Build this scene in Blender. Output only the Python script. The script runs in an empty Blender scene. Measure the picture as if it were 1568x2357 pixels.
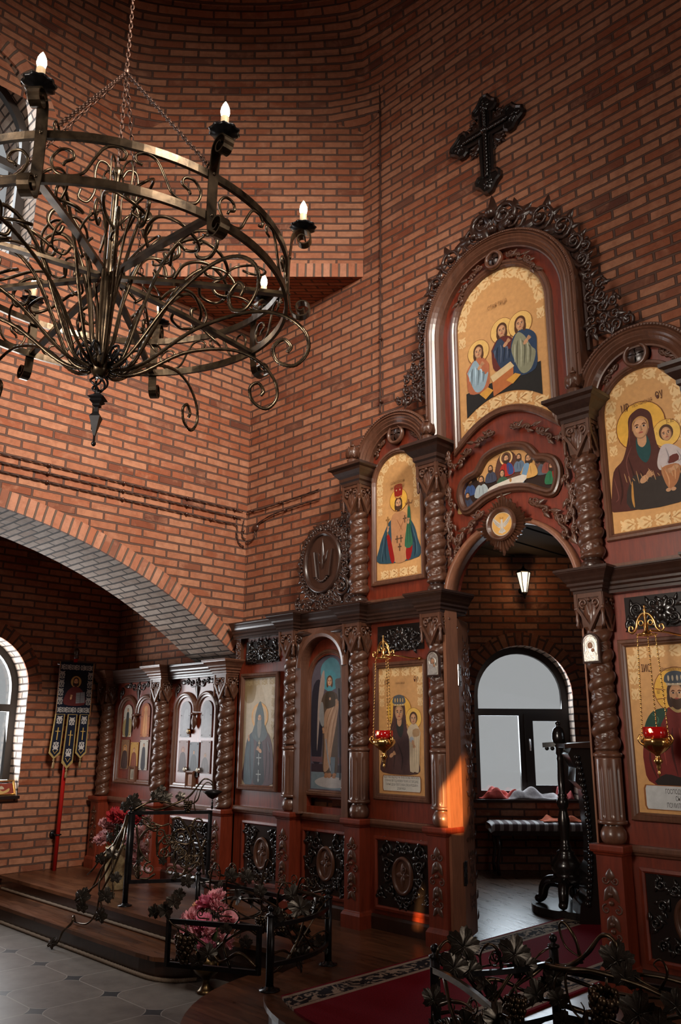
import bpy, math, random
from math import sin, cos, pi, radians, sqrt, atan2, hypot
from mathutils import Vector, Matrix
from mathutils.geometry import tessellate_polygon
SC = bpy.context.scene
COL = SC.collection
random.seed(7)

# ---------------------------------------------------------------- camera
cam = bpy.data.cameras.new('camera')
cam.sensor_fit = 'VERTICAL'; cam.sensor_height = 36.0; cam.sensor_width = 36.0
cam.lens = 36.0 * 1894.56 / 2357.0
cam.clip_start = 0.05; cam.clip_end = 100
camo = bpy.data.objects.new('camera', cam); COL.objects.link(camo)
_yaw, _pit, _rol = 0.792091592, 0.265730549, 0.00571832
_F = Vector((-sin(_yaw)*cos(_pit), cos(_yaw)*cos(_pit), sin(_pit)))
_R = Vector((cos(_yaw), sin(_yaw), 0)); _U = _R.cross(_F)
_R2 = cos(_rol)*_R + sin(_rol)*_U; _U2 = -sin(_rol)*_R + cos(_rol)*_U
camo.matrix_world = Matrix(((_R2.x, _U2.x, -_F.x, 3.17), (_R2.y, _U2.y, -_F.y, -4.676), (_R2.z, _U2.z, -_F.z, 1.35), (0, 0, 0, 1)))
SC.camera = camo

# ---------------------------------------------------------------- world, lights, exposure
SC.view_settings.view_transform = 'Standard'; SC.view_settings.look = 'None'
SC.view_settings.exposure = -0.08; SC.view_settings.gamma = 1.0; SC.view_settings.use_curve_mapping = False
SC.cycles.max_bounces = 7; SC.cycles.diffuse_bounces = 4; SC.cycles.glossy_bounces = 3
SC.cycles.transmission_bounces = 4; SC.cycles.transparent_max_bounces = 8
SC.cycles.sample_clamp_indirect = 4.0; SC.cycles.caustics_reflective = False; SC.cycles.caustics_refractive = False
W = bpy.data.worlds.new('overcast_sky'); SC.world = W; W.use_nodes = True
W.node_tree.nodes['Background'].inputs[0].default_value = (0.40, 0.405, 0.41, 1)
W.node_tree.nodes['Background'].inputs[1].default_value = 1.0

def area(name, loc, target, sx, sy, watts, colr, spread=180):
    l = bpy.data.lights.new(name, 'AREA'); l.shape = 'RECTANGLE'; l.size = sx; l.size_y = sy
    l.energy = watts; l.color = colr; l.spread = radians(spread)
    o = bpy.data.objects.new(name, l); COL.objects.link(o)
    o.location = loc; d = Vector(target) - Vector(loc)
    o.rotation_euler = d.to_track_quat('-Z', 'Y').to_euler()
    return o
COOL = (0.80, 0.90, 1.0); DAY = (1.0, 0.90, 0.79); WARM = (1.0, 0.62, 0.32)
# daylight entering by the windows (one lamp per opening), plus two added fill lamps
area('daylight_south_window', (3.30, -2.9, 6.05), (-3.1, -1.5, 3.7), 1.3, 1.5, 150, DAY, 72)
area('daylight_west_window', (-0.0, -6.20, 6.05), (-1.4, 0.2, 3.7), 1.3, 1.5, 26, DAY, 80)
area('west_icon_fill', (0.5, -6.22, 2.75), (0.35, 0.2, 2.65), 1.1, 1.5, 24, DAY, 48)  # lamp added to brighten the icons without reaching the upper bricks
area('daylight_south_aisle_window', (5.42, -1.33, 1.7), (-2.0, -0.6, 1.2), 1.0, 1.6, 32, DAY)
area('daylight_north_window', (-3.78, -2.9, 6.2), (0.0, -2.9, 3.6), 1.25, 1.7, 50, (0.92, 0.96, 1.0))
area('daylight_north_aisle_window', (-5.84, -1.33, 1.6), (-3.3, -1.3, 2.4), 1.0, 1.6, 95, (0.95, 0.97, 1.0))
area('daylight_sanctuary_window', (-2.26, 3.58, 1.55), (-0.9, 1.9, 0.6), 0.9, 1.3, 45, COOL)
area('sanctuary_side_fill', (3.2, 2.6, 2.2), (-1.5, 1.6, 0.8), 0.8, 1.2, 8, COOL)  # unseen fill lamp, the wall behind it has no window
# low sun as a spot lamp, its beam cut by the added mask board
_sl = bpy.data.lights.new('low_sun', 'SPOT'); _sl.energy = 60000; _sl.color = (1.0, 0.50, 0.17)
_sl.spot_size = radians(6.0); _sl.spot_blend = 0.0; _sl.shadow_soft_size = 0.02
_so = bpy.data.objects.new('low_sun', _sl); COL.objects.link(_so)
SUN_T = Vector((-0.58, 0.05, 0.70)); SUN_D = Vector((-0.62, 0.775, -0.21)).normalized()
_so.location = SUN_T - SUN_D * 14.0
_so.rotation_euler = SUN_D.to_track_quat('-Z', 'Y').to_euler()

# ---------------------------------------------------------------- mesh builder
IDM = lambda p: p
class MB:
    def __init__(s):
        s.v = []; s.f = []; s.m = []; s.s = []; s.c = []; s.uv = []
    def add(s, vs, fs, mat=0, smooth=True, M=None, col=None, uvs=None):
        b = len(s.v)
        s.v.extend([tuple(M(p)) for p in vs] if M else [tuple(p) for p in vs])
        for i, f in enumerate(fs):
            s.f.append([b + k for k in f]); s.m.append(mat); s.s.append(smooth); s.c.append(col)
            s.uv.append(uvs[i] if uvs else None)
        return s
    def box(s, x0, x1, y0, y1, z0, z1, mat=0, M=None, b=0.0):
        if b <= 0:
            vs = [(x, y, z) for z in (z0, z1) for y in (y0, y1) for x in (x0, x1)]
            return s.add(vs, [(0, 2, 3, 1), (4, 5, 7, 6), (0, 1, 5, 4), (2, 6, 7, 3), (0, 4, 6, 2), (1, 3, 7, 5)], mat, False, M)
        return s.mould(x0 + b, x1 - b, y0 + b, y1 - b, [(0, z0), (b, z0 + b), (b, z1 - b), (0, z1)], mat, M, True)
    def mould(s, x0, x1, y0, y1, prof, mat=0, M=None, back=False):
        vs = []; fs = []
        for o, z in prof:
            yb = y1 + (o if back else 0)
            vs += [(x0 - o, y0 - o, z), (x1 + o, y0 - o, z), (x1 + o, yb, z), (x0 - o, yb, z)]
        for i in range(len(prof) - 1):
            for k in range(4):
                a = 4*i + k; b = 4*i + (k + 1) % 4
                fs.append((a, b, b + 4, a + 4))
        fs.append((3, 2, 1, 0)); n = 4*(len(prof) - 1); fs.append((n, n + 1, n + 2, n + 3))
        return s.add(vs, fs, mat, False, M)
    def lathe(s, prof, n=24, mat=0, M=None, c=(0, 0), smooth=True, fn=None):
        vs = []; fs = []
        for j, (r, z) in enumerate(prof):
            for i in range(n):
                a = 2*pi*i/n; rr = fn(r, z, a) if fn else r
                vs.append((c[0] + rr*cos(a), c[1] + rr*sin(a), z))
        m = len(prof)
        for j in range(m - 1):
            for i in range(n):
                k = (i + 1) % n
                fs.append((j*n + i, j*n + k, (j + 1)*n + k, (j + 1)*n + i))
        fs.append(tuple(range(n - 1, -1, -1))); fs.append(tuple((m - 1)*n + i for i in range(n)))
        return s.add(vs, fs, mat, smooth, M)
    def sph(s, c, r, mat=0, M=None, sc=(1, 1, 1), n=10, m=6):
        vs = [(c[0], c[1], c[2] - r*sc[2])]; fs = []
        for j in range(1, m):
            t = -pi/2 + pi*j/m
            for i in range(n):
                a = 2*pi*i/n
                vs.append((c[0] + r*sc[0]*cos(t)*cos(a), c[1] + r*sc[1]*cos(t)*sin(a), c[2] + r*sc[2]*sin(t)))
        vs.append((c[0], c[1], c[2] + r*sc[2])); L = len(vs) - 1
        for i in range(n):
            k = (i + 1) % n
            fs.append((0, 1 + k, 1 + i)); fs.append((L, L - n + i, L - n + k))
            for j in range(m - 2):
                a = 1 + j*n
                fs.append((a + i, a + k, a + n + k, a + n + i))
        return s.add(vs, fs, mat, True, M)
    def tube(s, path, r, n=8, mat=0, M=None, closed=False, flat=None, twist=0.0):
        P = [Vector(p) for p in path]; N = len(P)
        if N < 2: return s
        R = r if isinstance(r, (list, tuple)) else [r]*N
        vs = []; fs = []; up = None
        for i in range(N):
            if closed: t = P[(i + 1) % N] - P[i - 1]
            else: t = P[min(i + 1, N - 1)] - P[max(i - 1, 0)]
            if t.length < 1e-9: t = Vector((0, 0, 1))
            t.normalize()
            if up is None:
                up = Vector(flat) if flat else (Vector((0, 0, 1)) if abs(t.z) < .9 else Vector((1, 0, 0)))
            if flat: up = Vector(flat)
            u = up - t*up.dot(t)
            if u.length < 1e-6: u = t.orthogonal()
            u.normalize(); w = t.cross(u)
            if not flat: up = u
            for k in range(n):
                a = 2*pi*(k + .5)/n + twist*i
                rr = R[i]
                if isinstance(rr, tuple): q = P[i] + u*rr[0]*sin(a)*(1.414 if n == 4 else 1) + w*rr[1]*cos(a)*(1.414 if n == 4 else 1)
                else: q = P[i] + u*rr*sin(a) + w*rr*cos(a)
                vs.append(q)
        M_ = N if closed else N - 1
        for i in range(M_):
            a = i*n; b = ((i + 1) % N)*n
            for k in range(n):
                l = (k + 1) % n
                fs.append((a + k, a + l, b + l, b + k))
        if not closed:
            fs.append(tuple(range(n - 1, -1, -1))); fs.append(tuple((N - 1)*n + k for k in range(n)))
        return s.add(vs, fs, mat, n > 4, M)
    def prism(s, poly, w0, w1, mat=0, M=None, holes=(), col=None, uv=False, smooth=False, back=True):
        loops = [list(poly)] + [list(h) for h in holes]
        flat = [p for l in loops for p in l]; n = len(flat)
        tri = tessellate_polygon([[Vector((p[0], p[1], 0)) for p in l] for l in loops])
        vs = [(p[0], p[1], w1) for p in flat]; fs = []; us = []
        def ar(t):
            a, b, c = (flat[k] for k in t)
            return (b[0]-a[0])*(c[1]-a[1]) - (b[1]-a[1])*(c[0]-a[0])
        for t in tri:
            t = tuple(t) if ar(t) > 0 else tuple(reversed(t))
            fs.append(t); us.append([flat[k] for k in t])
        if w0 != w1:
            vs += [(p[0], p[1], w0) for p in flat]
            if back:
                for t in tri:
                    t = tuple(t) if ar(t) < 0 else tuple(reversed(t))
                    fs.append(tuple(n + k for k in t)); us.append([flat[k] for k in t])
            b = 0
            for li, l in enumerate(loops):
                A = sum(l[i-1][0]*l[i][1] - l[i][0]*l[i-1][1] for i in range(len(l)))
                d = 0.0
                for i in range(len(l)):
                    j = (i + 1) % len(l); e = hypot(l[j][0]-l[i][0], l[j][1]-l[i][1])
                    q = (b + i, n + b + i, n + b + j, b + j); u = [(w1, d), (w0, d), (w0, d + e), (w1, d + e)]
                    if (A > 0) == (li > 0): pass
                    if (A < 0) if li == 0 else (A > 0): q = tuple(reversed(q)); u = u[::-1]
                    fs.append(q); us.append(u); d += e
                b += len(l)
        return s.add(vs, fs, mat, smooth, M, col, us if uv else None)
    def sweep(s, path, prof, closed=True, mat=0, M=None, smooth=False):
        # path in (u,v); prof = list of (inset to the left of travel, height w)
        N = len(path); vs = []; fs = []; K = len(prof)
        for i in range(N):
            p = Vector(path[i])
            a = Vector(path[i-1]) if (closed or i > 0) else None
            b = Vector(path[(i+1) % N]) if (closed or i < N-1) else None
            d1 = (p-a).normalized() if a is not None else (b-p).normalized()
            d2 = (b-p).normalized() if b is not None else d1
            n1 = Vector((-d1.y, d1.x)); n2 = Vector((-d2.y, d2.x)); m = n1+n2
            m = n1 if m.length < 1e-6 else m/(max(.3, 1+n1.dot(n2)))
            for o, w in prof: vs.append((p.x+m.x*o, p.y+m.y*o, w))
        for i in range(N if closed else N-1):
            j = (i+1) % N
            for k in range(K-1): fs.append((i*K+k, j*K+k, j*K+k+1, i*K+k+1))
        if not closed:
            fs.append(tuple(range(K))); fs.append(tuple((N-1)*K+k for k in range(K-1, -1, -1)))
        return s.add(vs, fs, mat, smooth, M)
    def mesh(s, name, mats):
        me = bpy.data.meshes.new(name)
        me.from_pydata([tuple(p) for p in s.v], [], s.f)
        for m in (mats if isinstance(mats, (list, tuple)) else [mats]): me.materials.append(m)
        me.polygons.foreach_set('material_index', s.m); me.polygons.foreach_set('use_smooth', s.s)
        if any(c is not None for c in s.c):
            at = me.color_attributes.new('paint', 'FLOAT_COLOR', 'CORNER'); d = []
            for f, c in zip(s.f, s.c):
                for k in f: d += [*(c or (1, 1, 1)), 1.0]
            at.data.foreach_set('color', d)
        if any(u is not None for u in s.uv):
            ul = me.uv_layers.new(name='UVMap'); d = []
            for f, u in zip(s.f, s.uv):
                for k in range(len(f)): d += list(u[k]) if u else [0, 0]
            ul.data.foreach_set('uv', d)
        me.update(); return me
    def build(s, name, mats, parent=None, loc=None):
        o = bpy.data.objects.new(name, s.mesh(name, mats)); COL.objects.link(o)
        if parent: o.parent = parent
        if loc: o.location = loc
        return o

def tag(o, label=None, cat=None, group=None, kind=None):
    if label: o['label'] = label
    if cat: o['category'] = cat
    if group: o['group'] = group
    if kind: o['kind'] = kind
    return o
def empty(name, loc=(0, 0, 0), parent=None, rz=0.0):
    o = bpy.data.objects.new(name, None); COL.objects.link(o); o.location = loc; o.rotation_euler = (0, 0, rz)
    o.empty_display_size = .05
    if parent: o.parent = parent
    return o
def thing(name, label, cat, loc=(0, 0, 0), group=None, rz=0.0):
    return tag(empty(name, loc, None, rz), label, cat, group)
def inst(name, data, parent=None, loc=(0, 0, 0), rz=0.0):
    o = bpy.data.objects.new(name, data); COL.objects.link(o); o.location = loc; o.rotation_euler = (0, 0, rz)
    if parent: o.parent = parent
    return o
def copy_tree(o, parent=None):
    c = o.copy(); COL.objects.link(c); c.parent = parent
    for ch in list(o.children): copy_tree(ch, c)
    return c
def FR(x0, y0, z0):                       # (u right, v up, w towards the nave)
    return lambda p: (x0 + p[0], y0 - p[2], z0 + p[1])
def XF(mat):
    return lambda p: tuple(mat @ Vector(p))
def arc(cx, cy, r, a0, a1, n, ry=None):
    return [(cx + r*cos(radians(a0 + (a1-a0)*i/n)), cy + (ry or r)*sin(radians(a0 + (a1-a0)*i/n))) for i in range(n+1)]
def arch_loop(x0, x1, z0, zs, n=20, r=None, cx=None):   # counter-clockwise, round head springing at zs
    r = r or (x1-x0)/2; cx = (x0+x1)/2
    return [(x0, z0), (x1, z0)] + arc(cx, zs, r, 0, 180, n)
def cat(pts, n=6, closed=False):          # Catmull-Rom through points of any dimension
    P = [Vector(p) for p in pts]; N = len(P); out = []
    for i in range(N if closed else N-1):
        p0 = P[(i-1) % N] if (closed or i > 0) else P[0]*2-P[1]
        p1 = P[i]; p2 = P[(i+1) % N]
        p3 = P[(i+2) % N] if (closed or i < N-2) else P[-1]*2-P[-2]
        for k in range(n):
            t = k/n
            out.append(.5*((2*p1)+(p2-p0)*t+(2*p0-5*p1+4*p2-p3)*t*t+(3*p1-p0-3*p2+p3)*t**3))
    if not closed: out.append(P[-1].copy())
    return out

# ---------------------------------------------------------------- materials
def nt(name):
    m = bpy.data.materials.new(name); m.use_nodes = True; t = m.node_tree; b = t.nodes['Principled BSDF']
    return m, t, b
def N(t, kind, **kw):
    n = t.nodes.new(kind)
    for k, v in kw.items():
        if k.startswith('i_'):
            key = k[2:]; key = int(key) if key.isdigit() else key.replace('_', ' ')
            if hasattr(v, 'is_output') or isinstance(v, bpy.types.NodeSocket): t.links.new(v, n.inputs[key])
            else: n.inputs[key].default_value = v
        else: setattr(n, k, v)
    return n
def ramp(t, fac, stops, interp='LINEAR'):
    r = N(t, 'ShaderNodeValToRGB', i_Fac=fac); r.color_ramp.interpolation = interp
    e = r.color_ramp.elements
    while len(e) < len(stops): e.new(.5)
    for k, (p, c) in enumerate(stops): e[k].position = p; e[k].color = (*c, 1) if len(c) == 3 else c
    return r.outputs[0]
def mth(t, op, a, b=0.0, c=0.0):
    n = N(t, 'ShaderNodeMath', operation=op)
    for i, v in enumerate((a, b, c)):
        if isinstance(v, bpy.types.NodeSocket): t.links.new(v, n.inputs[i])
        else: n.inputs[i].default_value = v
    return n.outputs[0]
def mixc(t, f, a, b, mode='MIX'):
    n = N(t, 'ShaderNodeMix', data_type='RGBA', blend_type=mode)
    for i, v in ((0, f), (6, a), (7, b)):
        if isinstance(v, bpy.types.NodeSocket): t.links.new(v, n.inputs[i])
        else: n.inputs[i].default_value = v if i == 0 else (*v, 1)
    return n.outputs[2]
def plain(name, c, rough=.5, metal=0.0, spec=.5, noise=0.0, nscale=20, emit=None, coat=0.0, bump=0.0, stretch=None):
    m, t, b = nt(name)
    b.inputs['Roughness'].default_value = rough; b.inputs['Metallic'].default_value = metal
    b.inputs['Specular IOR Level'].default_value = spec; b.inputs['Coat Weight'].default_value = coat
    b.inputs['Coat Roughness'].default_value = .15
    if noise or bump:
        tc = N(t, 'ShaderNodeTexCoord'); v = tc.outputs['Object']
        if stretch: v = N(t, 'ShaderNodeMapping', i_Vector=v, i_Scale=stretch).outputs[0]
        nz = N(t, 'ShaderNodeTexNoise', i_Vector=v, i_Scale=nscale, i_Detail=5.0, i_Roughness=.6)
        lo = tuple(max(0, x*(1-noise)) for x in c); hi = tuple(x*(1+noise) for x in c)
        t.links.new(ramp(t, nz.outputs[0], [(.3, lo), (.7, hi)]), b.inputs['Base Color'])
        if bump: t.links.new(N(t, 'ShaderNodeBump', i_Height=nz.outputs[0], i_Strength=bump, i_Distance=.01).outputs[0], b.inputs['Normal'])
    else: b.inputs['Base Color'].default_value = (*c, 1)
    if emit: b.inputs['Emission Color'].default_value = (*emit[0], 1); b.inputs['Emission Strength'].default_value = emit[1]
    return m
def brick_mat(name, c_lo, c_mid, c_hi, mortar, bw=.26, rh=.0765, ms=.010, offset=.5, bump=.9, rough=.8):
    m, t, b = nt(name); uv = N(t, 'ShaderNodeTexCoord').outputs['UV']
    wob = N(t, 'ShaderNodeTexNoise', i_Vector=uv, i_Scale=5.0, i_Detail=2.0)
    uvw = N(t, 'ShaderNodeVectorMath', operation='MULTIPLY_ADD', i_0=wob.outputs['Color'], i_1=(.012, .012, 0), i_2=uv).outputs[0]
    br = N(t, 'ShaderNodeTexBrick', i_Vector=uvw, offset=offset, offset_frequency=2, squash=1.0)
    for k, v in (('Color1', (0, 0, 0, 1)), ('Color2', (1, 1, 1, 1)), ('Mortar', (0, 0, 0, 1)), ('Scale', 1.0), ('Mortar Size', ms), ('Mortar Smooth', .25), ('Brick Width', bw), ('Row Height', rh), ('Bias', 0.0)):
        br.inputs[k].default_value = v
    col = ramp(t, br.outputs['Color'], [(0.0, c_lo), (.10, c_mid), (.6, tuple((a+b_)/2 for a, b_ in zip(c_mid, c_hi))), (1.0, c_hi)])
    n1 = N(t, 'ShaderNodeTexNoise', i_Vector=uv, i_Scale=14.0, i_Detail=6.0, i_Roughness=.7)
    n2 = N(t, 'ShaderNodeTexNoise', i_Vector=uv, i_Scale=1.3, i_Detail=3.0)
    n3 = N(t, 'ShaderNodeTexNoise', i_Vector=uv, i_Scale=7.0, i_Detail=4.0, i_Roughness=.6, i_Distortion=.5)
    col = mixc(t, mth(t, 'MULTIPLY', ramp(t, n3.outputs[0], [(.50, (0, 0, 0)), (.68, (1, 1, 1))]), .6), col, tuple(x*1.05+.02 for x in c_hi))
    col = mixc(t, mth(t, 'MULTIPLY', ramp(t, n1.outputs[0], [(.42, (0, 0, 0)), (.72, (1, 1, 1))]), .6), col, tuple(x*.5 for x in c_mid))
    col = mixc(t, ramp(t, n2.outputs[0], [(.4, (0, 0, 0)), (.7, (.35, .35, .35))]), col, tuple(x*.8+.02 for x in c_hi))
    col = mixc(t, br.outputs['Fac'], col, mortar)
    t.links.new(col, b.inputs['Base Color']); b.inputs['Roughness'].default_value = rough
    b.inputs['Specular IOR Level'].default_value = .3
    h = mth(t, 'MULTIPLY_ADD', n1.outputs[0], .25, mth(t, 'SUBTRACT', 1.0, br.outputs['Fac']))
    t.links.new(N(t, 'ShaderNodeBump', i_Height=h, i_Strength=bump, i_Distance=.012).outputs[0], b.inputs['Normal'])
    return m
def wood_mat(name, c, rough=.35, spec=.5, coat=.0, scale=(9, 9, 1.2), var=.35, bump=.05):
    m, t, b = nt(name); v = N(t, 'ShaderNodeTexCoord').outputs['Object']
    v = N(t, 'ShaderNodeMapping', i_Vector=v, i_Scale=scale).outputs[0]
    nz = N(t, 'ShaderNodeTexNoise', i_Vector=v, i_Scale=4.0, i_Detail=6.0, i_Roughness=.65, i_Distortion=.6)
    t.links.new(ramp(t, nz.outputs[0], [(.3, tuple(x*(1-var) for x in c)), (.7, tuple(x*(1+var) for x in c))]), b.inputs['Base Color'])
    b.inputs['Roughness'].default_value = rough; b.inputs['Specular IOR Level'].default_value = spec
    b.inputs['Coat Weight'].default_value = coat; b.inputs['Coat Roughness'].default_value = .2
    if bump: t.links.new(N(t, 'ShaderNodeBump', i_Height=nz.outputs[0], i_Strength=bump, i_Distance=.01).outputs[0], b.inputs['Normal'])
    return m
M = {}
M['brick'] = brick_mat('red_brick', (.10, .034, .022), (.27, .072, .030), (.43, .19, .105), (.10, .052, .038), bump=1.3)
M['brick_daylit'] = brick_mat('daylit_reveal_brick', (.22, .14, .10), (.40, .28, .21), (.55, .44, .36), (.06, .045, .038), bw=.26, rh=.0765)  # brick with daylight put into its colour, for soffit and window reveals
M['soldier'] = brick_mat('soldier_brick', (.16, .055, .035), (.36, .12, .06), (.50, .24, .15), (.12, .08, .06), bw=.36, rh=.078, offset=0.0)
M['maho'] = wood_mat('red_mahogany', (.165, .024, .009), rough=.38, coat=.25)
M['carve'] = wood_mat('carved_brown_wood', (.088, .034, .018), rough=.36, coat=.18, var=.3)
M['frame'] = wood_mat('brown_moulding_wood', (.125, .052, .030), rough=.32, coat=.3, var=.3)
M['dark'] = wood_mat('dark_walnut_wood', (.034, .015, .010), rough=.30, coat=.35, var=.3)
M['black'] = plain('blackened_carving', (.012, .009, .008), rough=.24, coat=.5)
M['jamb'] = wood_mat('light_jamb_wood', (.23, .092, .048), rough=.42, var=.25)
M['gold'] = plain('polished_brass', (.72, .43, .15), rough=.22, metal=1.0)
M['silver'] = plain('embossed_silver', (.75, .72, .66), rough=.28, metal=1.0, bump=.35, nscale=90)
M['steel'] = plain('steel_hinge', (.55, .53, .52), rough=.38, metal=1.0)
M['iron'] = plain('blackened_iron', (.014, .013, .014), rough=.30, metal=.55, noise=.4, nscale=30)
M['patina'] = plain('rubbed_bronze_iron', (.080, .055, .033), rough=.27, metal=.85, noise=.8, nscale=16)
M['leafmetal'] = plain('leaf_iron', (.060, .050, .040), rough=.30, metal=.75, noise=.7, nscale=24)
M['chain'] = plain('chain_metal', (.10, .055, .040), rough=.45, metal=.9)
def paint_mat(name, rough, metal=0.0):
    m, t, b = nt(name)
    a = N(t, 'ShaderNodeVertexColor', layer_name='paint')
    v = N(t, 'ShaderNodeTexCoord').outputs['Object']
    nz = N(t, 'ShaderNodeTexNoise', i_Vector=v, i_Scale=28.0, i_Detail=5.0)
    t.links.new(mixc(t, 1.0, a.outputs[0], ramp(t, nz.outputs[0], [(.3, (.84, .84, .84)), (.7, (1, 1, 1))]), 'MULTIPLY'), b.inputs['Base Color'])
    b.inputs['Roughness'].default_value = rough; b.inputs['Specular IOR Level'].default_value = .22
    return m
M['paint'] = paint_mat('icon_tempera', .42)
M['oil'] = paint_mat('glossy_oil_paint', .28)
M['velvet'] = paint_mat('embroidered_velvet', .85)
# ================================================================ the building
YR, XL, XS, YW = 0.25, -3.155, 3.155, -6.05     # sanctuary wall, north wall, south wall, west wall
DZ = 7.75                                        # where the octagon ends
def wallM_x(x, y_dir=1, w_dir=1):                # wall in plane x=const: u=y, v=z, w along +-x
    return lambda p: (x + w_dir*p[2], y_dir*p[0], p[1])
def pale(m, w): m.m = [1 if {round(q[0], 4) for q in u} == {0, w} else 0 for u in m.uv]  # gives reveal faces the brick that has daylight in its colour
def structure(o): o['kind'] = 'structure'; return o
def segarc(y0, y1, zspr, rise, n=28):            # segmental arch over y0..y1
    c = (y0+y1)/2; h = (y1-y0)/2; r = (h*h+rise*rise)/(2*rise); zc = zspr+rise-r
    a = math.degrees(math.asin(min(1, h/r)))
    return [(c + r*sin(radians(t)), zc + r*cos(radians(t))) for t in [a - 2*a*i/n for i in range(n+1)]], r, zc, c, a
side_arch, AR, AZC, AYC, AANG = segarc(-5.98, 0.12, 2.12, 1.01)
side_hole = [(-5.98, -.40), (0.262, -.40), (0.262, 2.06)] + side_arch
def loop_round(c, hw, z0, zs, n=18): return [(c-hw, z0), (c+hw, z0)] + arc(c, zs, hw, 0, 180, n)
upwin = loop_round(-2.9, .70, 5.25, 6.48)
# north wall (left in view): u=y
m = MB(); m.prism([(YW-.5, -.45), (YR+.55, -.45), (YR+.55, DZ), (YW-.5, DZ)], -.745, 0, 0, lambda p: (XL+p[2], p[0], p[1]), [side_hole, upwin], uv=True)
pale(m, -.745)
structure(m.build('wall_left', [M['brick'], M['brick_daylit']]))
# south wall (behind the camera)
m = MB(); m.prism([(YW-.5, -.45), (YR+.55, -.45), (YR+.55, DZ), (YW-.5, DZ)], -.745, 0, 0, lambda p: (XS-p[2], p[0], p[1]), [side_hole, upwin], uv=True)
structure(m.build('wall_right', M['brick']))
# sanctuary wall (right in view), u=x ; opening behind the royal doors
door_hole = [(-1.9, -.45), (1.3, -.45), (1.3, 3.2), (-1.9, 3.2)]
m = MB(); m.prism([(-6.1, -.45), (6.1, -.45), (6.1, DZ), (-6.1, DZ)], -.55, 0, 0, lambda p: (p[0], YR-p[2], p[1]), [door_hole], uv=True)
structure(m.build('wall_front', M['brick']))
m = MB(); m.prism([(-6.1, -.45), (6.1, -.45), (6.1, DZ), (-6.1, DZ)], -.5, 0, 0, lambda p: (p[0], YW+p[2], p[1]), [loop_round(0, .7, 5.25, 6.48), loop_round(4.36, .57, 1.3, 2.72), loop_round(.5, .6, 1.85, 3.0)], uv=True)  # last hole is added for the icon fill lamp
structure(m.build('wall_back', M['brick']))
# diagonal walls over the corners: soldier course at the foot, flat soffit
DD = 1.62
def diag(name, cx, cy, sx, sy):
    a = Vector((cx - sx*DD, cy, 0)); b = Vector((cx, cy - sy*DD, 0)); L = (b-a).length; d = (b-a)/L
    nrm = Vector((-sx, -sy, 0)).normalized()
    f = lambda p: tuple(a + d*p[0] + nrm*p[2] + Vector((0, 0, p[1])))
    m = MB(); m.prism([(0, 5.61), (L, 5.61), (L, DZ), (0, DZ)], -.03, 0, 0, f, uv=True)
    m.add([f(p) for p in ((0, 5.47, 0), (L, 5.47, 0), (L, 5.61, 0), (0, 5.61, 0))], [(0, 1, 2, 3)], 1, False, None, None, [[(.01, 0), (.01, L), (.15, L), (.15, 0)]])
    c = (cx, cy, 5.47)
    m.add([f((0, 5.47, 0)), f((L, 5.47, 0)), c], [(0, 2, 1)], 0, False, None, None, [[(0, 0), (DD, DD), (L, 0)]])
    m.add([f((0, 5.61, -.03)), f((L, 5.61, -.03)), (cx, cy, 5.61)], [(0, 1, 2)], 0, False)
    return structure(m.build(name, [M['brick'], M['soldier']]))
diag('wall_front_left', XL, YR, -1, 1); diag('wall_front_right', XS, YR, 1, 1)
diag('wall_back_left', XL, YW, -1, -1); diag('wall_back_right', XS, YW, 1, -1)
# dome: octagon corbelled into a circle, then stepped rings of brick
def octo(a):
    best = 9
    for k, dist in ((0, 3.155), (90, 3.15), (180, 3.155), (270, 3.15), (45, (3.155+3.15-DD)/sqrt(2)), (135, (3.155+3.15-DD)/sqrt(2)), (225, (3.155+3.15-DD)/sqrt(2)), (315, (3.155+3.15-DD)/sqrt(2))):
        c = cos(a-radians(k))
        if c > .05: best = min(best, dist/c)
    return best
m = MB(); NA = 128; rings = []
for i in range(17):
    t = min(1, i/10.0)**1.6
    for dz in ((0, .085) if i else (0,)):
        z = DZ - .62 + i*.155 + (0 if dz else -.07) if i else DZ - .85
        tt = t; R = 3.12 - .0085*max(0, i-7)**2 - .012*i
        rings.append([(min(octo(2*pi*k/NA)*(1-tt)+min(R, octo(2*pi*k/NA)+.02)*tt, 3.4), z) for k in range(NA)])
rings[0] = [(octo(2*pi*k/NA)+.12, DZ-.85) for k in range(NA)]
zt = rings[-1][0][1]; r0 = rings[-1][0][0]
for i in range(1, 16):
    a = i/15*pi/2*.97; rings.append([(r0*cos(a), zt + r0*.95*sin(a)) for k in range(NA)])
vs = []; fs = []; us = []; dacc = 0
ds = [0]
for i in range(1, len(rings)): ds.append(ds[-1] + hypot(rings[i][0][0]-rings[i-1][0][0], rings[i][0][1]-rings[i-1][0][1]))
for rg in rings:
    for k, (r, z) in enumerate(rg): vs.append((r*cos(2*pi*k/NA), -2.9 + r*sin(2*pi*k/NA), z))
for i in range(len(rings)-1):
    for k in range(NA):
        l = (k+1) % NA; u0 = k/NA*2*pi*3; u1 = (k+1)/NA*2*pi*3
        fs.append((i*NA+k, (i+1)*NA+k, (i+1)*NA+l, i*NA+l)); us.append([(u0, ds[i]), (u0, ds[i+1]), (u1, ds[i+1]), (u1, ds[i])])
m.add(vs, fs, 0, False, None, None, us)
structure(m.build('ceiling', M['brick']))
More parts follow.
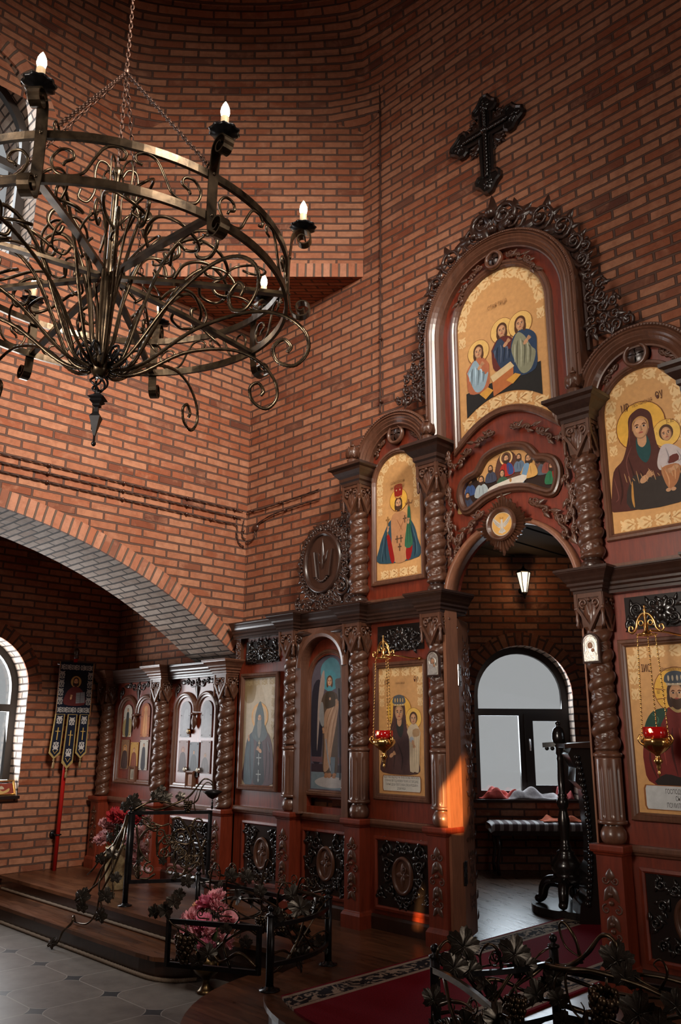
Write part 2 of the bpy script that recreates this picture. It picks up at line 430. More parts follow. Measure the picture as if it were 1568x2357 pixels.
# soldier course round the side arch, and thin protruding mortar bead
def arch_band(name, M_, r0, r1, w):
    m = MB(); n = 40; vs = []; fs = []; us = []
    for i in range(n+1):
        t = radians(AANG - 2*AANG*i/n)
        for r, ww in ((r0, -.01), (r0, w), (r1, w), (r1, -.01)): vs.append((AYC + r*sin(t), AZC + r*cos(t), ww))
    for i in range(n):
        s0 = AR*radians(2*AANG*i/n); s1 = AR*radians(2*AANG*(i+1)/n)
        for k in range(3):
            q = (4*i+k, 4*i+k+1, 4*i+4+k+1, 4*i+4+k); a = (0.02, .02, .165, .165)[k:k+2]
            fs.append(q); us.append([(a[0], s0), (a[1], s0), (a[1], s1), (a[0], s1)])
    m.add(vs, fs, 0, False, M_, None, us); return structure(m.build(name, M['soldier']))
arch_band('trim_1', lambda p: (XL+p[2], p[0], p[1]), AR-.002, AR+.145, .012)
arch_band('trim_2', lambda p: (XS-p[2], p[0], p[1]), AR-.002, AR+.145, .012)
# upper window: ring of radial bricks round the opening
def ring_trim(name, c, hw, zs, zb, f, w=.012, mat='soldier'):
    m = MB(); n = 30; vs = []; fs = []; us = []; P = [((c-hw, zb), (-1, 0)), ((c-hw, zs), (-1, 0))]
    P = [((c+hw*cos(t), zs+hw*sin(t)), (cos(t), sin(t))) for t in [pi*i/n for i in range(n+1)]]
    for (p, d) in P:
        for r, ww in ((-.002, -.01), (-.002, w), (.145, w), (.145, -.01)): vs.append((p[0]+d[0]*r, p[1]+d[1]*r, ww))
    for i in range(n):
        s0 = hw*pi*i/n; s1 = hw*pi*(i+1)/n
        for k in range(3):
            a = (.02, .02, .165, .165)[k:k+2]
            fs.append((4*i+k, 4*i+4+k, 4*i+4+k+1, 4*i+k+1)); us.append([(a[0], s0), (a[0], s1), (a[1], s1), (a[1], s0)])
    m.add(vs, fs, 0, False, f, None, us); return structure(m.build(name, M[mat]))
ring_trim('trim_3', -2.9, .70, 6.48, 5.25, lambda p: (XL+p[2], p[0], p[1]))
# ---------------- windows
M['winframe'] = plain('dark_window_frame', (.030, .022, .018), rough=.45)
def glass_mat():
    m, t, b = nt('window_glass'); t.nodes.remove(b)
    out = t.nodes['Material Output']
    mx = N(t, 'ShaderNodeMixShader', i_0=.06)
    a = N(t, 'ShaderNodeBsdfTransparent'); g = N(t, 'ShaderNodeBsdfGlossy'); g.inputs['Roughness'].default_value = .05
    a.inputs[0].default_value = (.97, .98, .98, 1)
    t.links.new(a.outputs[0], mx.inputs[1]); t.links.new(g.outputs[0], mx.inputs[2]); t.links.new(mx.outputs[0], out.inputs[0])
    return m
M['glass'] = glass_mat()
def window(name, f, hw, z0, zs, transom, mull=.0, sash=False, crown=False):
    # f maps (u, v, w); frame at w=0 .. .06
    root = MB(); o = loop_round(0, hw, z0, zs, 22); t = .075
    inner_top = [(-hw+t, transom+t/2), (hw-t, transom+t/2)] + arc(0, zs, hw-t, 0, 180, 22) if zs > transom else None
    holes = [inner_top] if inner_top else []
    holes += [[(-hw+t, z0+t), (mull-.05, z0+t), (mull-.05, transom-t/2), (-hw+t, transom-t/2)],
              [(mull+.05, z0+t), (hw-t, z0+t), (hw-t, transom-t/2), (mull+.05, transom-t/2)]]
    root.prism(o, 0, .06, 0, f, holes)
    r = structure(root.build(name, M['winframe']))
    if sash:
        a, b_ = mull+.05, hw-t
        s = MB(); s.prism([(a-.04, z0+t-.02), (b_+.02, z0+t-.02), (b_+.02, transom-t/2+.02), (a-.04, transom-t/2+.02)], .05, .085, 0, f,
                [[(a+.05, z0+t+.06), (b_-.045, z0+t+.06), (b_-.045, transom-t/2-.06), (a+.05, transom-t/2-.06)]])
        s.build('sash', M['winframe'], r)
        h = MB(); h.tube([f((a-.0, z0+.62, .10)), f((a-.0, z0+.62, .125)), f((a-.0, z0+.50, .125))], .008, 8); h.build('handle', M['steel'], r)
    g = MB(); g.prism(loop_round(0, hw-.05, z0+.05, zs, 22), .025, .029, 0, f); g.build('pane', M['glass'], r)
    return r
window('window_1', lambda p: (XL-.34-p[2]*-1, -2.9+p[0], p[1]), .70, 5.25, 6.48, 6.30)
window('window_2', lambda p: (XS+.34-p[2], -2.9+p[0], p[1]), .70, 5.25, 6.48, 6.30)
window('window_3', lambda p: (p[0], YW-.34+p[2], p[1]), .70, 5.25, 6.48, 6.30)
# ---------------- north aisle (left, behind the arch) and south aisle
ais = loop_round(-1.33, .57, .72, 1.80)
m = MB(); m.prism([(YW-.5, -.45), (YR+.55, -.45), (YR+.55, 3.5), (YW-.5, 3.5)], -.42, 0, 0, lambda p: (-5.5+p[2], p[0], p[1]), [ais], uv=True)
pale(m, -.42)
structure(m.build('wall_aisle_left', [M['brick'], M['brick_daylit']]))
ring_trim('trim_4', -1.33, .57, 1.80, .72, lambda p: (-5.5+p[2], p[0], p[1]), mat='brick')
window('window_4', lambda p: (-5.5-.30+p[2], -1.33+p[0], p[1]), .57, .72, 1.80, 1.62)
saw2 = loop_round(-1.33, .57, .72, 1.80)
m = MB(); m.prism([(YW-.5, -.45), (YR+.55, -.45), (YR+.55, 3.5), (YW-.5, 3.5)], -.42, 0, 0, lambda p: (5.5-p[2], p[0], p[1]), [saw2], uv=True)
structure(m.build('wall_aisle_right', M['brick']))
window('fill_window', lambda p: (.5+p[0], YW-.34+p[2], p[1]), .60, 1.85, 3.0, 2.8)  # unseen opening added to hold the icon fill lamp
window('window_7', lambda p: (5.5+.30-p[2], -1.33+p[0], p[1]), .57, .72, 1.80, 1.62)
window('window_5', lambda p: (4.36+p[0], YW-.34+p[2], p[1]), .57, 1.3, 2.72, 1.62)
m = MB(); m.box(-6.0, -3.80, YW-.5, YR+.55, 3.35, 3.5); structure(m.build('ceiling_aisle_left', M['dark']))
m = MB(); m.box(3.80, 6.0, YW-.5, YR+.55, 3.35, 3.5); structure(m.build('ceiling_aisle_right', M['dark']))
# unseen mask board, added so its two holes shape the sun patches
def mask_pt(q):
    d = Vector(q)-_so.location; k = (-5.99-_so.location.y)/d.y; r = _so.location+d*k; return (r.x, r.z)
def ccw(P): return P if sum(P[i-1][0]*P[i][1]-P[i][0]*P[i-1][1] for i in range(len(P))) > 0 else P[::-1]
h1 = ccw([mask_pt(q) for q in ((-.585, .0, .86), (-.57, .0, 1.0), (-.535, .12, 1.12), (-.56, .26, 1.22), (-.60, .35, 1.28), (-.63, .44, 1.30), (-.63, .44, .82), (-.57, .28, .70), (-.535, .12, .72), (-.555, .0, .74))])
h2 = ccw([mask_pt(q) for q in ((-.712, .016, .72), (-.675, .016, .66), (-.70, .016, .46), (-.80, .12, .25), (-.82, .12, .06), (-.94, .12, .06), (-.90, .12, .24), (-.82, .12, .42))])
m = MB(); m.prism([(3.74, 1.25), (4.98, 1.25), (4.98, 3.33), (3.74, 3.33)], 0, .03, 0, lambda p: (p[0], -5.99-p[2], p[1]), [h1, h2]); structure(m.build('sun_mask', M['dark']))
# ---------------- tiled floor
def tile_mat():
    m, t, b = nt('octagon_tile_floor'); v = N(t, 'ShaderNodeTexCoord').outputs['Object']
    sp = N(t, 'ShaderNodeSeparateXYZ', i_0=v)
    S = .507
    ax = mth(t, 'ABSOLUTE', mth(t, 'SUBTRACT', mth(t, 'FRACT', mth(t, 'DIVIDE', mth(t, 'ADD', sp.outputs[0], 2.141+S/2+S*40), S)), .5))
    ay = mth(t, 'ABSOLUTE', mth(t, 'SUBTRACT', mth(t, 'FRACT', mth(t, 'DIVIDE', mth(t, 'ADD', sp.outputs[1], 1.515+S/2+S*40), S)), .5))
    ast = mth(t, 'ADD', mth(t, 'POWER', ax, .72), mth(t, 'POWER', ay, .72))
    ins = mth(t, 'LESS_THAN', ast, .285); halo = mth(t, 'LESS_THAN', ast, .315)
    line = mth(t, 'LESS_THAN', mth(t, 'MINIMUM', ax, ay), .0075)
    nz = N(t, 'ShaderNodeTexNoise', i_Vector=v, i_Scale=5.0, i_Detail=6.0, i_Roughness=.65)
    c = ramp(t, nz.outputs[0], [(.3, (.115, .098, .086)), (.7, (.205, .18, .158))])
    c = mixc(t, mth(t, 'MAXIMUM', line, mth(t, 'SUBTRACT', halo, ins)), c, (.33, .30, .27)); c = mixc(t, ins, c, (.022, .024, .028))
    t.links.new(c, b.inputs['Base Color']); b.inputs['Roughness'].default_value = .42
    t.links.new(N(t, 'ShaderNodeBump', i_Height=mth(t, 'SUBTRACT', mth(t, 'MULTIPLY', nz.outputs[0], .3), line), i_Strength=.25, i_Distance=.004).outputs[0], b.inputs['Normal'])
    return m
M['tile'] = tile_mat()
m = MB(); m.box(-6.0, 6.0, YW-.6, YR+.1, -.45, -.28); structure(m.build('floor', M['tile']))
# ---------------- raised solea and ambo
def plank_mat(name, c, rough, ang=0.0, pw=.09, bump=.15):
    m, t, b = nt(name); v = N(t, 'ShaderNodeTexCoord').outputs['Object']
    v = N(t, 'ShaderNodeMapping', i_Vector=v, i_Rotation=(0, 0, ang)).outputs[0]
    br = N(t, 'ShaderNodeTexBrick', i_Vector=v, offset=.37)
    for k, x in (('Color1', (.6, .6, .6, 1)), ('Color2', (1.1, 1.1, 1.1, 1)), ('Mortar', (.25, .25, .25, 1)), ('Scale', 1.0), ('Mortar Size', .0012), ('Brick Width', 1.1), ('Row Height', pw), ('Bias', 0.0)): br.inputs[k].default_value = x
    v2 = N(t, 'ShaderNodeMapping', i_Vector=v, i_Scale=(1.5, 11, 1)).outputs[0]
    nz = N(t, 'ShaderNodeTexNoise', i_Vector=v2, i_Scale=3.0, i_Detail=6.0, i_Distortion=.8)
    col = ramp(t, nz.outputs[0], [(.28, tuple(x*.55 for x in c)), (.72, tuple(x*1.35 for x in c))])
    t.links.new(mixc(t, 1.0, col, br.outputs[0], 'MULTIPLY'), b.inputs['Base Color'])
    rr = N(t, 'ShaderNodeMapRange', i_Value=nz.outputs[0]); rr.inputs[3].default_value = rough*.7; rr.inputs[4].default_value = rough*1.4
    t.links.new(rr.outputs[0], b.inputs['Roughness']); b.inputs['Specular IOR Level'].default_value = .5
    t.links.new(N(t, 'ShaderNodeBump', i_Height=nz.outputs[0], i_Strength=bump, i_Distance=.004).outputs[0], b.inputs['Normal'])
    return m
M['plank'] = plank_mat('brown_laminate', (.13, .050, .022), .30)
M['plank_s'] = plank_mat('worn_sanctuary_floor', (.13, .070, .042), .28, .4, .12, .45)
def mirror(pts): return pts + [(-x, y) for x, y in reversed(pts)]
AMB = [(sin(radians(a))*.97, -.78 - cos(radians(a))*.93) for a in range(90, -1, -6)]
solea_r = [(5.5, YR), (5.5, -.865), (1.9, -.865), (1.72, -.86), (1.5, -.82), (1.25, -.80), (1.06, -.80)] + AMB
solea = mirror([p for p in solea_r]); 
solea = [(x, y) for x, y in solea]
def slab(mb, poly, z0, z1, nose=.03):
    # riser inset a little under the nosing
    c = list(poly)
    mb.prism(c, z1-.028, z1, 0); 
    N_ = len(c); ins = []
    for i in range(N_):
        p = Vector(c[i]); a = (p-Vector(c[i-1])).normalized(); b = (Vector(c[(i+1) % N_])-p).normalized()
        A = sum(c[k-1][0]*c[k][1]-c[k][0]*c[k-1][1] for k in range(N_)); s = 1 if A > 0 else -1
        n = (Vector((-a.y, a.x))+Vector((-b.y, b.x))); n = n.normalized()*s if n.length > 1e-6 else Vector((0, 0))
        ins.append(tuple(p+n*nose))
    mb.prism(ins, z0, z1-.02, 1)
m = MB(); slab(m, solea, -.13, 0.0); structure(m.build('floor_solea', [M['plank'], M['dark']]))
step_r = [(5.5, YR), (5.5, -1.185), (2.40, -1.185), (2.21, -1.165), (2.08, -1.09), (2.01, -.98), (1.98, -.88), (1.94, -.84), (1.62, -.78), (1.47, -.80)] + \
         [(sin(radians(a))*1.42, -.78-cos(radians(a))*1.36) for a in range(84, -1, -6)]
m = MB(); slab(m, mirror(step_r), -.28, -.13); structure(m.build('floor_step', [M['plank'], M['dark']]))
# rope trim lying along the two risers
M['rope'] = plain('jute_rope', (.20, .145, .10), rough=.9, noise=.4, nscale=160)
def rope(name, label, pts, r):
    P = cat(pts, 40); m = MB()
    P = [tuple(p) for p in P]
    d = 0; rad = []
    for i, p in enumerate(P):
        rad.append(r*(1+.12*sin(i*2.1)))
    m.tube(P, rad, 8); return tag(m.build(name, M['rope']), label, 'rope')
def riser_pts(poly, z, off, x0, x1):
    out = []
    for x, y in poly:
        if x0 <= x <= x1: out.append((x, y - off, z))
    return out
rope('rope_trim', 'thin twisted rope tucked along the foot of the upper wooden step', [(-5.45, -.852, -.117), (-4, -.852, -.117), (-3, -.852, -.117), (-1.95, -.852, -.117)], .013)
rope('rope_trim', 'twisted rope along the tiled floor at the foot of the lower step', [(-5.45, -1.172, -.266), (-4, -1.172, -.266), (-3, -1.172, -.266), (-2.45, -1.172, -.266), (-2.21, -1.155, -.266), (-2.065, -1.08, -.266), (-1.985, -.95, -.266)], .014)
# ---------------- sanctuary behind the screen
SA = Vector((-3.35, 1.99, 0)); SDIR = Vector((1, 1, 0)).normalized(); SN = Vector((1, -1, 0)).normalized()
def sf(p):                                       # u along the oblique apse wall from its left end
    q = SA + SDIR*p[0] + SN*p[2]; return (q.x, q.y, p[1])
S0 = .9617                                       # u = along + S0
WC = S0+.905
sw = loop_round(WC, .545, .705, 1.80, 22)
m = MB(); m.prism([(0, -.3), (3.69, -.3), (3.69, 3.9), (0, 3.9)], -.36, 0, 0, sf, [sw], uv=True)
pale(m, -.36)
structure(m.build('wall_apse', [M['brick'], M['brick_daylit']]))
ring_trim('trim_5', WC, .545, 1.80, .7, sf, mat='brick')
window('window_6', lambda p: sf((WC+p[0], p[1], -.27+p[2])), .545, .705, 1.80, 1.62, mull=.03, sash=True)
m = MB(); m.box(-3.7, -3.35, .8, 2.1, -.3, 3.9); structure(m.build('wall_sanctuary_left', M['brick']))
m = MB(); m.box(-.75, 3.7, 4.6, 4.9, -.3, 3.9); structure(m.build('wall_sanctuary_back', M['brick']))
m = MB(); m.box(3.35, 3.7, .8, 4.6, -.3, 3.9); structure(m.build('wall_sanctuary_right', M['brick']))
m = MB()
for i in range(34): m.box(-3.5+i*.21, -3.5+i*.21+.2, .8, 4.9, 3.36+(i % 2)*.012, 3.5)
structure(m.build('ceiling_sanctuary', plain('dark_ceiling_boards', (.020, .013, .010), rough=.9)))
m = MB(); m.box(-3.7, 3.7, YR, 4.9, -.3, 0.0); structure(m.build('floor_sanctuary', M['plank_s']))
m = MB(); m.box(-.70, .70, 0, .05, 0, .03, 0, lambda p: sf((WC+p[0], .675+p[2], -.30+p[1]*7))); structure(m.build('trim_6', M['dark']))
# ================================================================ carving helpers (work in u right, v up, w out)
def scroll(mb, c, R, a0, turns, d, t, M=None, mat=0, w=.0, ball=True, tail=None, n=None):
    n = n or int(10*turns+6); P = []; rr = []
    if tail:
        for k in range(6):
            s = k/6; e = (c[0]+R*cos(a0), c[1]+R*sin(a0))
            tx, ty = -sin(a0)*d, cos(a0)*d
            L = hypot(tail[0]-e[0], tail[1]-e[1])
            h0 = Vector(tail); h3 = Vector(e); h2 = h3 - Vector((tx, ty))*L*.45
            P.append(tuple((h0*(1-s)**2 + 2*(h0*.35+h2*.65)*s*(1-s) + h3*s*s)) + (w,)); rr.append(t*(.45+.55*s))
    for k in range(n+1):
        s = k/n; a = a0 + d*turns*2*pi*s; q = R*(1-.80*s)
        P.append((c[0]+q*cos(a), c[1]+q*sin(a), w + .25*t*s)); rr.append(t*(1-.45*s))
    mb.tube(P, rr, 6, mat, M)
    if ball: mb.sph((P[-1][0], P[-1][1], w+.3*t), t*1.05, mat, M, n=8, m=5)
def leaf(mb, p, ang, L, Wd, M=None, mat=0, w=0.0, h=None, curl=.0):
    h = h or Wd*.5; ca, sa = cos(ang), sin(ang); vs = []; prof = [(0, .12), (.18, .75), (.4, 1), (.62, .72), (.82, .42), (1, .02)]
    for s, k in prof:
        q = curl*s*s*L
        for side, hh in ((-1, 0), (-.5, .72), (0, .55), (.5, .72), (1, 0)):
            x = s*L; y = side*k*Wd*.5 + q
            vs.append((p[0]+x*ca-y*sa, p[1]+x*sa+y*ca, w + hh*h*(k**.7)*(1-.25*s)))
    fs = [(5*i+k, 5*i+k+5, 5*i+k+6, 5*i+k+1) for i in range(5) for k in range(4)]
    mb.add(vs, fs, mat, True, M)
def rosette(mb, c, R, n, M=None, mat=0, w=0.0):
    for k in range(n): leaf(mb, c, 2*pi*k/n+.3, R, R*.75, M, mat, w, R*.35)
    mb.sph((c[0], c[1], w+R*.2), R*.28, mat, M, n=8, m=5)
def grapes(mb, c, R, M=None, mat=0, w=0.0):
    for r_, n in ((0, 1), (.5, 5), (.95, 8)):
        for k in range(n):
            a = 2*pi*k/n+r_; mb.sph((c[0]+R*r_*cos(a), c[1]+R*r_*sin(a)*1.1, w+R*.3*(1.2-r_)), R*.34, mat, M, n=7, m=5)
def acanthus(mb, w, h, M, seed, hole=None, mat=0, d=.012, unit=.052, base=.0):
    # symmetrical field of scrolls and leaves filling a w x h rectangle
    rnd = random.Random(seed); pts = []
    tries = 0
    while tries < 700:
        tries += 1
        r = unit*(.75+.55*rnd.random()); x = rnd.uniform(r*.6, w/2-r*.8); y = rnd.uniform(-h/2+r*.8, h/2-r*.8)
        if hole and (x/(hole[0]+r))**2 + (y/(hole[1]+r))**2 < 1: continue
        if any(hypot(x-a, y-b) < (r+c)*.86 for a, b, c in pts): continue
        pts.append((x, y, r))
    for x, y, r in pts:
        a0 = rnd.uniform(0, 6.28); dd = rnd.choice((-1, 1)); la = rnd.uniform(0, 6.28)
        for s in (1, -1):
            A = a0 if s > 0 else pi-a0
            scroll(mb, (s*x, y), r*.86, A, 1.25, dd*s, d*.8, M, mat, base)
            for k in range(3):
                b = la + k*2.1; b = b if s > 0 else pi-b
                leaf(mb, (s*x+r*.55*cos(b), y+r*.55*sin(b)), b+.7*dd*s, r*1.05, r*.62, M, mat, base+.002, d*1.4, .25*dd*s)
def drop(mb, h, M, mat=0, wd=.034):
    # hanging leaf-drop ornament, from v=0 at the foot up to v=h
    leaf(mb, (0, h*.86), pi/2, h*.14, wd*1.2, M, mat, 0, .012)
    for s in (-1, 1):
        scroll(mb, (s*wd*.62, h*.86), wd*.5, radians(180 if s > 0 else 0), 1.1, s, .0055, M, mat)
        leaf(mb, (0, h*.80), radians(-90+s*22), h*.22, wd, M, mat, 0, .012, s*.12)
        scroll(mb, (s*wd*.72, h*.52), wd*.55, radians(90), 1.1, -s, .0055, M, mat)
        leaf(mb, (0, h*.46), radians(-90+s*20), h*.2, wd, M, mat, 0, .012, s*.1)
        scroll(mb, (s*wd*.55, h*.22), wd*.42, radians(-90), 1.0, s, .005, M, mat)
        leaf(mb, (0, h*.18), radians(-90+s*30), h*.16, wd*.8, M, mat, 0, .010, s*.1)
    for q in (.70, .60, .36, .28): mb.sph((0, h*q, .006), wd*.30, mat, M, n=8, m=5)

# ---------------------------------------------------------------- prototype column meshes (x centred, front at y=0)
CY = .095
def twisted(z0, z1, r, pitch):
    mb = MB(); n = 44; m_ = int((z1-z0)/pitch*26)
    rnd = random.Random(3)
    prof = []
    for j in range(m_+1): prof.append((r, z0+(z1-z0)*j/m_))
    def fn(rr, z, a):
        ph = ((z-z0)/pitch - a/(2*pi)) % 1.0
        e = min(1, (z-z0)/.012, (z1-z)/.012)
        if ph < .60: k = .76 + .24*sin(pi*ph/.60)**.75
        else:
            q = (ph-.60)/.40; s_ = (a*1.0+z*6)
            k = .79 + .075*abs(sin(s_*5.0))*sin(pi*q) + .035*sin(s_*13+q*9)*sin(pi*q)
        return rr*(k if e >= 1 else .74+(k-.74)*max(0, e))
    mb.lathe([(r, z) for r, z in prof], n, 0, None, (0, CY), True, fn)
    return mb
def capital_mb(zb, zt, tw=.094, bw=.062):
    mb = MB(); h = zt-zb
    mb.mould(-bw, bw, CY-bw, CY+bw, [(-.012, zb), (.002, zb+.02), (.008, zb+h*.35), (tw-bw-.012, zb+h*.75), (tw-bw-.006, zt)])
    mb.mould(-tw, tw, CY-tw, CY+tw, [(0, zt-h*.14), (0, zt-.0)])
    for q in range(4):
        Rm = Matrix.Translation((0, CY, 0)) @ Matrix.Rotation(q*pi/2, 4, 'Z')
        f = XF(Rm @ Matrix(((1, 0, 0, 0), (0, 0, -1, -tw+.004), (0, 1, 0, zb), (0, 0, 0, 1))))
        # pierced shield: a pointed frame with a curling leaf in it
        sh = [(-tw*.92, h*.98), (-tw*.92, h*.62), (-tw*.55, h*.40), (0, h*.02), (tw*.55, h*.40), (tw*.92, h*.62), (tw*.92, h*.98)]
        mb.sweep(sh, [(-.008, -.02), (-.008, .010), (.010, .010), (.012, -.02)], False, 0, f)
        for s in (-1, 1):
            scroll(mb, (s*tw*.42, h*.72), tw*.33, radians(-90), 1.15, s, .011, f, 0, -.004)
            leaf(mb, (0, h*.22), radians(90+s*24), h*.55, tw*.7, f, 0, -.012, .024, -s*.18)
        leaf(mb, (0, h*.05), radians(90), h*.75, tw*.62, f, 0, -.014, .030)
        mb.sph((0, h*.80, .004), .014, 0, f, n=8, m=5)
        # corner drop
        g = XF(Rm @ Matrix.Rotation(pi/4, 4, 'Z'))
        rr = -tw*1.30
        mb.lathe([(.004, zb+h*.06), (.012, zb+h*.12), (.009, zb+h*.2), (.014, zb+h*.28), (.010, zb+h*.38), (.016, zb+h*.52)], 8, 0, g, (0, rr))
        mb.sph((0, rr-.002, zb+h*.58), .017, 0, g, n=8, m=5)
    return mb
def cap_block_mb(zb, zt, bw=.10, out=.085, prof=None):
    mb = MB(); h = zt-zb
    prof = prof or [(0, 0), (.0, .10), (.012, .14), (.012, .24), (.026, .32), (.026, .42), (.040, .52), (.046, .60), (.060, .72), (.078, .84), (.080, .88), (.085, .90), (.085, 1.0)]
    mb.mould(-bw, bw, CY-bw, .30, [(o*out/.085, zb+h*s) for o, s in prof])
    return mb
def fluted_mb(zb, zt, r):
    mb = MB(); n = 80; P = []
    zs = [zb+(zt-zb)*k/34 for k in range(35)]
    def fn(rr, z, a):
        s = (a/(2*pi)*9) % 1.0; d = abs(s-.5)*2
        q = (z-zb)/(zt-zb)
        if q < .06 or q > .88: return rr
        e = min(1, (q-.06)/.03, (.88-q)/.05)
        g = max(0, 1-(d/.30)**2) if d < .30 else 0
        return rr - .009*g*e
    mb.lathe([(r, z) for z in zs], n, 0, None, (0, CY), True, fn)
    mb.lathe([(r*.80, zt-.004), (r*1.0, zt+.002), (r*1.10, zt+.008), (r*1.10, zt+.022), (r*.9, zt+.030), (r*.86, zt+.05)], 40, 0, None, (0, CY))
    mb.lathe([(r*1.02, zb-.012), (r*1.10, zb-.008), (r*1.10, zb+.006), (r, zb+.012)], 40, 0, None, (0, CY))
    return mb
def bun_mb(zb, zt, r):
    mb = MB(); h = zt-zb
    mb.lathe([(r*.80, zb), (r*.98, zb+h*.12), (r*1.08, zb+h*.34), (r*1.04, zb+h*.56), (r*.84, zb+h*.80), (r*.72, zb+h*.88), (r*.86, zt)], 40, 0, None, (0, CY))
    return mb
def pedestal_mb(zt, hw=.080):
    mb = MB()
    mb.mould(-hw, hw, .016, .19, [(.018, 0), (.018, .088), (.008, .108), (.003, .112), (0, .118), (0, zt-.062), (.008, zt-.056), (.012, zt-.046), (.022, zt-.040), (.026, zt-.030), (.026, zt-.008), (.022, zt)])
    return mb
RL = .752                      # height of the pedestal rail (0 at the solea)
PR = {}
PR['ped'] = pedestal_mb(RL).mesh('pedestal', M['maho'])
mb = MB(); drop(mb, .46, FR(0, .014, .165), 0, .050); PR['drop'] = mb.mesh('leaf_drop', M['carve'])
PR['bun'] = bun_mb(RL, .868, .070).mesh('bun_base', M['frame'])
PR['flute'] = fluted_mb(.872, 1.235, .077).mesh('fluted_drum', M['frame'])
PR['twist'] = twisted(1.27, 2.005, .084, .132).mesh('twisted_shaft', M['carve'])
PR['capital'] = capital_mb(1.995, 2.225).mesh('capital', M['carve'])
PR['cap'] = cap_block_mb(2.222, 2.372).mesh('cornice_block', M['dark'])
PR['cap_gilt'] = cap_block_mb(2.222, 2.372).mesh('cornice_block', M['frame'])
PR['ubase'] = bun_mb(2.372, 2.455, .070).mesh('bun_base', M['dark'])
PR['utwist'] = twisted(2.45, 3.15, .086, .128).mesh('twisted_shaft', M['carve'])
PR['ucapital'] = capital_mb(3.13, 3.372, .098, .066).mesh('capital', M['carve'])
PR['ucap'] = cap_block_mb(3.365, 3.535, .104, .085, [(0, 0), (0, .16), (.014, .24), (.014, .40), (.03, .50), (.052, .66), (.060, .78), (.080, .84), (.085, .86), (.085, 1.0)]).mesh('cornice_block', M['dark'])
mb = MB(); mb.lathe([(.060, 3.535), (.060, 3.545), (.050, 3.553), (.056, 3.563), (.046, 3.575), (.050, 3.59), (.040, 3.60)], 24, 0, None, (0, .02))
mb.sph((0, .02, 3.652), .062, 0, None, (1, 1, .95), 18, 12)
for k in range(6):
    g = XF(Matrix.Translation((0, .02, 3.652)) @ Matrix.Rotation(k*pi/3, 4, 'Z') @ Matrix(((1, 0, 0, 0), (0, 0, -1, -.050), (0, 1, 0, 0), (0, 0, 0, 1))))
    leaf(mb, (0, -.045), pi/2, .10, .06, g, 0, 0, .018)
leafm = XF(Matrix.Translation((0, .02, 3.712)))
mb.lathe([(.018, 0), (.024, .010), (.010, .024), (.004, .05)], 12, 0, leafm)
PR['ball'] = mb.mesh('leafy_ball_finial', M['carve'])
# aisle columns are shorter and stand straight on the rail
ARL, AZ0 = .715, .715
PR['aped'] = pedestal_mb(ARL).mesh('pedestal', M['maho'])
PR['atwist'] = twisted(ARL, 1.69, .082, .135).mesh('twisted_shaft', M['carve'])
PR['acapital'] = capital_mb(1.68, 1.90).mesh('capital', M['carve'])
PR['acap'] = cap_block_mb(1.895, 2.032).mesh('cornice_block', M['frame'])
def column_low(par, x, cap='cap', real=True):
    e = empty('column', (x, 0, 0), par)
    for nm, k in (('pedestal', 'ped'), ('leaf_drop', 'drop'), ('bun_base', 'bun'), ('fluted_drum', 'flute'), ('twisted_shaft', 'twist'), ('capital', 'capital'), ('cornice_block', cap)):
        inst(nm, PR[k], e)
    return e
def column_up(par, x):
    e = empty('column', (x, 0, 0), par)
    for nm, k in (('bun_base', 'ubase'), ('twisted_shaft', 'utwist'), ('capital', 'ucapital'), ('cornice_block', 'ucap'), ('leafy_ball_finial', 'ball')): inst(nm, PR[k], e)
    return e
def column_aisle(par, x):
    e = empty('column', (x, 0, 0), par)
    for nm, k in (('pedestal', 'aped'), ('leaf_drop', 'drop'), ('twisted_shaft', 'atwist'), ('capital', 'acapital'), ('cornice_block', 'acap')): inst(nm, PR[k], e)
    return e
PX = [-2.23, -1.445, -.634, .634, 1.445]
P1, P0, PM = -3.15, -4.235, -5.315
YP = .14                                       # face of the red panels
COR = [(0, 0), (0, .12), (.010, .16), (.010, .28), (.022, .36), (.022, .46), (.034, .56), (.040, .66), (.052, .78), (.064, .88), (.066, .92), (.072, .94), (.072, 1.0)]
def cornice(par, x0, x1, zb, zt, y=.075, name='cornice', mat='dark'):
    mb = MB(); h = zt-zb; n = len(COR)
    vs = [(x, y-o, zb+h*s) for x in (x0, x1) for o, s in COR]; vs += [(x, .25, z) for x in (x0, x1) for z in (zb, zt)]
    fs = [(i, n+i, n+i+1, i+1) for i in range(n-1)]; b = 2*n
    fs += [(n-1, 2*n-1, b+3, b+1), (0, b, b+2, n), (*range(n), b+1, b), (*range(2*n-1, n-1, -1), b+2, b+3)]
    mb.add(vs, fs, 0, False); return mb.build(name, M[mat], par)
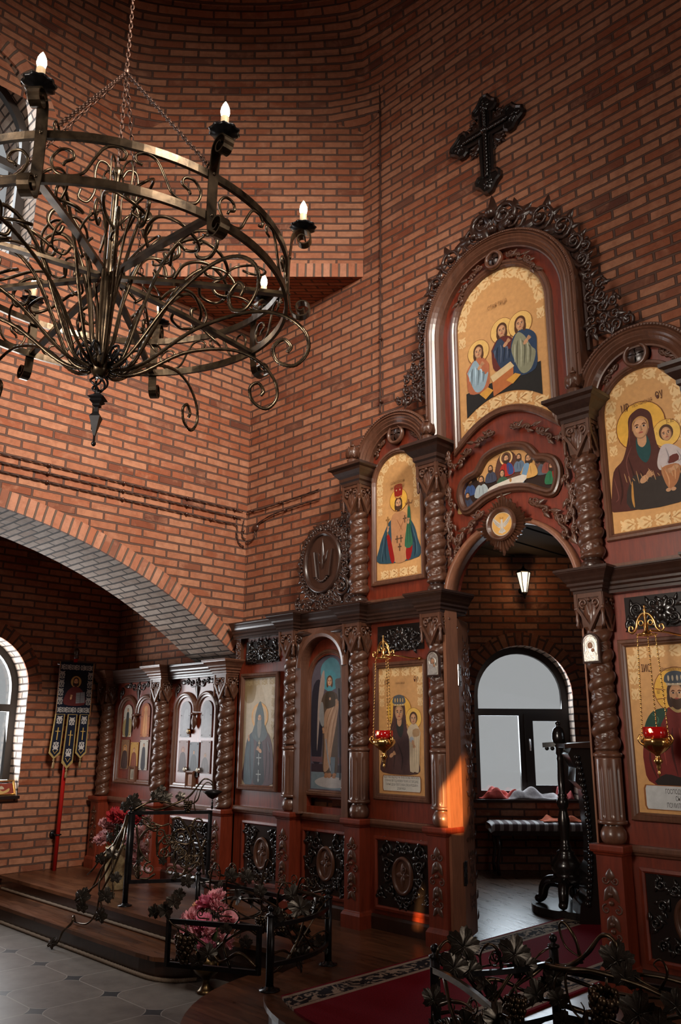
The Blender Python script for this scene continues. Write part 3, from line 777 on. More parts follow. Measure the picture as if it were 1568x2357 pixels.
def carved_base_panel(par, xc, w, h, zc, y=.128, med=True, seed=1, mat='black'):
    # sunk frame, pierced black acanthus, oval medal with a cross
    mb = MB(); f = FR(xc, y, zc)
    mb.sweep([(-w/2, -h/2), (w/2, -h/2), (w/2, h/2), (-w/2, h/2)], [(-.030, -.01), (-.030, .008), (-.012, .012), (-.002, .002), (0, -.012)], True, 0, f)
    e = mb.build('panel_frame', M['maho'], par)
    mb = MB(); mb.box(-w/2, w/2, -h/2, h/2, -.012, -.006, 0, f); acanthus(mb, w, h, f, seed, (.105, .135) if med else None, 0, .013)
    if not med:
        rosette(mb, (0, 0), .075, 8, f, 0, .004)
        for s in (-1, 1): leaf(mb, (s*.04, 0), 0 if s > 0 else pi, w*.30, .06, f, 0, .004, .016)
    mb.build('acanthus_carving', M[mat], par)
    if med:
        mb = MB(); O = arc(0, 0, .086, 0, 354, 59, .118)
        mb.prism(O, -.01, .004, 0, f); mb.sweep(O, [(-.012, 0), (-.010, .016), (.002, .020), (.014, .014), (.016, .002)], True, 0, f, True)
        for k, (L, Wd) in enumerate(((.066, .046), (.082, .044), (.066, .046), (.090, .044))): leaf(mb, (0, .004), k*pi/2, L, Wd, f, 0, .004, .015)
        scroll(mb, (.018, .045), .026, radians(-90), .9, 1, .006, f, 0, .012)
        mb.build('cross_medallion', M['carve'], par)
def rail(par, x0, x1, z, name='dado_rail'):
    mb = MB(); P = [(0, -.06), (.008, -.054), (.012, -.044), (.022, -.038), (.026, -.028), (.026, -.008), (.02, 0)]
    n = len(P); vs = [(x, YP-.012-o, z+s) for x in (x0, x1) for o, s in P] + [(x, YP+.02, z+s) for x in (x0, x1) for s in (-.06, 0)]
    fs = [(i, n+i, n+i+1, i+1) for i in range(n-1)]; b = 2*n; fs += [(n-1, 2*n-1, b+3, b+1), (0, b, b+2, n)]
    mb.add(vs, fs, 0, False); return mb.build(name, M['frame'], par)
def plinth(par, x0, x1):
    mb = MB(); mb.mould(x0, x1, YP-.02, YP+.05, [(.0, 0), (.0, .082), (-.008, .098), (-.012, .10)]); return mb.build('plinth', M['dark'], par)

# ================================================================ lower tier
low = thing('altar_screen', 'lower tier of the carved mahogany altar screen with twisted columns and large icons', 'altar screen', (0, 0, 0))
mb = MB()
for a, b in ((-3.06, PX[0]-.0), (PX[1], -.55), (.55, 3.0)): mb.box(a, b, YP, YP+.05, 0, 2.24)
mb.prism([(PX[0], 0), (PX[1], 0), (PX[1], 2.24), (PX[0], 2.24)], 0, .05, 0, FR(0, YP+.05, 0), [[(-2.085, .80), (-1.595, .80)] + arc(-1.84, 1.76, .245, 0, 180, 16)])
mb.build('back_panel', M['maho'], low)
for i, x in enumerate(PX): column_low(low, x)
bays = [(-3.06, PX[0]), (PX[0], PX[1]), (PX[1], PX[2]), (PX[3], PX[4])]
for k, (a, b) in enumerate(bays):
    cornice(low, a+(.0 if k == 0 else .02), b-.02, 2.215, 2.362); rail(low, a+.04, b-.06, RL); plinth(low, a+.02, b-.06)
    c = (a+b)/2 + (.02 if k == 0 else 0)
    carved_base_panel(low, c, .50, .44, .385, seed=11+k)
for xc in (-2.70, -1.04, 1.04):
    f = FR(xc, YP, 2.085); mb = MB(); mb.box(-.235, .235, -.10, .10, 0, .01, 0, f); acanthus(mb, .47, .21, f, 31+int(xc*10), None, 0, .015, .05, .010); rosette(mb, (0, 0), .085, 8, f, 0, .012)
    mb.build('acanthus_block', M['black'], low)
# narrow end pilaster above the aisle cornice
mb = MB(); mb.box(-3.05, -2.985, .10, .2, 2.0, 2.22); f = FR(-3.018, .10, 2.03); drop(mb, .17, f, 0, .03); mb.build('end_pilaster', M['carve'], low)
# arched front of the deacon door bay
mb = MB(); f = FR(-1.84, .05, 0)
mb.prism([(-.315, RL-.01), (-.245, RL-.01), (-.245, 1.90)] + [(p[0], p[1]) for p in arc(0, 1.90, .245, 180, 0, 24)] + [(.245, RL-.01), (.315, RL-.01), (.315, 2.225), (-.315, 2.225)], -.09, 0, 0, f)
mb.sweep(arc(0, 1.90, .245, 0, 180, 28), [(0, 0), (-.004, .012), (-.03, .018), (-.036, .008), (-.055, .006), (-.058, 0)], False, 0, f)
mb.build('niche_arch', M['frame'], low)
for s in (-1, 1):
    mb = MB(); leaf(mb, (s*.305, 2.195), radians(180 if s > 0 else 0)+s*.10, .20, .05, f, 0, .002, .022, -s*.02); scroll(mb, (s*.27, 2.14), .032, radians(90), 1.2, s, .010, f, 0, .004); leaf(mb, (s*.29, 2.12), radians(-90), .14, .045, f, 0, .002, .02)
    mb.build('spandrel_leaves', M['dark'], low)
# the jambs and round head of the royal doorway
for s in (-1, 1):
    e_ = .532 if s < 0 else .548; mb = MB(); mb.box(min(s*.560, s*e_), max(s*.560, s*e_), .05, .185, 0, 2.27)
    mb.build('door_jamb', M['jamb'], low)
mb = MB(); O = arc(0, 2.27, .53, 0, 180, 36); vs = []; fs = []
for (x, z) in O:
    for r, y in ((1, .06), (1, .185), (1.06, .185), (1.06, .06)): vs.append((x*r, y, 2.27+(z-2.27)*r))
for i in range(36):
    for k in range(4): fs.append((4*i+k, 4*i+(k+1) % 4, 4*i+4+(k+1) % 4, 4*i+4+k))
mb.add(vs, fs, 0, True); mb.build('door_arch_lining', M['jamb'], low)

# ================================================================ upper tier
up = thing('altar_screen', 'upper tier of the altar screen with the tall arched gable above the royal doors', 'altar screen')
for x in PX[1:]: column_up(up, x)
def arch_gable(par, xc, zs, ri, ro, y, legs=0.0, name='gable_arch'):
    mb = MB(); f = FR(xc, y, 0)
    P = ([(ro, zs-legs)] if legs else []) + arc(0, zs, ro, 0, 180, 40) + ([(-ro, zs-legs)] if legs else [])
    W_ = ro-ri
    prof = [(0, -.20), (0, .000), (.008, .010), (.020, .010), (.026, .000), (.032, .012), (.30*W_, .016), (.34*W_, .004), (.42*W_, .008), (.52*W_, -.004), (.60*W_, .002), (.72*W_, -.014), (.80*W_, -.010), (.92*W_, -.034), (W_, -.036), (W_, -.20)]
    mb.sweep(P, prof, False, 0, f)
    o = mb.build(name, M['frame'], par)
    mb = MB(); L = 0; Q = cat([(p[0]*(1-.016/ro) if True else 0, zs+(p[1]-zs)*(1-.016/ro)) for p in P], 3)
    acc = 0
    for i in range(1, len(Q)):
        acc += (Q[i]-Q[i-1]).length
        if acc >= .017: mb.sph((Q[i].x, Q[i].y, .010), .0072, 0, f, n=6, m=4); acc = 0
    mb.build('bead_moulding', M['frame'], par)
    return o
def roundel(par, xc, zc, r, y):
    mb = MB(); f = FR(xc, y, zc); O = arc(0, 0, r, 0, 351, 39)
    mb.sweep(O, [(-.022, 0), (-.020, .020), (-.006, .030), (.006, .020), (.008, .0)], True, 0, f, True)
    mb.build('roundel_ring', M['frame'], par)
    mb = MB(); 
    for k in range(4):
        a0 = k*pi/2; P = [(0, 0)] + [(r*.93*cos(a), r*.93*sin(a)) for a in [a0+pi/4-.62+1.24*j/8 for j in range(9)]]
        vs = [(0, 0, .02)]+[(q[0], q[1], .006) for q in P[1:]]+[(q[0]*.55, q[1]*.55, .022) for q in P[1:]]
        fs = [(0, 10+j, 11+j) for j in range(8)]+[(10+j, 1+j, 2+j, 11+j) for j in range(8)]
        mb.add(vs, fs, 0, True, f)
    mb.sph((0, 0, .022), r*.14, 0, f, n=8, m=5); mb.prism(O, 0, .004, 0, f)
    mb.build('cross_boss', M['dark'], par)
def sprays(par, xc, zc, y, pts, name='leaf_spray', mat='carve', sc=1.0):
    # pts: list of (u, v, angle, length) sprays, mirrored
    f = FR(xc, y, zc)
    for u, v, a, L in pts:
        for s in (1, -1):
            mb = MB()
            A = radians(a) if s > 0 else pi-radians(a); d = (cos(A), sin(A)); q = (-d[1]*s, d[0]*s)
            n = max(2, int(L/(.075*sc))); w0 = .0095*sc
            mb.tube([(s*u+d[0]*L*k/8+q[0]*.010*sin(k*1.6), v+d[1]*L*k/8+q[1]*.010*sin(k*1.6), .002) for k in range(9)], [w0*(1.3-.08*k) for k in range(9)], 6, 0, f)
            for k in range(n):
                e = (k+.4)/n; r = .030*sc*(1.25-.6*e)
                c = (s*u+d[0]*L*e+q[0]*r*.5*(-1)**k, v+d[1]*L*e+q[1]*r*.5*(-1)**k)
                scroll(mb, c, r, A+pi*.9, 1.2, s*(-1)**k, .0095*sc, f, 0, .002, True, (s*u+d[0]*L*max(0, e-.5/n), v+d[1]*L*max(0, e-.5/n)))
                leaf(mb, (c[0]-q[0]*r*.6, c[1]-q[1]*r*.6), A+s*.5*(-1)**k, r*2.3, r*1.25, f, 0, .002, .016*sc, .2*s)
                mb.sph((c[0]+d[0]*r*.9, c[1]+d[1]*r*.9, .010), .011*sc, 0, f, n=7, m=5)
            leaf(mb, (s*u+d[0]*L*.92, v+d[1]*L*.92), A, .07*sc, .034*sc, f, 0, .002, .014, .25*s)
            mb.build(name, M[mat], par)
# side bays
for s in (-1, 1):
    xc = s*1.04
    mb = MB(); f = FR(xc, .19, 0)
    mb.prism([(-.40, 2.36), (.40, 2.36), (.40, 3.52)] + arc(0, 3.53, .36, 0, 180, 24) + [(-.40, 3.52)], 0, .05, 0, f)
    mb.build('back_panel', M['maho'], up)
    arch_gable(up, xc, 3.50, .29, .435, .06)
    roundel(up, xc, 3.745, .066, .115)
    sprays(up, xc, 3.60, .135, [(.14, .13, -38, .17)])
# middle bay: panel round the doorway, then the tall arch
mb = MB(); f = FR(0, .19, 0)
mb.prism([(-.57, 2.27)] + [(-.54, 2.27)] + arc(0, 2.27, .54, 180, 0, 30) + [(.57, 2.27), (.57, 4.42)] + arc(0, 4.42, .57, 0, 180, 30), -.04, .05, 0, f)
mb.build('back_panel', M['maho'], up)
arch_gable(up, 0, 4.416, .545, .678, .06, legs=.88)
roundel(up, 0, 4.895, .058, .10)
sprays(up, 0, 4.80, .10, [(.11, .085, -18, .16), (.26, .0, -50, .17)])
sprays(up, 0, 3.30, .10, [(.07, .20, -8, .20), (.28, .12, -30, .17), (.50, .16, -95, .16), (.50, -.12, -92, .20), (.52, -.32, -100, .16)], sc=1.05)
sprays(up, 0, 2.86, .10, [(.19, .06, -28, .20), (.38, -.06, -60, .22), (.52, .06, -92, .30)], sc=1.15)
# crest over the great arch
mb = MB(); f = FR(0, .13, 0)
for s in (1, -1):
    for k, (deg, r) in enumerate(((77, .112), (58, .108), (41, .090), (27, .070), (14, .055))):
        a = radians(90-(90-deg)) if s > 0 else pi-radians(deg); R0 = .688+r*.9
        c = (R0*cos(a), 4.416+R0*sin(a))
        scroll(mb, c, r, a-s*2.2, 1.45, s, .017, f, 0, .012, True, ((.69)*cos(a+s*.22), 4.416+.69*sin(a+s*.22)))
        for q in range(3): leaf(mb, (c[0]+r*.5*cos(a+q*1.3-1.3), c[1]+r*.5*sin(a+q*1.3-1.3)), a+(q-1)*1.0, r*1.15, r*.7, f, 0, .006, .03, .2*s)
        leaf(mb, ((.69)*cos(a-s*.1), 4.416+.69*sin(a-s*.1)), a-s*1.2, r*1.7, r*.8, f, 0, .004, .03)
        mb.sph((c[0], c[1], .03), r*.28, 0, f, n=8, m=5)
    scroll(mb, (.10*s, 5.26), .115, radians(-90), 1.5, s, .026, f, 0, .016); leaf(mb, (.05*s, 5.12), radians(90-s*30), .22, .13, f, 0, .01, .04, -.35*s)
    leaf(mb, (.02*s, 5.20), radians(90-s*14), .22, .09, f, 0, .012, .035, -.30*s); leaf(mb, (.20*s, 5.17), radians(90-s*70), .15, .09, f, 0, .01, .035, -.3*s)
leaf(mb, (0, 5.22), radians(90), .26, .11, f, 0, .02, .04); mb.sph((0, 5.30, .05), .05, 0, f); mb.sph((0, 5.16, .04), .04, 0, f)
mb.prism(arc(0, 4.416, .735, 20, 160, 40) + arc(0, 4.416, .67, 160, 20, 40), -.03, .0, 0, f)
mb.build('crest_carving', M['dark'], up)
# pierced wing carvings beside the great arch
for s in (-1, 1):
    mb = MB(); f = FR(s*.70, .13, 3.60); rnd = random.Random(5)
    for k in range(9):
        v = .06+k*.085; wmax = .34*(1-k/9.5)
        for q in range(max(1, int(wmax/.085))):
            u = s*(.045+q*.085); r = .045
            scroll(mb, (u, v+.36), r, rnd.uniform(0, 6), 1.2, rnd.choice((1, -1)), .012, f, 0, .006)
            leaf(mb, (u, v+.36), rnd.uniform(0, 6.28), .085, .045, f, 0, .004, .022, .2); mb.sph((u+s*.02, v+.40, .012), .014, 0, f, n=7, m=5)
    mb.box(min(0, s*.02), max(0, s*.02), .30, 1.12, -.03, .008, 0, f)
    mb.build('wing_carving', M['dark'], up)
# oval tablet carving standing on the cornice left and right
for s in (-1, 1):
    f = FR(s*1.875, .10, 2.79); mb = MB(); O = arc(0, 0, .205, 0, 354, 59, .245)
    mb.prism(O, -.02, .012, 0, f); mb.sweep(O, [(-.03, -.01), (-.026, .030), (-.006, .038), (.008, .024), (.014, .006)], True, 0, f, True)
    for q in (-1, 1):
        mb.box(-.022, .022, -.13, .10, .012, .034, 0, lambda p, q=q: f((q*.095+p[0]+q*.18*p[1]*.9, p[1], p[2])), .006)
        leaf(mb, (0, -.02), radians(90+q*28), .14, .06, f, 0, .012, .025)
    leaf(mb, (0, -.06), radians(90), .27, .05, f, 0, .016, .03)
    for k in range(9): mb.sph((-.08+k*.02, -.165+.05*(abs(k-4)/4)**2, .018), .014, 0, f, n=7, m=5)
    mb.build('tablet_medallion', M['dark'], up)
    mb = MB(); rnd = random.Random(9)
    for k in range(34):
        a = 2*pi*k/34; r = 1.0; e = (.265*cos(a), .305*sin(a)); rr = .042+.016*rnd.random()
        scroll(mb, e, rr, a+pi, 1.25, (-1)**k, .014, f, 0, .008); leaf(mb, e, a+rnd.uniform(-.8, .8), rr*1.6, rr*.9, f, 0, .004, .026, .2)
    for i in range(6):
        for j in range(3):
            u = -.30+i*.12; v = -.33-.03*j+.0*i
            scroll(mb, (u, v), .05, rnd.uniform(0, 6), 1.3, (-1)**(i+j), .014, f, 0, .006); leaf(mb, (u, v), rnd.uniform(0, 6.28), .09, .05, f, 0, .004, .025, .2)
    for i in range(9):
        for j in range(4):
            v = .02+i*.075; u = -s*(.20+j*.07)
            if j*.07 > .17-.0*i and v > .35: pass
            if hypot(u/.25, v/.29) < 1.02 or (v > .18 and abs(u) < .18+ (v-.18)*.12): continue
            scroll(mb, (u, v), .042, rnd.uniform(0, 6), 1.2, (-1)**(i+j), .012, f, 0, .006); leaf(mb, (u, v), rnd.uniform(0, 6.28), .085, .045, f, 0, .004, .022, .2)
    b0 = -s*.33
    mb.box(min(b0, b0-s*.03), max(b0, b0-s*.03), -.42, .62, -.03, .012, 0, f)
    scroll(mb, (-s*.24, -.24), .085, radians(90), 1.5, s, .020, f, 0, .012)
    mb.build('scrollwork_surround', M['dark'], up)
for a, b in ((PX[1], PX[2]), (PX[3], PX[4])):
    mb = MB(); mb.box(a+.07, b-.07, .10, .19, 2.362, 2.40); mb.build('sill_rail', M['frame'], up)

# ================================================================ aisle section, left
ais_s = thing('altar_screen', 'low left wing of the altar screen running under the side arch beside the banner', 'altar screen')
mb = MB(); mb.box(-5.49, -3.04, YP, YP+.05, 0, 1.99); mb.build('back_panel', M['maho'], ais_s)
for x in (PM, P0, P1): column_aisle(ais_s, x)
for k, (a, b) in enumerate(((PM, P0), (P0, P1))):
    cornice(ais_s, a+.02, b-.02, 1.895, 2.028); rail(ais_s, a+.06, b-.06, ARL); plinth(ais_s, a+.06, b-.06)
    c = (a+b)/2
    carved_base_panel(ais_s, c, .62, .40, .37, med=False, seed=51+k)
    mb = MB(); f = FR(c, YP, 0); hw = .36; ri = .155; zs = 1.575
    path = [(-hw, .86), (hw, .86), (hw, zs)] + arc(hw-.18, zs, .18, 8, 180, 18) + arc(-hw+.18, zs, .18, 0, 172, 18) + [(-hw, zs)]
    mb.sweep(path, [(-.012, 0), (-.010, .020), (.006, .034), (.018, .030), (.024, .018), (.040, .014), (.046, 0)], True, 0, f)
    mb.build('double_arch_frame', M['frame'], ais_s)
    mb = MB()
    mb.lathe([(.004, 1.405), (.016, 1.42), (.034, 1.455), (.038, 1.49), (.022, 1.525), (.026, 1.54), (.050, 1.548), (.050, 1.562)], 14, 0, lambda p: (c+p[0], YP-.028+p[1]*.7, p[2]))
    mb.build('pendant_drop', M['carve'], ais_s)
    mb = MB(); g = FR(c, YP, 1.80)
    leaf(mb, (0, .06), radians(-90), .17, .07, g, 0, 0, .03); rosette(mb, (0, .05), .05, 6, g, 0, .004)
    for s in (-1, 1):
        scroll(mb, (s*.09, .05), .035, radians(-90), 1.2, s, .010, g, 0, .004, True, (0, .02)); scroll(mb, (s*.17, .06), .028, radians(90), 1.2, -s, .009, g, 0, .004, True, (s*.12, .03)); leaf(mb, (s*.19, .06), 0 if s > 0 else pi, .12, .05, g, 0, .003, .02)
        scroll(mb, (s*.34, .0), .045, radians(90), 1.3, s, .011, g, 0, .004); leaf(mb, (s*.36, .03), radians(-90), .12, .05, g, 0, .003, .02)
    mb.build('leaf_spray', M['dark'], ais_s)
# ================================================================ painted icons
GOLD = (.66, .35, .135); PALE = (.84, .58, .29); HALO = (.80, .44, .07); SKIN = (.56, .30, .16); INK = (.10, .03, .015)
class Art:
    def __init__(s, w, h, outline=None, bg=GOLD):
        s.w, s.h = w, h; s.mb = MB(); s.k = 0
        s.out = outline or [(-w/2, 0), (w/2, 0), (w/2, h), (-w/2, h)]
        s.mb.prism(s.out, -.006, 0, 0, None, (), bg)
    def p(s, q): return (q[0]*s.w/2, q[1]*s.h)
    def raw(s, c, P):
        s.k += 1; s.mb.prism(P, .00003*s.k, .00003*s.k, 0, None, (), c); return s
    def poly(s, c, pts, sm=5):
        P = [s.p(q) for q in pts]
        if sm: P = [tuple(q) for q in cat(P, sm, True)]
        return s.raw(c, P)
    def ell(s, c, x, y, r, ry=None, rot=0.0, n=26):
        X, Y = s.p((x, y)); a = r*s.w/2; b = (ry if ry is not None else r)*s.w/2; cr, sr = cos(radians(rot)), sin(radians(rot))
        return s.raw(c, [(X+a*cos(t)*cr-b*sin(t)*sr, Y+a*cos(t)*sr+b*sin(t)*cr) for t in [2*pi*i/n for i in range(n)]])
    def stroke(s, c, pts, wd, taper=True, sm=5):
        P = [Vector(s.p(q)) for q in pts]
        if sm: P = cat(P, sm)
        n = len(P); L = []; Rr = []
        for i in range(n):
            t = (P[min(i+1, n-1)]-P[max(i-1, 0)]); t = t.normalized() if t.length > 1e-9 else Vector((1, 0)); q = Vector((-t.y, t.x))
            e = wd*s.w/4*((sin(pi*(i+.35)/(n-.3))**.6) if taper else 1)
            L.append(P[i]+q*e); Rr.append(P[i]-q*e)
        s.k += 1; z = .00003*s.k
        vs = [(*q, z) for q in L]+[(*q, z) for q in Rr]
        s.mb.add(vs, [(i, n+i, n+i+1, i+1) for i in range(n-1)], 0, False, None, c); return s
    def folds(s, c, lines, wd=.03):
        for l in lines: s.stroke(c, l, wd)
        return s
    def halo(s, x, y, r, c=HALO, rim=(.22, .07, .02)): return s.ell(rim, x, y, r*1.035).ell(c, x, y, r)
    def face(s, x, y, r, hair=(.06, .025, .015), beard=None, tilt=0, skin=SKIN, long=True, k=1.0):
        dk = tuple(q*.55 for q in skin); lt = tuple(min(1, q*1.22) for q in skin); ct, st = cos(radians(tilt)), sin(radians(tilt))
        def T(a, b): a *= r; b *= r; return (x+(a*ct-b*st), y+(a*st+b*ct)*s.w/2/s.h)
        if hair: s.ell(hair, *T(0, .18), r*1.02, r*1.2, tilt)
        if hair and long:
            for q in (-1, 1): s.ell(hair, *T(q*.72, -.55), r*.34, r*.85, tilt)
        if beard: s.ell(beard, *T(0, -.85), r*.62, r*.80, tilt)
        s.ell(dk, *T(0, -.05), r*.76, r*1.05, tilt); s.ell(skin, *T(-.05, -.02), r*.68, r*.98, tilt); s.ell(lt, *T(-.1, .42), r*.42, r*.30, tilt)
        s.ell(lt, *T(-.30, -.22), r*.20, r*.24, tilt)
        if beard:
            s.poly(beard, [T(-.66, -.35), T(-.35, -.52), T(0, -.46), T(.35, -.52), T(.66, -.35), T(.5, -1.0), T(0, -1.42), T(-.5, -1.0)])
        for q in (-1, 1):
            s.stroke(INK, [T(q*.14, .24), T(q*.34, .31), T(q*.56, .20)], r*.13); s.ell((.66, .52, .42), *T(q*.33, .08), r*.17, r*.09, tilt); s.ell((.02, .012, .01), *T(q*.33, .08), r*.10, r*.10, tilt)
        s.stroke(dk, [T(.03, .2), T(.07, -.15), T(.12, -.28), T(-.04, -.32)], r*.12); s.stroke((.38, .09, .06), [T(-.22, -.53), T(0, -.50), T(.22, -.53)], r*.17)
        return s
    def hand(s, x, y, r, ang, c=SKIN):
        s.ell(c, x, y, r, r*.62, ang)
        for k in range(4):
            a = radians(ang)+(k-1.5)*.20; d = (cos(a), sin(a)*s.w/2/s.h)
            s.stroke(c, [(x+d[0]*r*.5, y+d[1]*r*.5), (x+d[0]*r*1.3, y+d[1]*r*1.3), (x+d[0]*r*2.0, y+d[1]*r*2.0+.0)], r*.42)
            s.stroke(tuple(q*.5 for q in c), [(x+d[0]*r*.7, y+d[1]*r*.7-.002), (x+d[0]*r*1.9, y+d[1]*r*1.9-.002)], r*.10)
        return s
    def motif(s, x, y, ang, L, c=PALE):
        # one pale acanthus spray of the engraved border (metre coordinates)
        def st(pts, w):
            s.stroke(c, [(q[0]/(s.w/2), q[1]/s.h) for q in pts], w/(s.w/4), True, 5)
        ca, sa = cos(ang), sin(ang)
        def G(a, b): return (x+(a*ca-b*sa)*L, y+(a*sa+b*ca)*L)
        w = L*.075
        for q in (-1, 1):
            st([G(-.48, 0), G(-.25, q*.12), G(.0, q*.30), G(.22, q*.26), G(.24, q*.10), G(.10, q*.10), G(.12, q*.17)], w)
            st([G(-.1, q*.05), G(.2, q*.06), G(.42, q*.20), G(.50, q*.36)], w*1.2); st([G(-.3, q*.1), G(-.32, q*.25), G(-.20, q*.33)], w)
        st([G(-.2, 0), G(.15, .0), G(.5, 0)], w*1.5)
        s.ell(c, G(.14, .15)[0]/(s.w/2), G(.14, .15)[1]/s.h, L*.05/(s.w/2)); s.ell(c, G(.14, -.15)[0]/(s.w/2), G(.14, -.15)[1]/s.h, L*.05/(s.w/2))
        return s
    def border(s, inset, L, bottom=True, zs=None, top=True):
        hw = s.w/2-inset
        if zs is not None:
            n = max(5, int(pi*hw/L/1.12)); 
            for i in range(n):
                a = pi*(i+.5)/n; s.motif(hw*cos(a), zs+hw*sin(a), a+pi/2 if i >= n/2 else a-pi/2, L)
        elif top:
            n = int(2*hw/L)
            for i in range(n): s.motif(-hw+(i+.5)*2*hw/n, s.h-inset, 0 if i >= n/2 else pi, L)
        z1 = zs if zs is not None else s.h-inset*1.2
        for q in (-1, 1):
            for k in range(3):
                z = z1-L*.55-k*L*1.02
                if z > s.h*.46: s.motif(q*hw, z, pi/2, L*(1-.12*k))
        if bottom:
            n = 4
            for i in range(n): s.motif(-hw*.98+(i+.5)*1.96*hw/n, inset*.95, 0 if i >= n/2 else pi, 1.96*hw/n*.95)
        return s
def text_into(mb, txt, x, y, size, f, c, sx=.62, rot=0.0, w=.0):
    cu = bpy.data.curves.new('lettering', 'FONT'); cu.body = txt; cu.size = size; cu.align_x = 'CENTER'; cu.resolution_u = 2
    ob = bpy.data.objects.new('lettering', cu); me = bpy.data.meshes.new_from_object(ob)
    ca, sa = cos(rot), sin(rot)
    vs = [(x+(v.co.x*sx*ca-v.co.y*sa), y+(v.co.x*sx*sa+v.co.y*ca), w) for v in me.vertices]
    mb.add(vs, [tuple(p.vertices) for p in me.polygons], 0, False, f, c)
    bpy.data.objects.remove(ob); bpy.data.curves.remove(cu); bpy.data.meshes.remove(me)
FRAME_PROF = [(-.044, -.02), (-.044, .016), (-.038, .026), (-.022, .028), (-.014, .020), (-.008, .022), (.0, .012), (.003, .002)]
def icon(label, art, x, z, y=.135, frame=True, mat='paint', prof=None, words=(), name='framed_icon', group=None, extra=None, fmat='frame', cat_='icon', hook=True):
    t = thing(name, label, cat_, (x, y, z), group)
    f = FR(0, 0, 0)
    if frame:
        mb = MB(); mb.sweep(art.out, prof or FRAME_PROF, True, 0, f); mb.build('frame', M[fmat], t)
    mb = MB(); a = art.mb
    for vv in [a]:
        mb.v = [f(p) for p in vv.v]; mb.f = vv.f; mb.m = vv.m; mb.s = vv.s; mb.c = vv.c; mb.uv = vv.uv
    o = mb.build('painting', M[mat], t)
    if words:
        lm = MB(); zz = .00003*(art.k+8)
        for (txt, u, v, size, col, sx, rot) in words: text_into(lm, txt, u, v, size, f, col, sx, rot, zz)
        lm.build('lettering', M['paint'], t)
    return t
def crown(a, x, y, r, c1=(.10, .11, .12), c2=(.55, .36, .14)):
    k = a.w/2/a.h
    a.poly(c2, [(x-r*.95, y), (x+r*.95, y), (x+r*1.02, y+r*.30*k), (x-r*1.02, y+r*.30*k)], 0)
    a.poly(c1, [(x-r*1.0, y+r*.28*k), (x+r*1.0, y+r*.28*k), (x+r*1.12, y+r*.95*k), (x+r*.7, y+r*1.35*k), (x, y+r*1.5*k), (x-r*.7, y+r*1.35*k), (x-r*1.12, y+r*.95*k)], 4)
    for q in (-.7, -.25, .25, .7): a.ell(c2, x+q*r, y+r*.75*k, r*.11, r*.3); a.ell((.7, .6, .45), x+q*r, y+r*.15*k, r*.08)
    return a
def madonna(a, x, y, r, robe, trim, cx, cy, cr, base, child=True, crn=False, under=(.03, .06, .06)):
    k = a.w/2/a.h; lo = tuple(q*.5 for q in robe); hi = tuple(min(1, q*1.9+.01) for q in robe)
    a.halo(x, y+r*.15*k, r*2.25)
    if child: a.halo(cx, cy+cr*.1*k, cr*2.0, (.82, .50, .11))
    a.poly(robe, [(x-r*.2, y+r*1.75*k), (x-r*1.05, y+r*1.1*k), (x-r*1.22, y-r*.6*k), (x-r*1.9, y-r*2.6*k), (x-r*2.9, y-r*3.6*k), (x-r*3.3, y-r*6*k), (x-r*3.35, base+.10), (x-r*3.2, base), (min(.93, x+r*3.2), base), (min(.93, x+r*3.3), y-r*6*k), (min(.9, x+r*2.9), y-r*3.4*k), (x+r*1.5, y-r*2.3*k), (x+r*1.2, y-r*.6*k), (x+r*1.05, y+r*1.0*k), (x+r*.45, y+r*1.65*k)], 4)
    a.poly(under, [(x-r*.45, y-r*.9*k), (x+r*.5, y-r*.9*k), (x+r*.75, y-r*2.4*k), (x+r*.2, y-r*3.4*k), (x-r*.5, y-r*2.4*k)], 4)
    a.poly(SKIN, [(x-r*.3, y-r*.5*k), (x+r*.35, y-r*.5*k), (x+r*.42, y-r*1.5*k), (x+.02*r, y-r*1.9*k), (x-r*.38, y-r*1.5*k)], 3)
    a.face(x, y, r*.98, hair=None, skin=SKIN)
    a.stroke(robe, [(x-r*.95, y-r*.9*k), (x-r*.88, y+r*.3*k), (x-r*.35, y+r*1.15*k), (x+r*.4, y+r*1.1*k), (x+r*.85, y+r*.2*k), (x+r*.9, y-r*.9*k)], r*.55)
    a.stroke(trim, [(x-r*.78, y-r*.2*k), (x-r*.62, y+r*.62*k), (x, y+r*.98*k), (x+r*.62, y+r*.55*k), (x+r*.75, y-r*.3*k)], r*.16)
    a.folds(lo, [[(x-r*2.4, y-r*3.3*k), (x-r*2.2, y-r*5.5*k), (x-r*2.5, base+.04)], [(x-r*1.4, y-r*2.5*k), (x-r*.9, y-r*5*k), (x-r*1.1, base+.03)], [(x-r*.4, y-r*4*k), (x+r*.5, y-r*6*k), (x+r*.3, base+.02)], [(x+r*1.8, y-r*5*k), (x+r*2, base+.02)]], .05)
    a.folds(hi, [[(x-r*2.9, y-r*4.2*k), (x-r*2.6, y-r*6*k), (x-r*2.9, base+.06)], [(x-r*1.0, y-r*1.6*k), (x-r*1.6, y-r*3*k), (x-r*1.3, y-r*5*k)], [(x-r*.8, y+r*1.2*k), (x-r*1.05, y-.0), (x-r*1.15, y-r*1.4*k)]], .026)
    if crn: crown(a, x, y+r*.95*k, r*1.02)
    return a
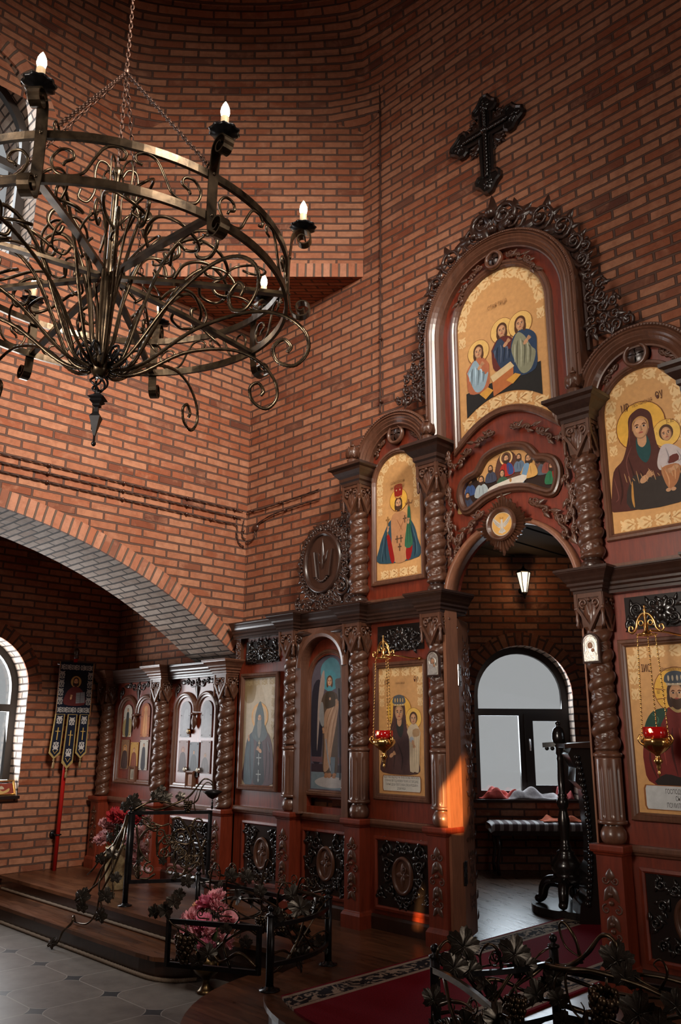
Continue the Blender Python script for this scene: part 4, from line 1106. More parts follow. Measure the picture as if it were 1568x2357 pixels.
def xmas(a, cx, cy, cr, gown, base, sash=None, k=None):
    k = a.w/2/a.h; lo = tuple(q*.62 for q in gown)
    a.poly(gown, [(cx-cr*.6, cy-cr*1.0*k), (cx+cr*.7, cy-cr*1.0*k), (cx+cr*1.7, cy-cr*2.6*k), (cx+cr*1.5, cy-cr*4.2*k), (cx+cr*1.2, base+.02), (cx+cr*.6, base), (cx-cr*.6, base), (cx-cr*1.1, base+.02), (cx-cr*1.2, cy-cr*4*k), (cx-cr*1.7, cy-cr*2.4*k)], 4)
    a.folds(lo, [[(cx-cr*.4+q*cr*.5, cy-cr*2.4*k), (cx-cr*.5+q*cr*.55, (cy-cr*3.5*k+base)/2), (cx-cr*.6+q*cr*.5, base+.01)] for q in range(4)], .022)
    if sash: a.poly(sash, [(cx-cr*.2, cy-cr*2.1*k), (cx+cr*1.3, cy-cr*1.9*k), (cx+cr*1.4, cy-cr*3.2*k), (cx-cr*.1, cy-cr*3.4*k)], 2)
    a.face(cx, cy, cr, hair=(.08, .035, .018), long=False)
    return a
# ---- mother and child with the crown, left of the royal doors
W_, H_ = .455, .925
a = Art(W_, H_); a.border(.036, .085, bottom=False)
madonna(a, -.07, .635, .235, (.085, .040, .035), (.40, .26, .10), .55, .585, .165, .165, crn=True, under=(.035, .035, .03))
xmas(a, .55, .585, .165, (.62, .49, .33), .175, (.40, .24, .12))
a.ell((.40, .42, .46), .46, .425, .09); a.hand(-.42, .30, .10, 30); a.hand(.52, .40, .09, -70); a.ell((.10, .05, .03), .40, .172, .05, .03); a.ell((.10, .05, .03), .58, .172, .05, .03)
a.poly((.30, .11, .03), [(-.84, .125), (-.80, .148), (.80, .148), (.84, .125), (.84, .045), (.80, .022), (-.80, .022), (-.84, .045)], 0); a.poly((.66, .62, .54), [(-.80, .125), (-.77, .143), (.77, .143), (.80, .125), (.80, .045), (.77, .027), (-.77, .027), (-.80, .045)], 0)
ww = [(s_, 0, .115-.026*i, .023, (.03, .025, .02), .56, 0) for i, s_ in enumerate(('ВСЮ МОЮ НАДЕЖДУ НА ТЯ ВОЗЛАГАЮ, МАТИ БЖІЯ,', 'СОХРАНИ МЯ ПОД КРОВОМ ТВОИМ, БОГОРОДИЦЕ,', 'ПОКРЫЙ ДУША ТВОЕГО РАБА СПАСА РОДШАЯ И', 'ДУША НАША'))]
ww += [('МР', -.135, .795, .062, INK, .5, 0), ('ѲУ', .155, .805, .062, INK, .5, 0), ('ОЗЕРНА ЗВѢЗДА', 0, .80, .019, (.25, .12, .05), .6, 0)]
icon('gold icon of crowned mother and child above a lettered plaque, left of the doorway', a, -1.045, .935, words=ww)
# ---- ruler in crown and red robe, right of the royal doors
W_, H_ = .515, .955
a = Art(W_, H_); a.border(.04, .092, bottom=False)
x, y, r = .12, .70, .215; k = W_/2/H_
a.halo(x, y+.02, r*2.35)
for d in (0, 90, 180): a.stroke((.30, .10, .02), [(x+r*1.2*cos(radians(d-20)), y+r*1.2*k*sin(radians(d-20))), (x+r*2.3*cos(radians(d-14)), y+r*2.3*k*sin(radians(d-14)))], .02, False, 0); a.stroke((.30, .10, .02), [(x+r*1.2*cos(radians(d+20)), y+r*1.2*k*sin(radians(d+20))), (x+r*2.3*cos(radians(d+14)), y+r*2.3*k*sin(radians(d+14)))], .02, False, 0)
a.poly((.165, .016, .012), [(x-r*.8, y-r*1.3*k), (x+r*.9, y-r*1.3*k), (x+r*2.6, y-r*2.6*k), (x+r*3.6, y-r*6*k), (x+r*3.6, .165), (-.55, .165), (-.78, .29), (-.74, .42), (-.62, .52)], 4)
a.poly((.022, .060, .038), [(-.66, .53), (-.45, .60), (-.12, .61), (-.30, .52), (-.42, .44), (-.70, .45)], 4); a.poly((.018, .045, .030), [(.55, .62), (.80, .55), (.93, .40), (.93, .165), (.1, .165), (.35, .26), (.60, .30), (.62, .45)], 4)
a.poly((.02, .012, .01), [(-.50, .165), (.93, .165), (.93, .25), (.2, .21), (-.3, .23)], 3)
a.folds((.07, .008, .006), [[(-.35, .50), (-.45, .38), (-.42, .26)], [(-.05, .50), (-.1, .36), (-.02, .22)], [(.25, .50), (.3, .38), (.2, .28)], [(-.6, .40), (-.62, .30), (-.5, .2)]], .05)
a.folds((.32, .05, .03), [[(-.2, .52), (-.28, .40), (-.26, .28)], [(.1, .5), (.12, .4), (.05, .27)]], .024); a.folds((.06, .15, .09), [[(-.5, .58), (-.35, .55), (-.5, .48)], [(.5, .28), (.7, .32), (.85, .4)]], .03)
a.stroke((.45, .30, .12), [(x-r*.85, y-r*1.35*k), (x, y-r*1.75*k), (x+r*.9, y-r*1.35*k)], .09); a.poly(SKIN, [(x-r*.35, y-r*.6*k), (x+r*.35, y-r*.6*k), (x+r*.45, y-r*1.4*k), (x-.0, y-r*1.65*k), (x-r*.45, y-r*1.4*k)], 3)
a.face(x, y, r, hair=(.05, .022, .014), beard=(.06, .026, .014)); crown(a, x, y+r*.85*k, r*1.0, (.06, .07, .09), (.50, .40, .27))
a.ell((.10, .16, .34), .62, .355, .15); a.hand(.66, .31, .10, 60)
a.poly((.30, .11, .03), [(-.84, .145), (-.80, .166), (.98, .166), (.98, .022), (-.80, .022), (-.84, .045)], 0); a.poly((.56, .57, .57), [(-.80, .143), (-.77, .161), (.97, .161), (.97, .027), (-.77, .027), (-.80, .045)], 0)
ww = [('ГОСПОДИ ІИСУСЕ ХРІСТЕ', .045, .113, .036, (.03, .025, .02), .56, 0), ('СЫНЕ БОЖІЙ', .035, .076, .036, (.03, .025, .02), .56, 0), ('ПОМИЛУЙ МЯ ГРѢШНАГО', .045, .038, .036, (.03, .025, .02), .56, 0), ('ІИС.', -.135, .80, .062, INK, .5, 0), ('ХР.', .175, .80, .062, INK, .5, 0), ('Вседержитель', .02, .80, .030, (.25, .12, .05), .6, 0), ('Ш', -.075, .672, .026, INK, .7, 0)]
icon('gold icon of a crowned ruler in red robe with lettered plaque, right of the doorway', a, 1.043, .93, words=ww)
# ---- hooded monk
W_, H_ = .445, .925
a = Art(W_, H_, bg=(.52, .42, .29)); a.poly((.34, .24, .12), [(-.98, .98), (-.3, .98), (-.35, .80), (-.70, .76), (-.98, .80)], 4); a.poly((.58, .49, .36), [(.1, .96), (.9, .97), (.92, .55), (.6, .6), (.3, .8)], 4)
for i in range(4): a.motif(-.16+.107*i, .89, 0, .085, (.44, .33, .18))
for i in range(5): a.motif(.19, .80-i*.10, pi/2, .08, (.46, .36, .22))
k = W_/2/H_; x, y, r = .02, .625, .17
a.ell((.70, .37, .11), x, y+.01, .52); a.ell((.58, .42, .25), x, y+.01, .42)
a.poly((.085, .040, .045), [(-.28, .50), (.34, .50), (.72, .43), (.88, .28), (.90, .02), (-.86, .02), (-.88, .22), (-.72, .42)], 4); a.poly((.045, .075, .095), [(-.70, .42), (-.4, .47), (-.28, .3), (-.36, .02), (-.86, .02), (-.86, .22)], 4)
a.poly((.010, .012, .016), [(-.10, .40), (.20, .40), (.34, .2), (.36, .02), (-.26, .02), (-.24, .2)], 4); a.poly((.085, .11, .115), [(x, .775), (x-.26, .66), (x-.30, .56), (x-.46, .46), (x-.15, .40), (x+.2, .40), (x+.50, .46), (x+.32, .56), (x+.26, .66)], 4)
a.face(x, y-.01, r*.86, hair=None, beard=(.22, .21, .19)); a.poly((.24, .23, .21), [(x-.12, .585), (x+.12, .585), (x+.09, .47), (x, .43), (x-.1, .47)], 4)
a.stroke((.09, .115, .12), [(x-.20, .56), (x-.2, .65), (x, .73), (x+.2, .65), (x+.2, .56)], .12)
a.folds((.035, .018, .02), [[(-.5, .40), (-.52, .25), (-.42, .05)], [(.45, .42), (.5, .25), (.45, .05)], [(.65, .38), (.72, .2), (.68, .05)]], .05); a.folds((.17, .22, .25), [[(-.72, .38), (-.70, .22), (-.72, .06)], [(-.2, .46), (-.16, .42)], [(.55, .40), (.7, .30)]], .03)
a.hand(.10, .315, .12, 150); a.hand(-.62, .42, .09, 95); a.stroke((.45, .36, .25), [(.05, .41), (.05, .34)], .05, False, 0); a.stroke((.45, .36, .25), [(-.02, .385), (.12, .385)], .05, False, 0)
for q, z in ((0, .23), (0, .08)): a.stroke((.35, .38, .38), [(.05, z+.06), (.05, z-.05)], .05, False, 0); a.stroke((.35, .38, .38), [(-.10, z+.02), (.20, z+.02)], .04, False, 0); a.ell((.35, .38, .38), .05, z-.03, .05)
icon('worn pale icon of a hooded bearded monk holding a small cross', a, -2.72, .93)
# ---- archangel on the deacon door
W_, H_ = .455, 1.085
out = arch_loop(-W_/2, W_/2, 0, H_-W_/2, 22)
a = Art(W_, H_, out, bg=(.13, .11, .14)); k = W_/2/H_
a.poly((.12, .30, .36), [(-.5, .90), (.0, .975), (.45, .93), (.55, .80), (.3, .74), (-.3, .74)], 4); a.poly((.035, .032, .045), [(-.95, .72), (-.5, .8), (-.35, .5), (-.5, .2), (-.95, .25)], 4); a.poly((.10, .065, .075), [(.4, .75), (.95, .7), (.95, .2), (.5, .25)], 4)
a.poly((.17, .09, .10), [(-.95, .24), (.95, .24), (.95, .19), (-.95, .205)], 0); a.poly((.06, .04, .05), [(-.95, .19), (.95, .18), (.95, .13), (-.95, .13)], 0); a.poly((.20, .26, .30), [(-.95, .13), (.95, .13), (.95, .01), (-.95, .01)], 0); a.poly((.48, .45, .44), [(-.75, .065), (-.2, .10), (.6, .09), (.8, .04), (.2, .02), (-.5, .03)], 4)
a.ell((.10, .33, .40), -.02, .80, .38)
a.poly((.42, .33, .29), [(-.32, .88), (-.5, .82), (-.62, .66), (-.66, .45), (-.66, .28), (-.58, .42), (-.48, .62), (-.3, .74)], 4); a.poly((.14, .12, .12), [(.26, .80), (.55, .82), (.60, .90), (.75, .74), (.6, .5), (.4, .66)], 4); a.poly((.20, .17, .16), [(.50, .92), (.78, .90), (.7, .76), (.56, .79)], 0)
a.poly((.11, .075, .055), [(-.22, .715), (.22, .715), (.42, .66), (.40, .5), (.42, .3), (.35, .12), (-.28, .12), (-.36, .3), (-.34, .5), (-.46, .64)], 4); a.poly((.46, .28, .18), [(.42, .64), (.30, .66), (-.2, .58), (-.30, .50), (-.26, .32), (-.30, .14), (.0, .17), (.12, .3), (.30, .45), (.45, .60)], 4)
a.poly((.30, .30, .30), [(-.46, .64), (-.34, .62), (-.30, .50), (-.34, .46), (-.48, .48), (-.56, .55)], 4); a.poly((.07, .05, .035), [(-.2, .71), (.2, .71), (.28, .62), (.1, .60), (-.25, .60)], 4); a.ell((.5, .3, .2), .0, .665, .05)
a.folds((.28, .15, .09), [[(.3, .62), (.1, .54), (-.1, .40), (-.18, .2)], [(.36, .58), (.18, .46), (.05, .30)], [(.1, .6), (-.1, .52), (-.22, .42)]], .04); a.folds((.62, .43, .29), [[(.34, .60), (.14, .50), (-.03, .34), (-.08, .2)], [(.2, .61), (.0, .55), (-.18, .46)]], .026)
a.hand(-.34, .44, .075, -80); a.hand(.40, .62, .07, 60); a.stroke((.33, .33, .35), [(-.2, .37), (-.08, .24), (.08, .14)], .07, False)
a.poly((.15, .19, .23), [(.05, .24), (.3, .24), (.26, .12), (.08, .12)], 0)
for q in (-.15, .02, .26): a.ell((.40, .20, .11), q, .115, .10, .06); a.ell((.40, .20, .11), q-.03, .10, .09, .05)
a.face(-.02, .795, .155, hair=(.12, .06, .032), long=True, skin=(.62, .36, .22))
a.stroke((.025, .02, .025), [(.46, .74), (.52, .40), (.54, .08)], .05, False)
t = icon('arched dark painting of a winged angel in sandals and tan mantle on the side door', a, -1.84, .925, y=.158)
mb = MB(); mb.lathe([(.012, -.03), (.012, .0), (.022, .004), (.026, .018), (.016, .03), (.004, .034)], 14, 0, lambda p: (.19+p[0], -.016-p[2], .03+p[1])); mb.build('door_knob', M['carve'], t)
mb = MB(); mb.box(-.27, .27, .006, .036, -.06, 1.12); mb.build('door_leaf', M['maho'], t)
# ---- bishop, upper left
W_, H_ = .475, 1.03
out = arch_loop(-W_/2, W_/2, 0, H_-W_/2, 22); a = Art(W_, H_, out); k = W_/2/H_; a.border(.042, .088, True, H_-W_/2)
x, y, r = .03, .605, .18
a.halo(x, y+.01, r*2.15)
a.poly((.030, .075, .105), [(-.30, .47), (.30, .48), (.66, .40), (.84, .28), (.88, .135), (-.86, .135), (-.86, .26), (-.62, .38)], 4); a.poly((.50, .24, .11), [(-.26, .50), (.34, .50), (.44, .34), (.36, .135), (-.22, .135), (-.30, .33)], 4)
a.poly((.30, .012, .012), [(-.52, .34), (-.38, .34), (-.22, .20), (-.18, .135), (-.34, .135)], 3); a.poly((.30, .012, .012), [(.36, .24), (.62, .24), (.52, .135), (.34, .135)], 2); a.poly((.035, .14, .075), [(.44, .55), (.52, .55), (.58, .40), (.62, .235), (.28, .235), (.40, .42)], 3)
a.stroke((.20, .09, .04), [(.48, .54), (.48, .60)], .05, False, 0); a.stroke((.20, .09, .04), [(.32, .585), (.36, .565), (.46, .575), (.50, .575), (.60, .565), (.64, .59)], .045)
a.stroke((.30, .15, .05), [(-.48, .35), (-.46, .50)], .05, False, 0); a.stroke((.30, .15, .05), [(-.56, .475), (-.38, .475)], .045, False, 0)
for cx_, cz in ((-.05, .30), (.12, .30), (.06, .235), (.30, .45)): a.stroke((.09, .05, .03), [(cx_, cz+.03), (cx_, cz-.03)], .045, False, 0); a.stroke((.09, .05, .03), [(cx_-.08, cz+.004), (cx_+.08, cz+.004)], .045, False, 0)
a.folds((.012, .03, .05), [[(-.7, .32), (-.74, .2), (-.7, .14)], [(.7, .32), (.74, .2), (.68, .14)], [(-.5, .38), (-.6, .25), (-.55, .15)], [(.55, .4), (.68, .25)]], .05); a.folds((.09, .17, .21), [[(-.62, .36), (-.72, .24), (-.78, .15)], [(.62, .38), (.78, .25), (.80, .15)]], .028); a.folds((.02, .08, .045), [[(.46, .52), (.40, .25)], [(.5, .5), (.52, .25)]], .03)
a.folds((.30, .12, .05), [[(-.05, .46), (.2, .36)], [(.3, .46), (.05, .36)]], .03)
a.face(x, y-.02, r*.92, hair=(.055, .028, .016), beard=(.07, .035, .02)); a.poly((.30, .022, .014), [(x-.13, y+.03), (x+.14, y+.03), (x+.19, y+.105), (x+.14, y+.135), (x-.13, y+.135), (x-.18, y+.105)], 4); a.stroke((.55, .32, .10), [(x-.14, y+.04), (x, y+.03), (x+.15, y+.04)], .05)
for q in (-.08, .08): a.ell((.60, .42, .22), x+q, y+.09, .03)
a.hand(-.46, .39, .07, 75); a.hand(.46, .42, .07, 80)
icon('arched gold icon of a bishop in red mitre and blue mantle, above left bay', a, -1.045, 2.555, y=.135,
     words=[('СВТЫЙ ІОАСАФ', .0, .775, .030, (.33, .16, .06), .62, 0), ('БѢЛГОРОДСКІЙ', .0, .735, .030, (.33, .16, .06), .62, 0)])
# ---- mother and child, upper right
W_, H_ = .535, 1.06
out = arch_loop(-W_/2, W_/2, 0, H_-W_/2, 22); a = Art(W_, H_, out); k = W_/2/H_; a.border(.046, .095, True, H_-W_/2)
madonna(a, -.10, .625, .265, (.085, .026, .020), (.50, .26, .09), .50, .545, .165, .135, under=(.02, .07, .07))
a.poly((.040, .030, .026), [(-.40, .33), (.1, .30), (.9, .28), (.9, .135), (-.52, .135)], 4); a.poly((.55, .47, .46), [(.36, .475), (.62, .47), (.88, .40), (.82, .33), (.62, .35), (.30, .33), (.22, .38)], 4); a.poly((.13, .028, .02), [(.50, .40), (.70, .41), (.72, .37), (.48, .36)], 2)
a.poly((.42, .17, .07), [(.32, .345), (.72, .345), (.66, .25), (.46, .21), (.34, .27)], 4); a.folds((.62, .32, .15), [[(.38, .33), (.45, .27), (.44, .22)], [(.5, .33), (.56, .28)], [(.62, .33), (.6, .26)]], .03)
a.folds((.30, .26, .26), [[(.45, .46), (.5, .40), (.44, .36)], [(.7, .43), (.78, .38), (.7, .36)]], .03)
a.face(.50, .545, .165, hair=(.09, .04, .02), long=False, tilt=8); a.hand(-.12, .30, .125, 35); a.hand(.62, .33, .09, 200); a.ell(SKIN, .42, .205, .06, .045); a.ell(SKIN, .54, .205, .06, .045); a.folds((.50, .24, .06), [[(-.42, .30), (-.44, .2), (-.42, .14)]], .06)
for q in range(14): a.stroke((.42, .23, .11), [(-.6+q*.1, .36-.02*(q % 3)), (-.55+q*.1, .30-.02*(q % 2))], .022)
icon('arched gold icon of mother in maroon veil with child, above the right bay', a, 1.04, 2.595, mat='oil',
     words=[('МР', -.115, .79, .075, INK, .5, .08), ('ПЕСЧАНСКАЯ', .0, .81, .036, (.25, .10, .04), .55, .08), ('ѲУ', .115, .815, .075, INK, .5, .08), ('ІС ХС', .165, .64, .032, INK, .55, 0), ('О', .075, .585, .02, INK, .6, 0), ('Н', .165, .578, .02, INK, .6, 0)])
# ---- tall gable icon: three robed figures on gold (a plain group of saints)
W_, H_ = .795, 1.29
zc = -.62; Rb = hypot(W_/2, .62+.0)
bot = [(W_/2-W_*i/20, 0) for i in range(21)]
def sagz(x): return .165*(1-(x/(W_/2))**2)
out = [(-W_/2+W_*i/20, sagz(-W_/2+W_*i/20)) for i in range(21)] + arc(0, H_-W_/2, W_/2, 0, 180, 28)
a = Art(W_, H_, out); k = W_/2/H_
hw = W_/2-.045; zs = H_-W_/2
for i in range(9):
    t_ = pi*(i+.5)/9; a.motif(hw*cos(t_), zs+hw*sin(t_), t_+pi/2 if i >= 4.5 else t_-pi/2, .12)
for q in (-1, 1): a.motif(q*hw, zs-.10, pi/2, .09)
for i in range(6):
    xx = -.31+i*.124; a.motif(xx, sagz(xx)+.052, (0 if i >= 3 else pi)-xx*.8, .118)
a.raw((.022, .020, .018), [(xx, sagz(xx)+.11) for xx in [-.33+.66*i/16 for i in range(17)]] + [(.33, .36), (.33, .42), (-.33, .36)])
def saint(x, base, y, r, c1, c2, hair=(.09, .035, .015), lean=0):
    lo = tuple(q*.45 for q in c1); hi = tuple(min(1, q*1.5+.08) for q in c1)
    a.halo(x+lean, y, r*1.95, (.80, .50, .16))
    a.poly(c2, [(x-r*.8+lean*.6, y-r*1.1*k), (x+r*.8+lean*.6, y-r*1.1*k), (x+r*2.0, y-r*2.4*k), (x+r*2.1, base+.12), (x+r*1.7, base), (x-r*1.6, base), (x-r*2.1, base+.12), (x-r*2.0, y-r*2.4*k)], 4)
    a.poly(c1, [(x-r*.7+lean*.6, y-r*1.2*k), (x+r*.2, y-r*2*k), (x+r*1.2, y-r*4*k), (x+r*1.9, base+.10), (x+r*1.0, base+.01), (x-r*.6, base+.005), (x-r*1.9, base+.13), (x-r*1.9, y-r*2.8*k)], 4)
    a.folds(lo, [[(x-r*.9, y-r*2.4*k), (x-r*1.1, (y+base)/2), (x-r*1.2, base+.05)], [(x-r*.2, y-r*2.6*k), (x+r*.2, (y+base)/2), (x-r*.1, base+.04)], [(x+r*.7, y-r*3.6*k), (x+r*1.1, (y+base)/2-.02), (x+r*.9, base+.05)]], .035)
    a.folds(hi, [[(x-r*1.4, y-r*2.8*k), (x-r*1.5, (y+base)/2), (x-r*1.6, base+.08)], [(x-r*.5, y-r*2.2*k), (x-r*.4, (y+base)/2), (x-r*.6, base+.04)], [(x+r*.3, y-r*3*k), (x+r*.7, (y+base)/2), (x+r*.5, base+.05)]], .022)
    a.face(x+lean, y, r*.92, hair=hair, long=True); a.hand(x+r*.4, (y*.6+base*.4), r*.5, 40)
saint(.06, .36, .60, .128, (.035, .055, .10), (.13, .028, .022), lean=-.02)
saint(-.54, .27, .52, .125, (.30, .42, .50), (.46, .15, .07), lean=.03)
saint(.50, .29, .595, .130, (.26, .26, .17), (.030, .055, .11), lean=-.05)
a.poly((.50, .16, .05), [(-.22, .30), (.26, .35), (.24, .25), (-.20, .205)], 0); a.poly((.70, .52, .28), [(-.26, .335), (.20, .385), (.28, .35), (-.20, .295)], 0)
for x0 in (-.34, .27): a.poly((.68, .34, .06), [(x0-.18, .25+.03*(x0 > 0)), (x0+.02, .275+.03*(x0 > 0)), (x0+.14, .245+.04*(x0 > 0)), (x0-.04, .205+.04*(x0 > 0))], 0)
icon('large arched gold icon of three haloed figures in the tall gable', a, 0, 3.53, y=.135, words=[('СТАЯ ТРЦА', -.01, .985, .052, (.36, .18, .07), .62, .03)],
     prof=[(-.058, -.02), (-.058, .018), (-.050, .030), (-.032, .032), (-.022, .022), (-.010, .026), (.0, .014), (.003, .002)])
# ---- bean-shaped panel of a table gathering
def bean(kx=1.0, d=0.0):
    P = [(0, .405), (.10, .395), (.19, .36), (.245, .30), (.275, .262), (.34, .245), (.41, .20), (.445, .115), (.435, .02), (.395, -.055), (.335, -.07), (.27, -.045), (.18, .0), (.09, .022), (0, .03)]
    P = [(x, y) for x, y in P] + [(-x, y) for x, y in reversed(P[1:-1])]
    return [tuple(q) for q in cat(P, 4, True)][::-1]
out = bean(); a = Art(1.0, 1.0, out, bg=(.030, .016, .012)); 
def T(q): return (q[0]*2, q[1])
a.poly(GOLD, [T(q) for q in [(0, .395), (.18, .355), (.26, .27), (.22, .16), (-.22, .16), (-.26, .27), (-.18, .355)]], 4)
for i in range(11): t_ = pi*i/10; a.stroke((.42, .26, .10), [T((.10*cos(t_), .20+.15*sin(t_))), T((.135*cos(t_), .20+.18*sin(t_)))], .006, False, 0)
a.poly((.11, .045, .03), [T(q) for q in [(-.10, .14), (.10, .14), (.09, .27), (.05, .33), (0, .345), (-.05, .33), (-.09, .27)]], 4)
def bust(x, y, r, c, hair=(.05, .028, .018), beard=True, c2=None, skin=SKIN):
    a.poly(c, [T(q) for q in [(x-r*.5, y-r*.9), (x+r*.5, y-r*.9), (x+r*1.7, y-r*2.0), (x+r*1.9, y-r*4.2), (x-r*1.9, y-r*4.2), (x-r*1.7, y-r*2.0)]], 4)
    if c2: a.poly(c2, [T(q) for q in [(x+r*.1, y-r*1.2), (x+r*1.6, y-r*1.9), (x+r*1.8, y-r*4), (x+r*.4, y-r*4)]], 4)
    a.folds(tuple(q*.5 for q in c), [[T((x-r*.5, y-r*1.6)), T((x-r*.7, y-r*3.6))], [T((x+r*.4, y-r*1.7)), T((x+r*.5, y-r*3.8))]], .010)
    a.face(x*2, y, r*2*.85, hair=hair, beard=hair if beard else None, skin=skin, long=True)
for x, y, c in ((-.375, .115, (.03, .05, .12)), (-.33, .185, (.05, .09, .22)), (-.40, .06, (.42, .27, .11)), (-.355, .08, (.05, .06, .10)), (.255, .225, (.20, .09, .06)), (.295, .21, (.10, .12, .15)), (.335, .215, (.26, .07, .05)), (-.14, .245, (.06, .065, .10)), (.105, .275, (.12, .17, .24))): bust(x, y, .024, c)
a.ell((.80, .52, .22), 0, .295, .11); a.ell((.16, .07, .04), 0, .295, .085); bust(0, .29, .030, (.40, .03, .02), c2=(.035, .07, .22))
bust(-.04, .185, .026, (.05, .11, .06), beard=False); bust(-.225, .175, .030, (.40, .46, .48)); bust(.365, .15, .029, (.03, .16, .07), c2=(.36, .02, .015)); bust(.185, .245, .032, (.62, .34, .10), c2=(.62, .34, .10)); a.poly((.16, .28, .42), [T(q) for q in [(.15, .21), (.19, .2), (.15, .10), (.11, .04), (.08, .05), (.12, .13)]], 4)
a.poly((.66, .60, .52), [T(q) for q in [(-.17, .085), (-.10, .115), (.13, .14), (.16, .10), (.06, .055), (-.14, .035)]], 2); a.poly((.40, .34, .28), [T(q) for q in [(-.15, .035), (.06, .055), (.05, .028), (-.09, .012)]], 0); a.ell((.30, .13, .05), -.13, .085, .05, .022); a.ell((.42, .22, .08), .06, .12, .02, .03)
icon('bean-shaped painting of robed people round a white table, above the doorway arch', a, 0, 3.00, y=.135, fmat='carve',
     prof=[(.062, -.02), (.060, .026), (.046, .044), (.030, .046), (.020, .034), (.006, .030), (-.004, .008)])
# ---- dove roundel with wooden rays
a = Art(.20, .20, [(x, y+.10) for x, y in arc(0, 0, .095, 0, 351, 39)], bg=(.30, .12, .04)); a.ell((.62, .56, .45), 0, .5, .84); a.ell((.66, .36, .10), 0, .5, .80)
wing = [(.10, .50), (.30, .60), (.62, .74), (.80, .80), (.72, .68), (.60, .56), (.40, .44), (.16, .36)]
for s_ in (1, -1): a.poly((.50, .46, .40), [(s_*p[0], p[1]) for p in wing], 3); a.folds((.22, .19, .16), [[(s_*.2, .46), (s_*.5, .6), (s_*.7, .72)], [(s_*.25, .42), (s_*.45, .5), (s_*.6, .6)]], .03)
a.poly((.56, .52, .46), [(-.10, .52), (-.07, .60), (0, .66), (.07, .60), (.10, .52), (.10, .36), (.30, .22), (.10, .18), (0, .15), (-.10, .18), (-.30, .22), (-.10, .36)], 3); a.ell((.56, .52, .46), 0, .63, .09); a.folds((.24, .2, .16), [[(0, .36), (0, .2)], [(-.08, .34), (-.16, .22)], [(.08, .34), (.16, .22)]], .025)
t = icon('round dove medallion with carved wooden rays at the top of the doorway', a, 0, 2.685, y=.035, fmat='carve', prof=[(-.028, -.03), (-.028, .012), (-.018, .028), (-.008, .024), (.006, .012), (.010, .002)], name='ray_medallion',
         words=[('СВ. ДХ', 0, .136, .017, INK, .6, 0)])
mb = MB(); f = FR(0, .02, .12)
for i in range(44):
    q = 2*pi*i/44; L = .168 + (.040 if i % 11 == 0 else .0) + .030*abs(cos(2*q)) - .012*(i % 2)
    d = (cos(q), sin(q)); n_ = (-sin(q), cos(q)); vs = []
    for rr, ww, zz in ((.10, .0085, .0), (L*.9, .0125, .0), (L, .001, .0)):
        vs += [(d[0]*rr-n_[0]*ww, d[1]*rr-n_[1]*ww, -.012), (d[0]*rr, d[1]*rr, .010), (d[0]*rr+n_[0]*ww, d[1]*rr+n_[1]*ww, -.012)]
    f_ = lambda p: (p[0], .02-.035-p[2]-.0, .12+p[1])
    mb.add([(p[0], -.004-p[2]+.01, .10+p[1]) for p in vs], [(0, 1, 4, 3), (1, 2, 5, 4), (3, 4, 7, 6), (4, 5, 8, 7), (0, 3, 6, 8, 5, 2)], 0, False)
mb.build('sunburst_rays', M['carve'], t)
# ---- small embossed icons on the two columns flanking the doorway
def silver_icon(label, x, z):
    out = arch_loop(-.047, .047, 0, .115, 12); t = thing('silver_icon', label, 'icon', (x, .0, z), 'embossed icons on the doorway columns'); f = FR(0, 0, 0)
    mb = MB(); mb.prism([(p[0]*1.25, p[1]*1.14-.012) for p in out], -.018, 0, 0, f); mb.build('wooden_board', M['dark'], t)
    mb = MB(); mb.prism(out, .0, .003, 0, f); mb.sweep(out, [(.0, 0), (.002, .006), (.008, .006), (.011, .002)], True, 0, f)
    for k in range(26): q = cat([(*p, 0) for p in out], 2, True)[int(k*len(out)*2/26)]; mb.sph((q.x*.9, q.y*.96+.002, .006), .003, 0, f, n=6, m=4)
    mb.tube([f((.028*cos(q), .095+.028*sin(q), .004)) for q in [2*pi*i/18 for i in range(18)]], .003, 6, closed=True)
    mb.prism([tuple(q) for q in cat([(-.036, .008), (.036, .008), (.030, .055), (.014, .075), (-.014, .075), (-.032, .052)], 4, True)], .003, .008, 0, f); mb.build('silver_cover', M['silver'], t)
    mb = MB(); mb.sph((0, .095, .004), .017, 0, f, (1, 1.25, .35)); mb.sph((.018, .066, .008), .010, 0, f, (1, 1.2, .35)); mb.build('painted_face', plain('icon_face', (.30, .14, .07), rough=.5), t)
    return t
silver_icon('small silver icon on the twisted column left of the doorway', -.618, 1.775); silver_icon('small silver icon on the twisted column right of the doorway', .625, 1.80)
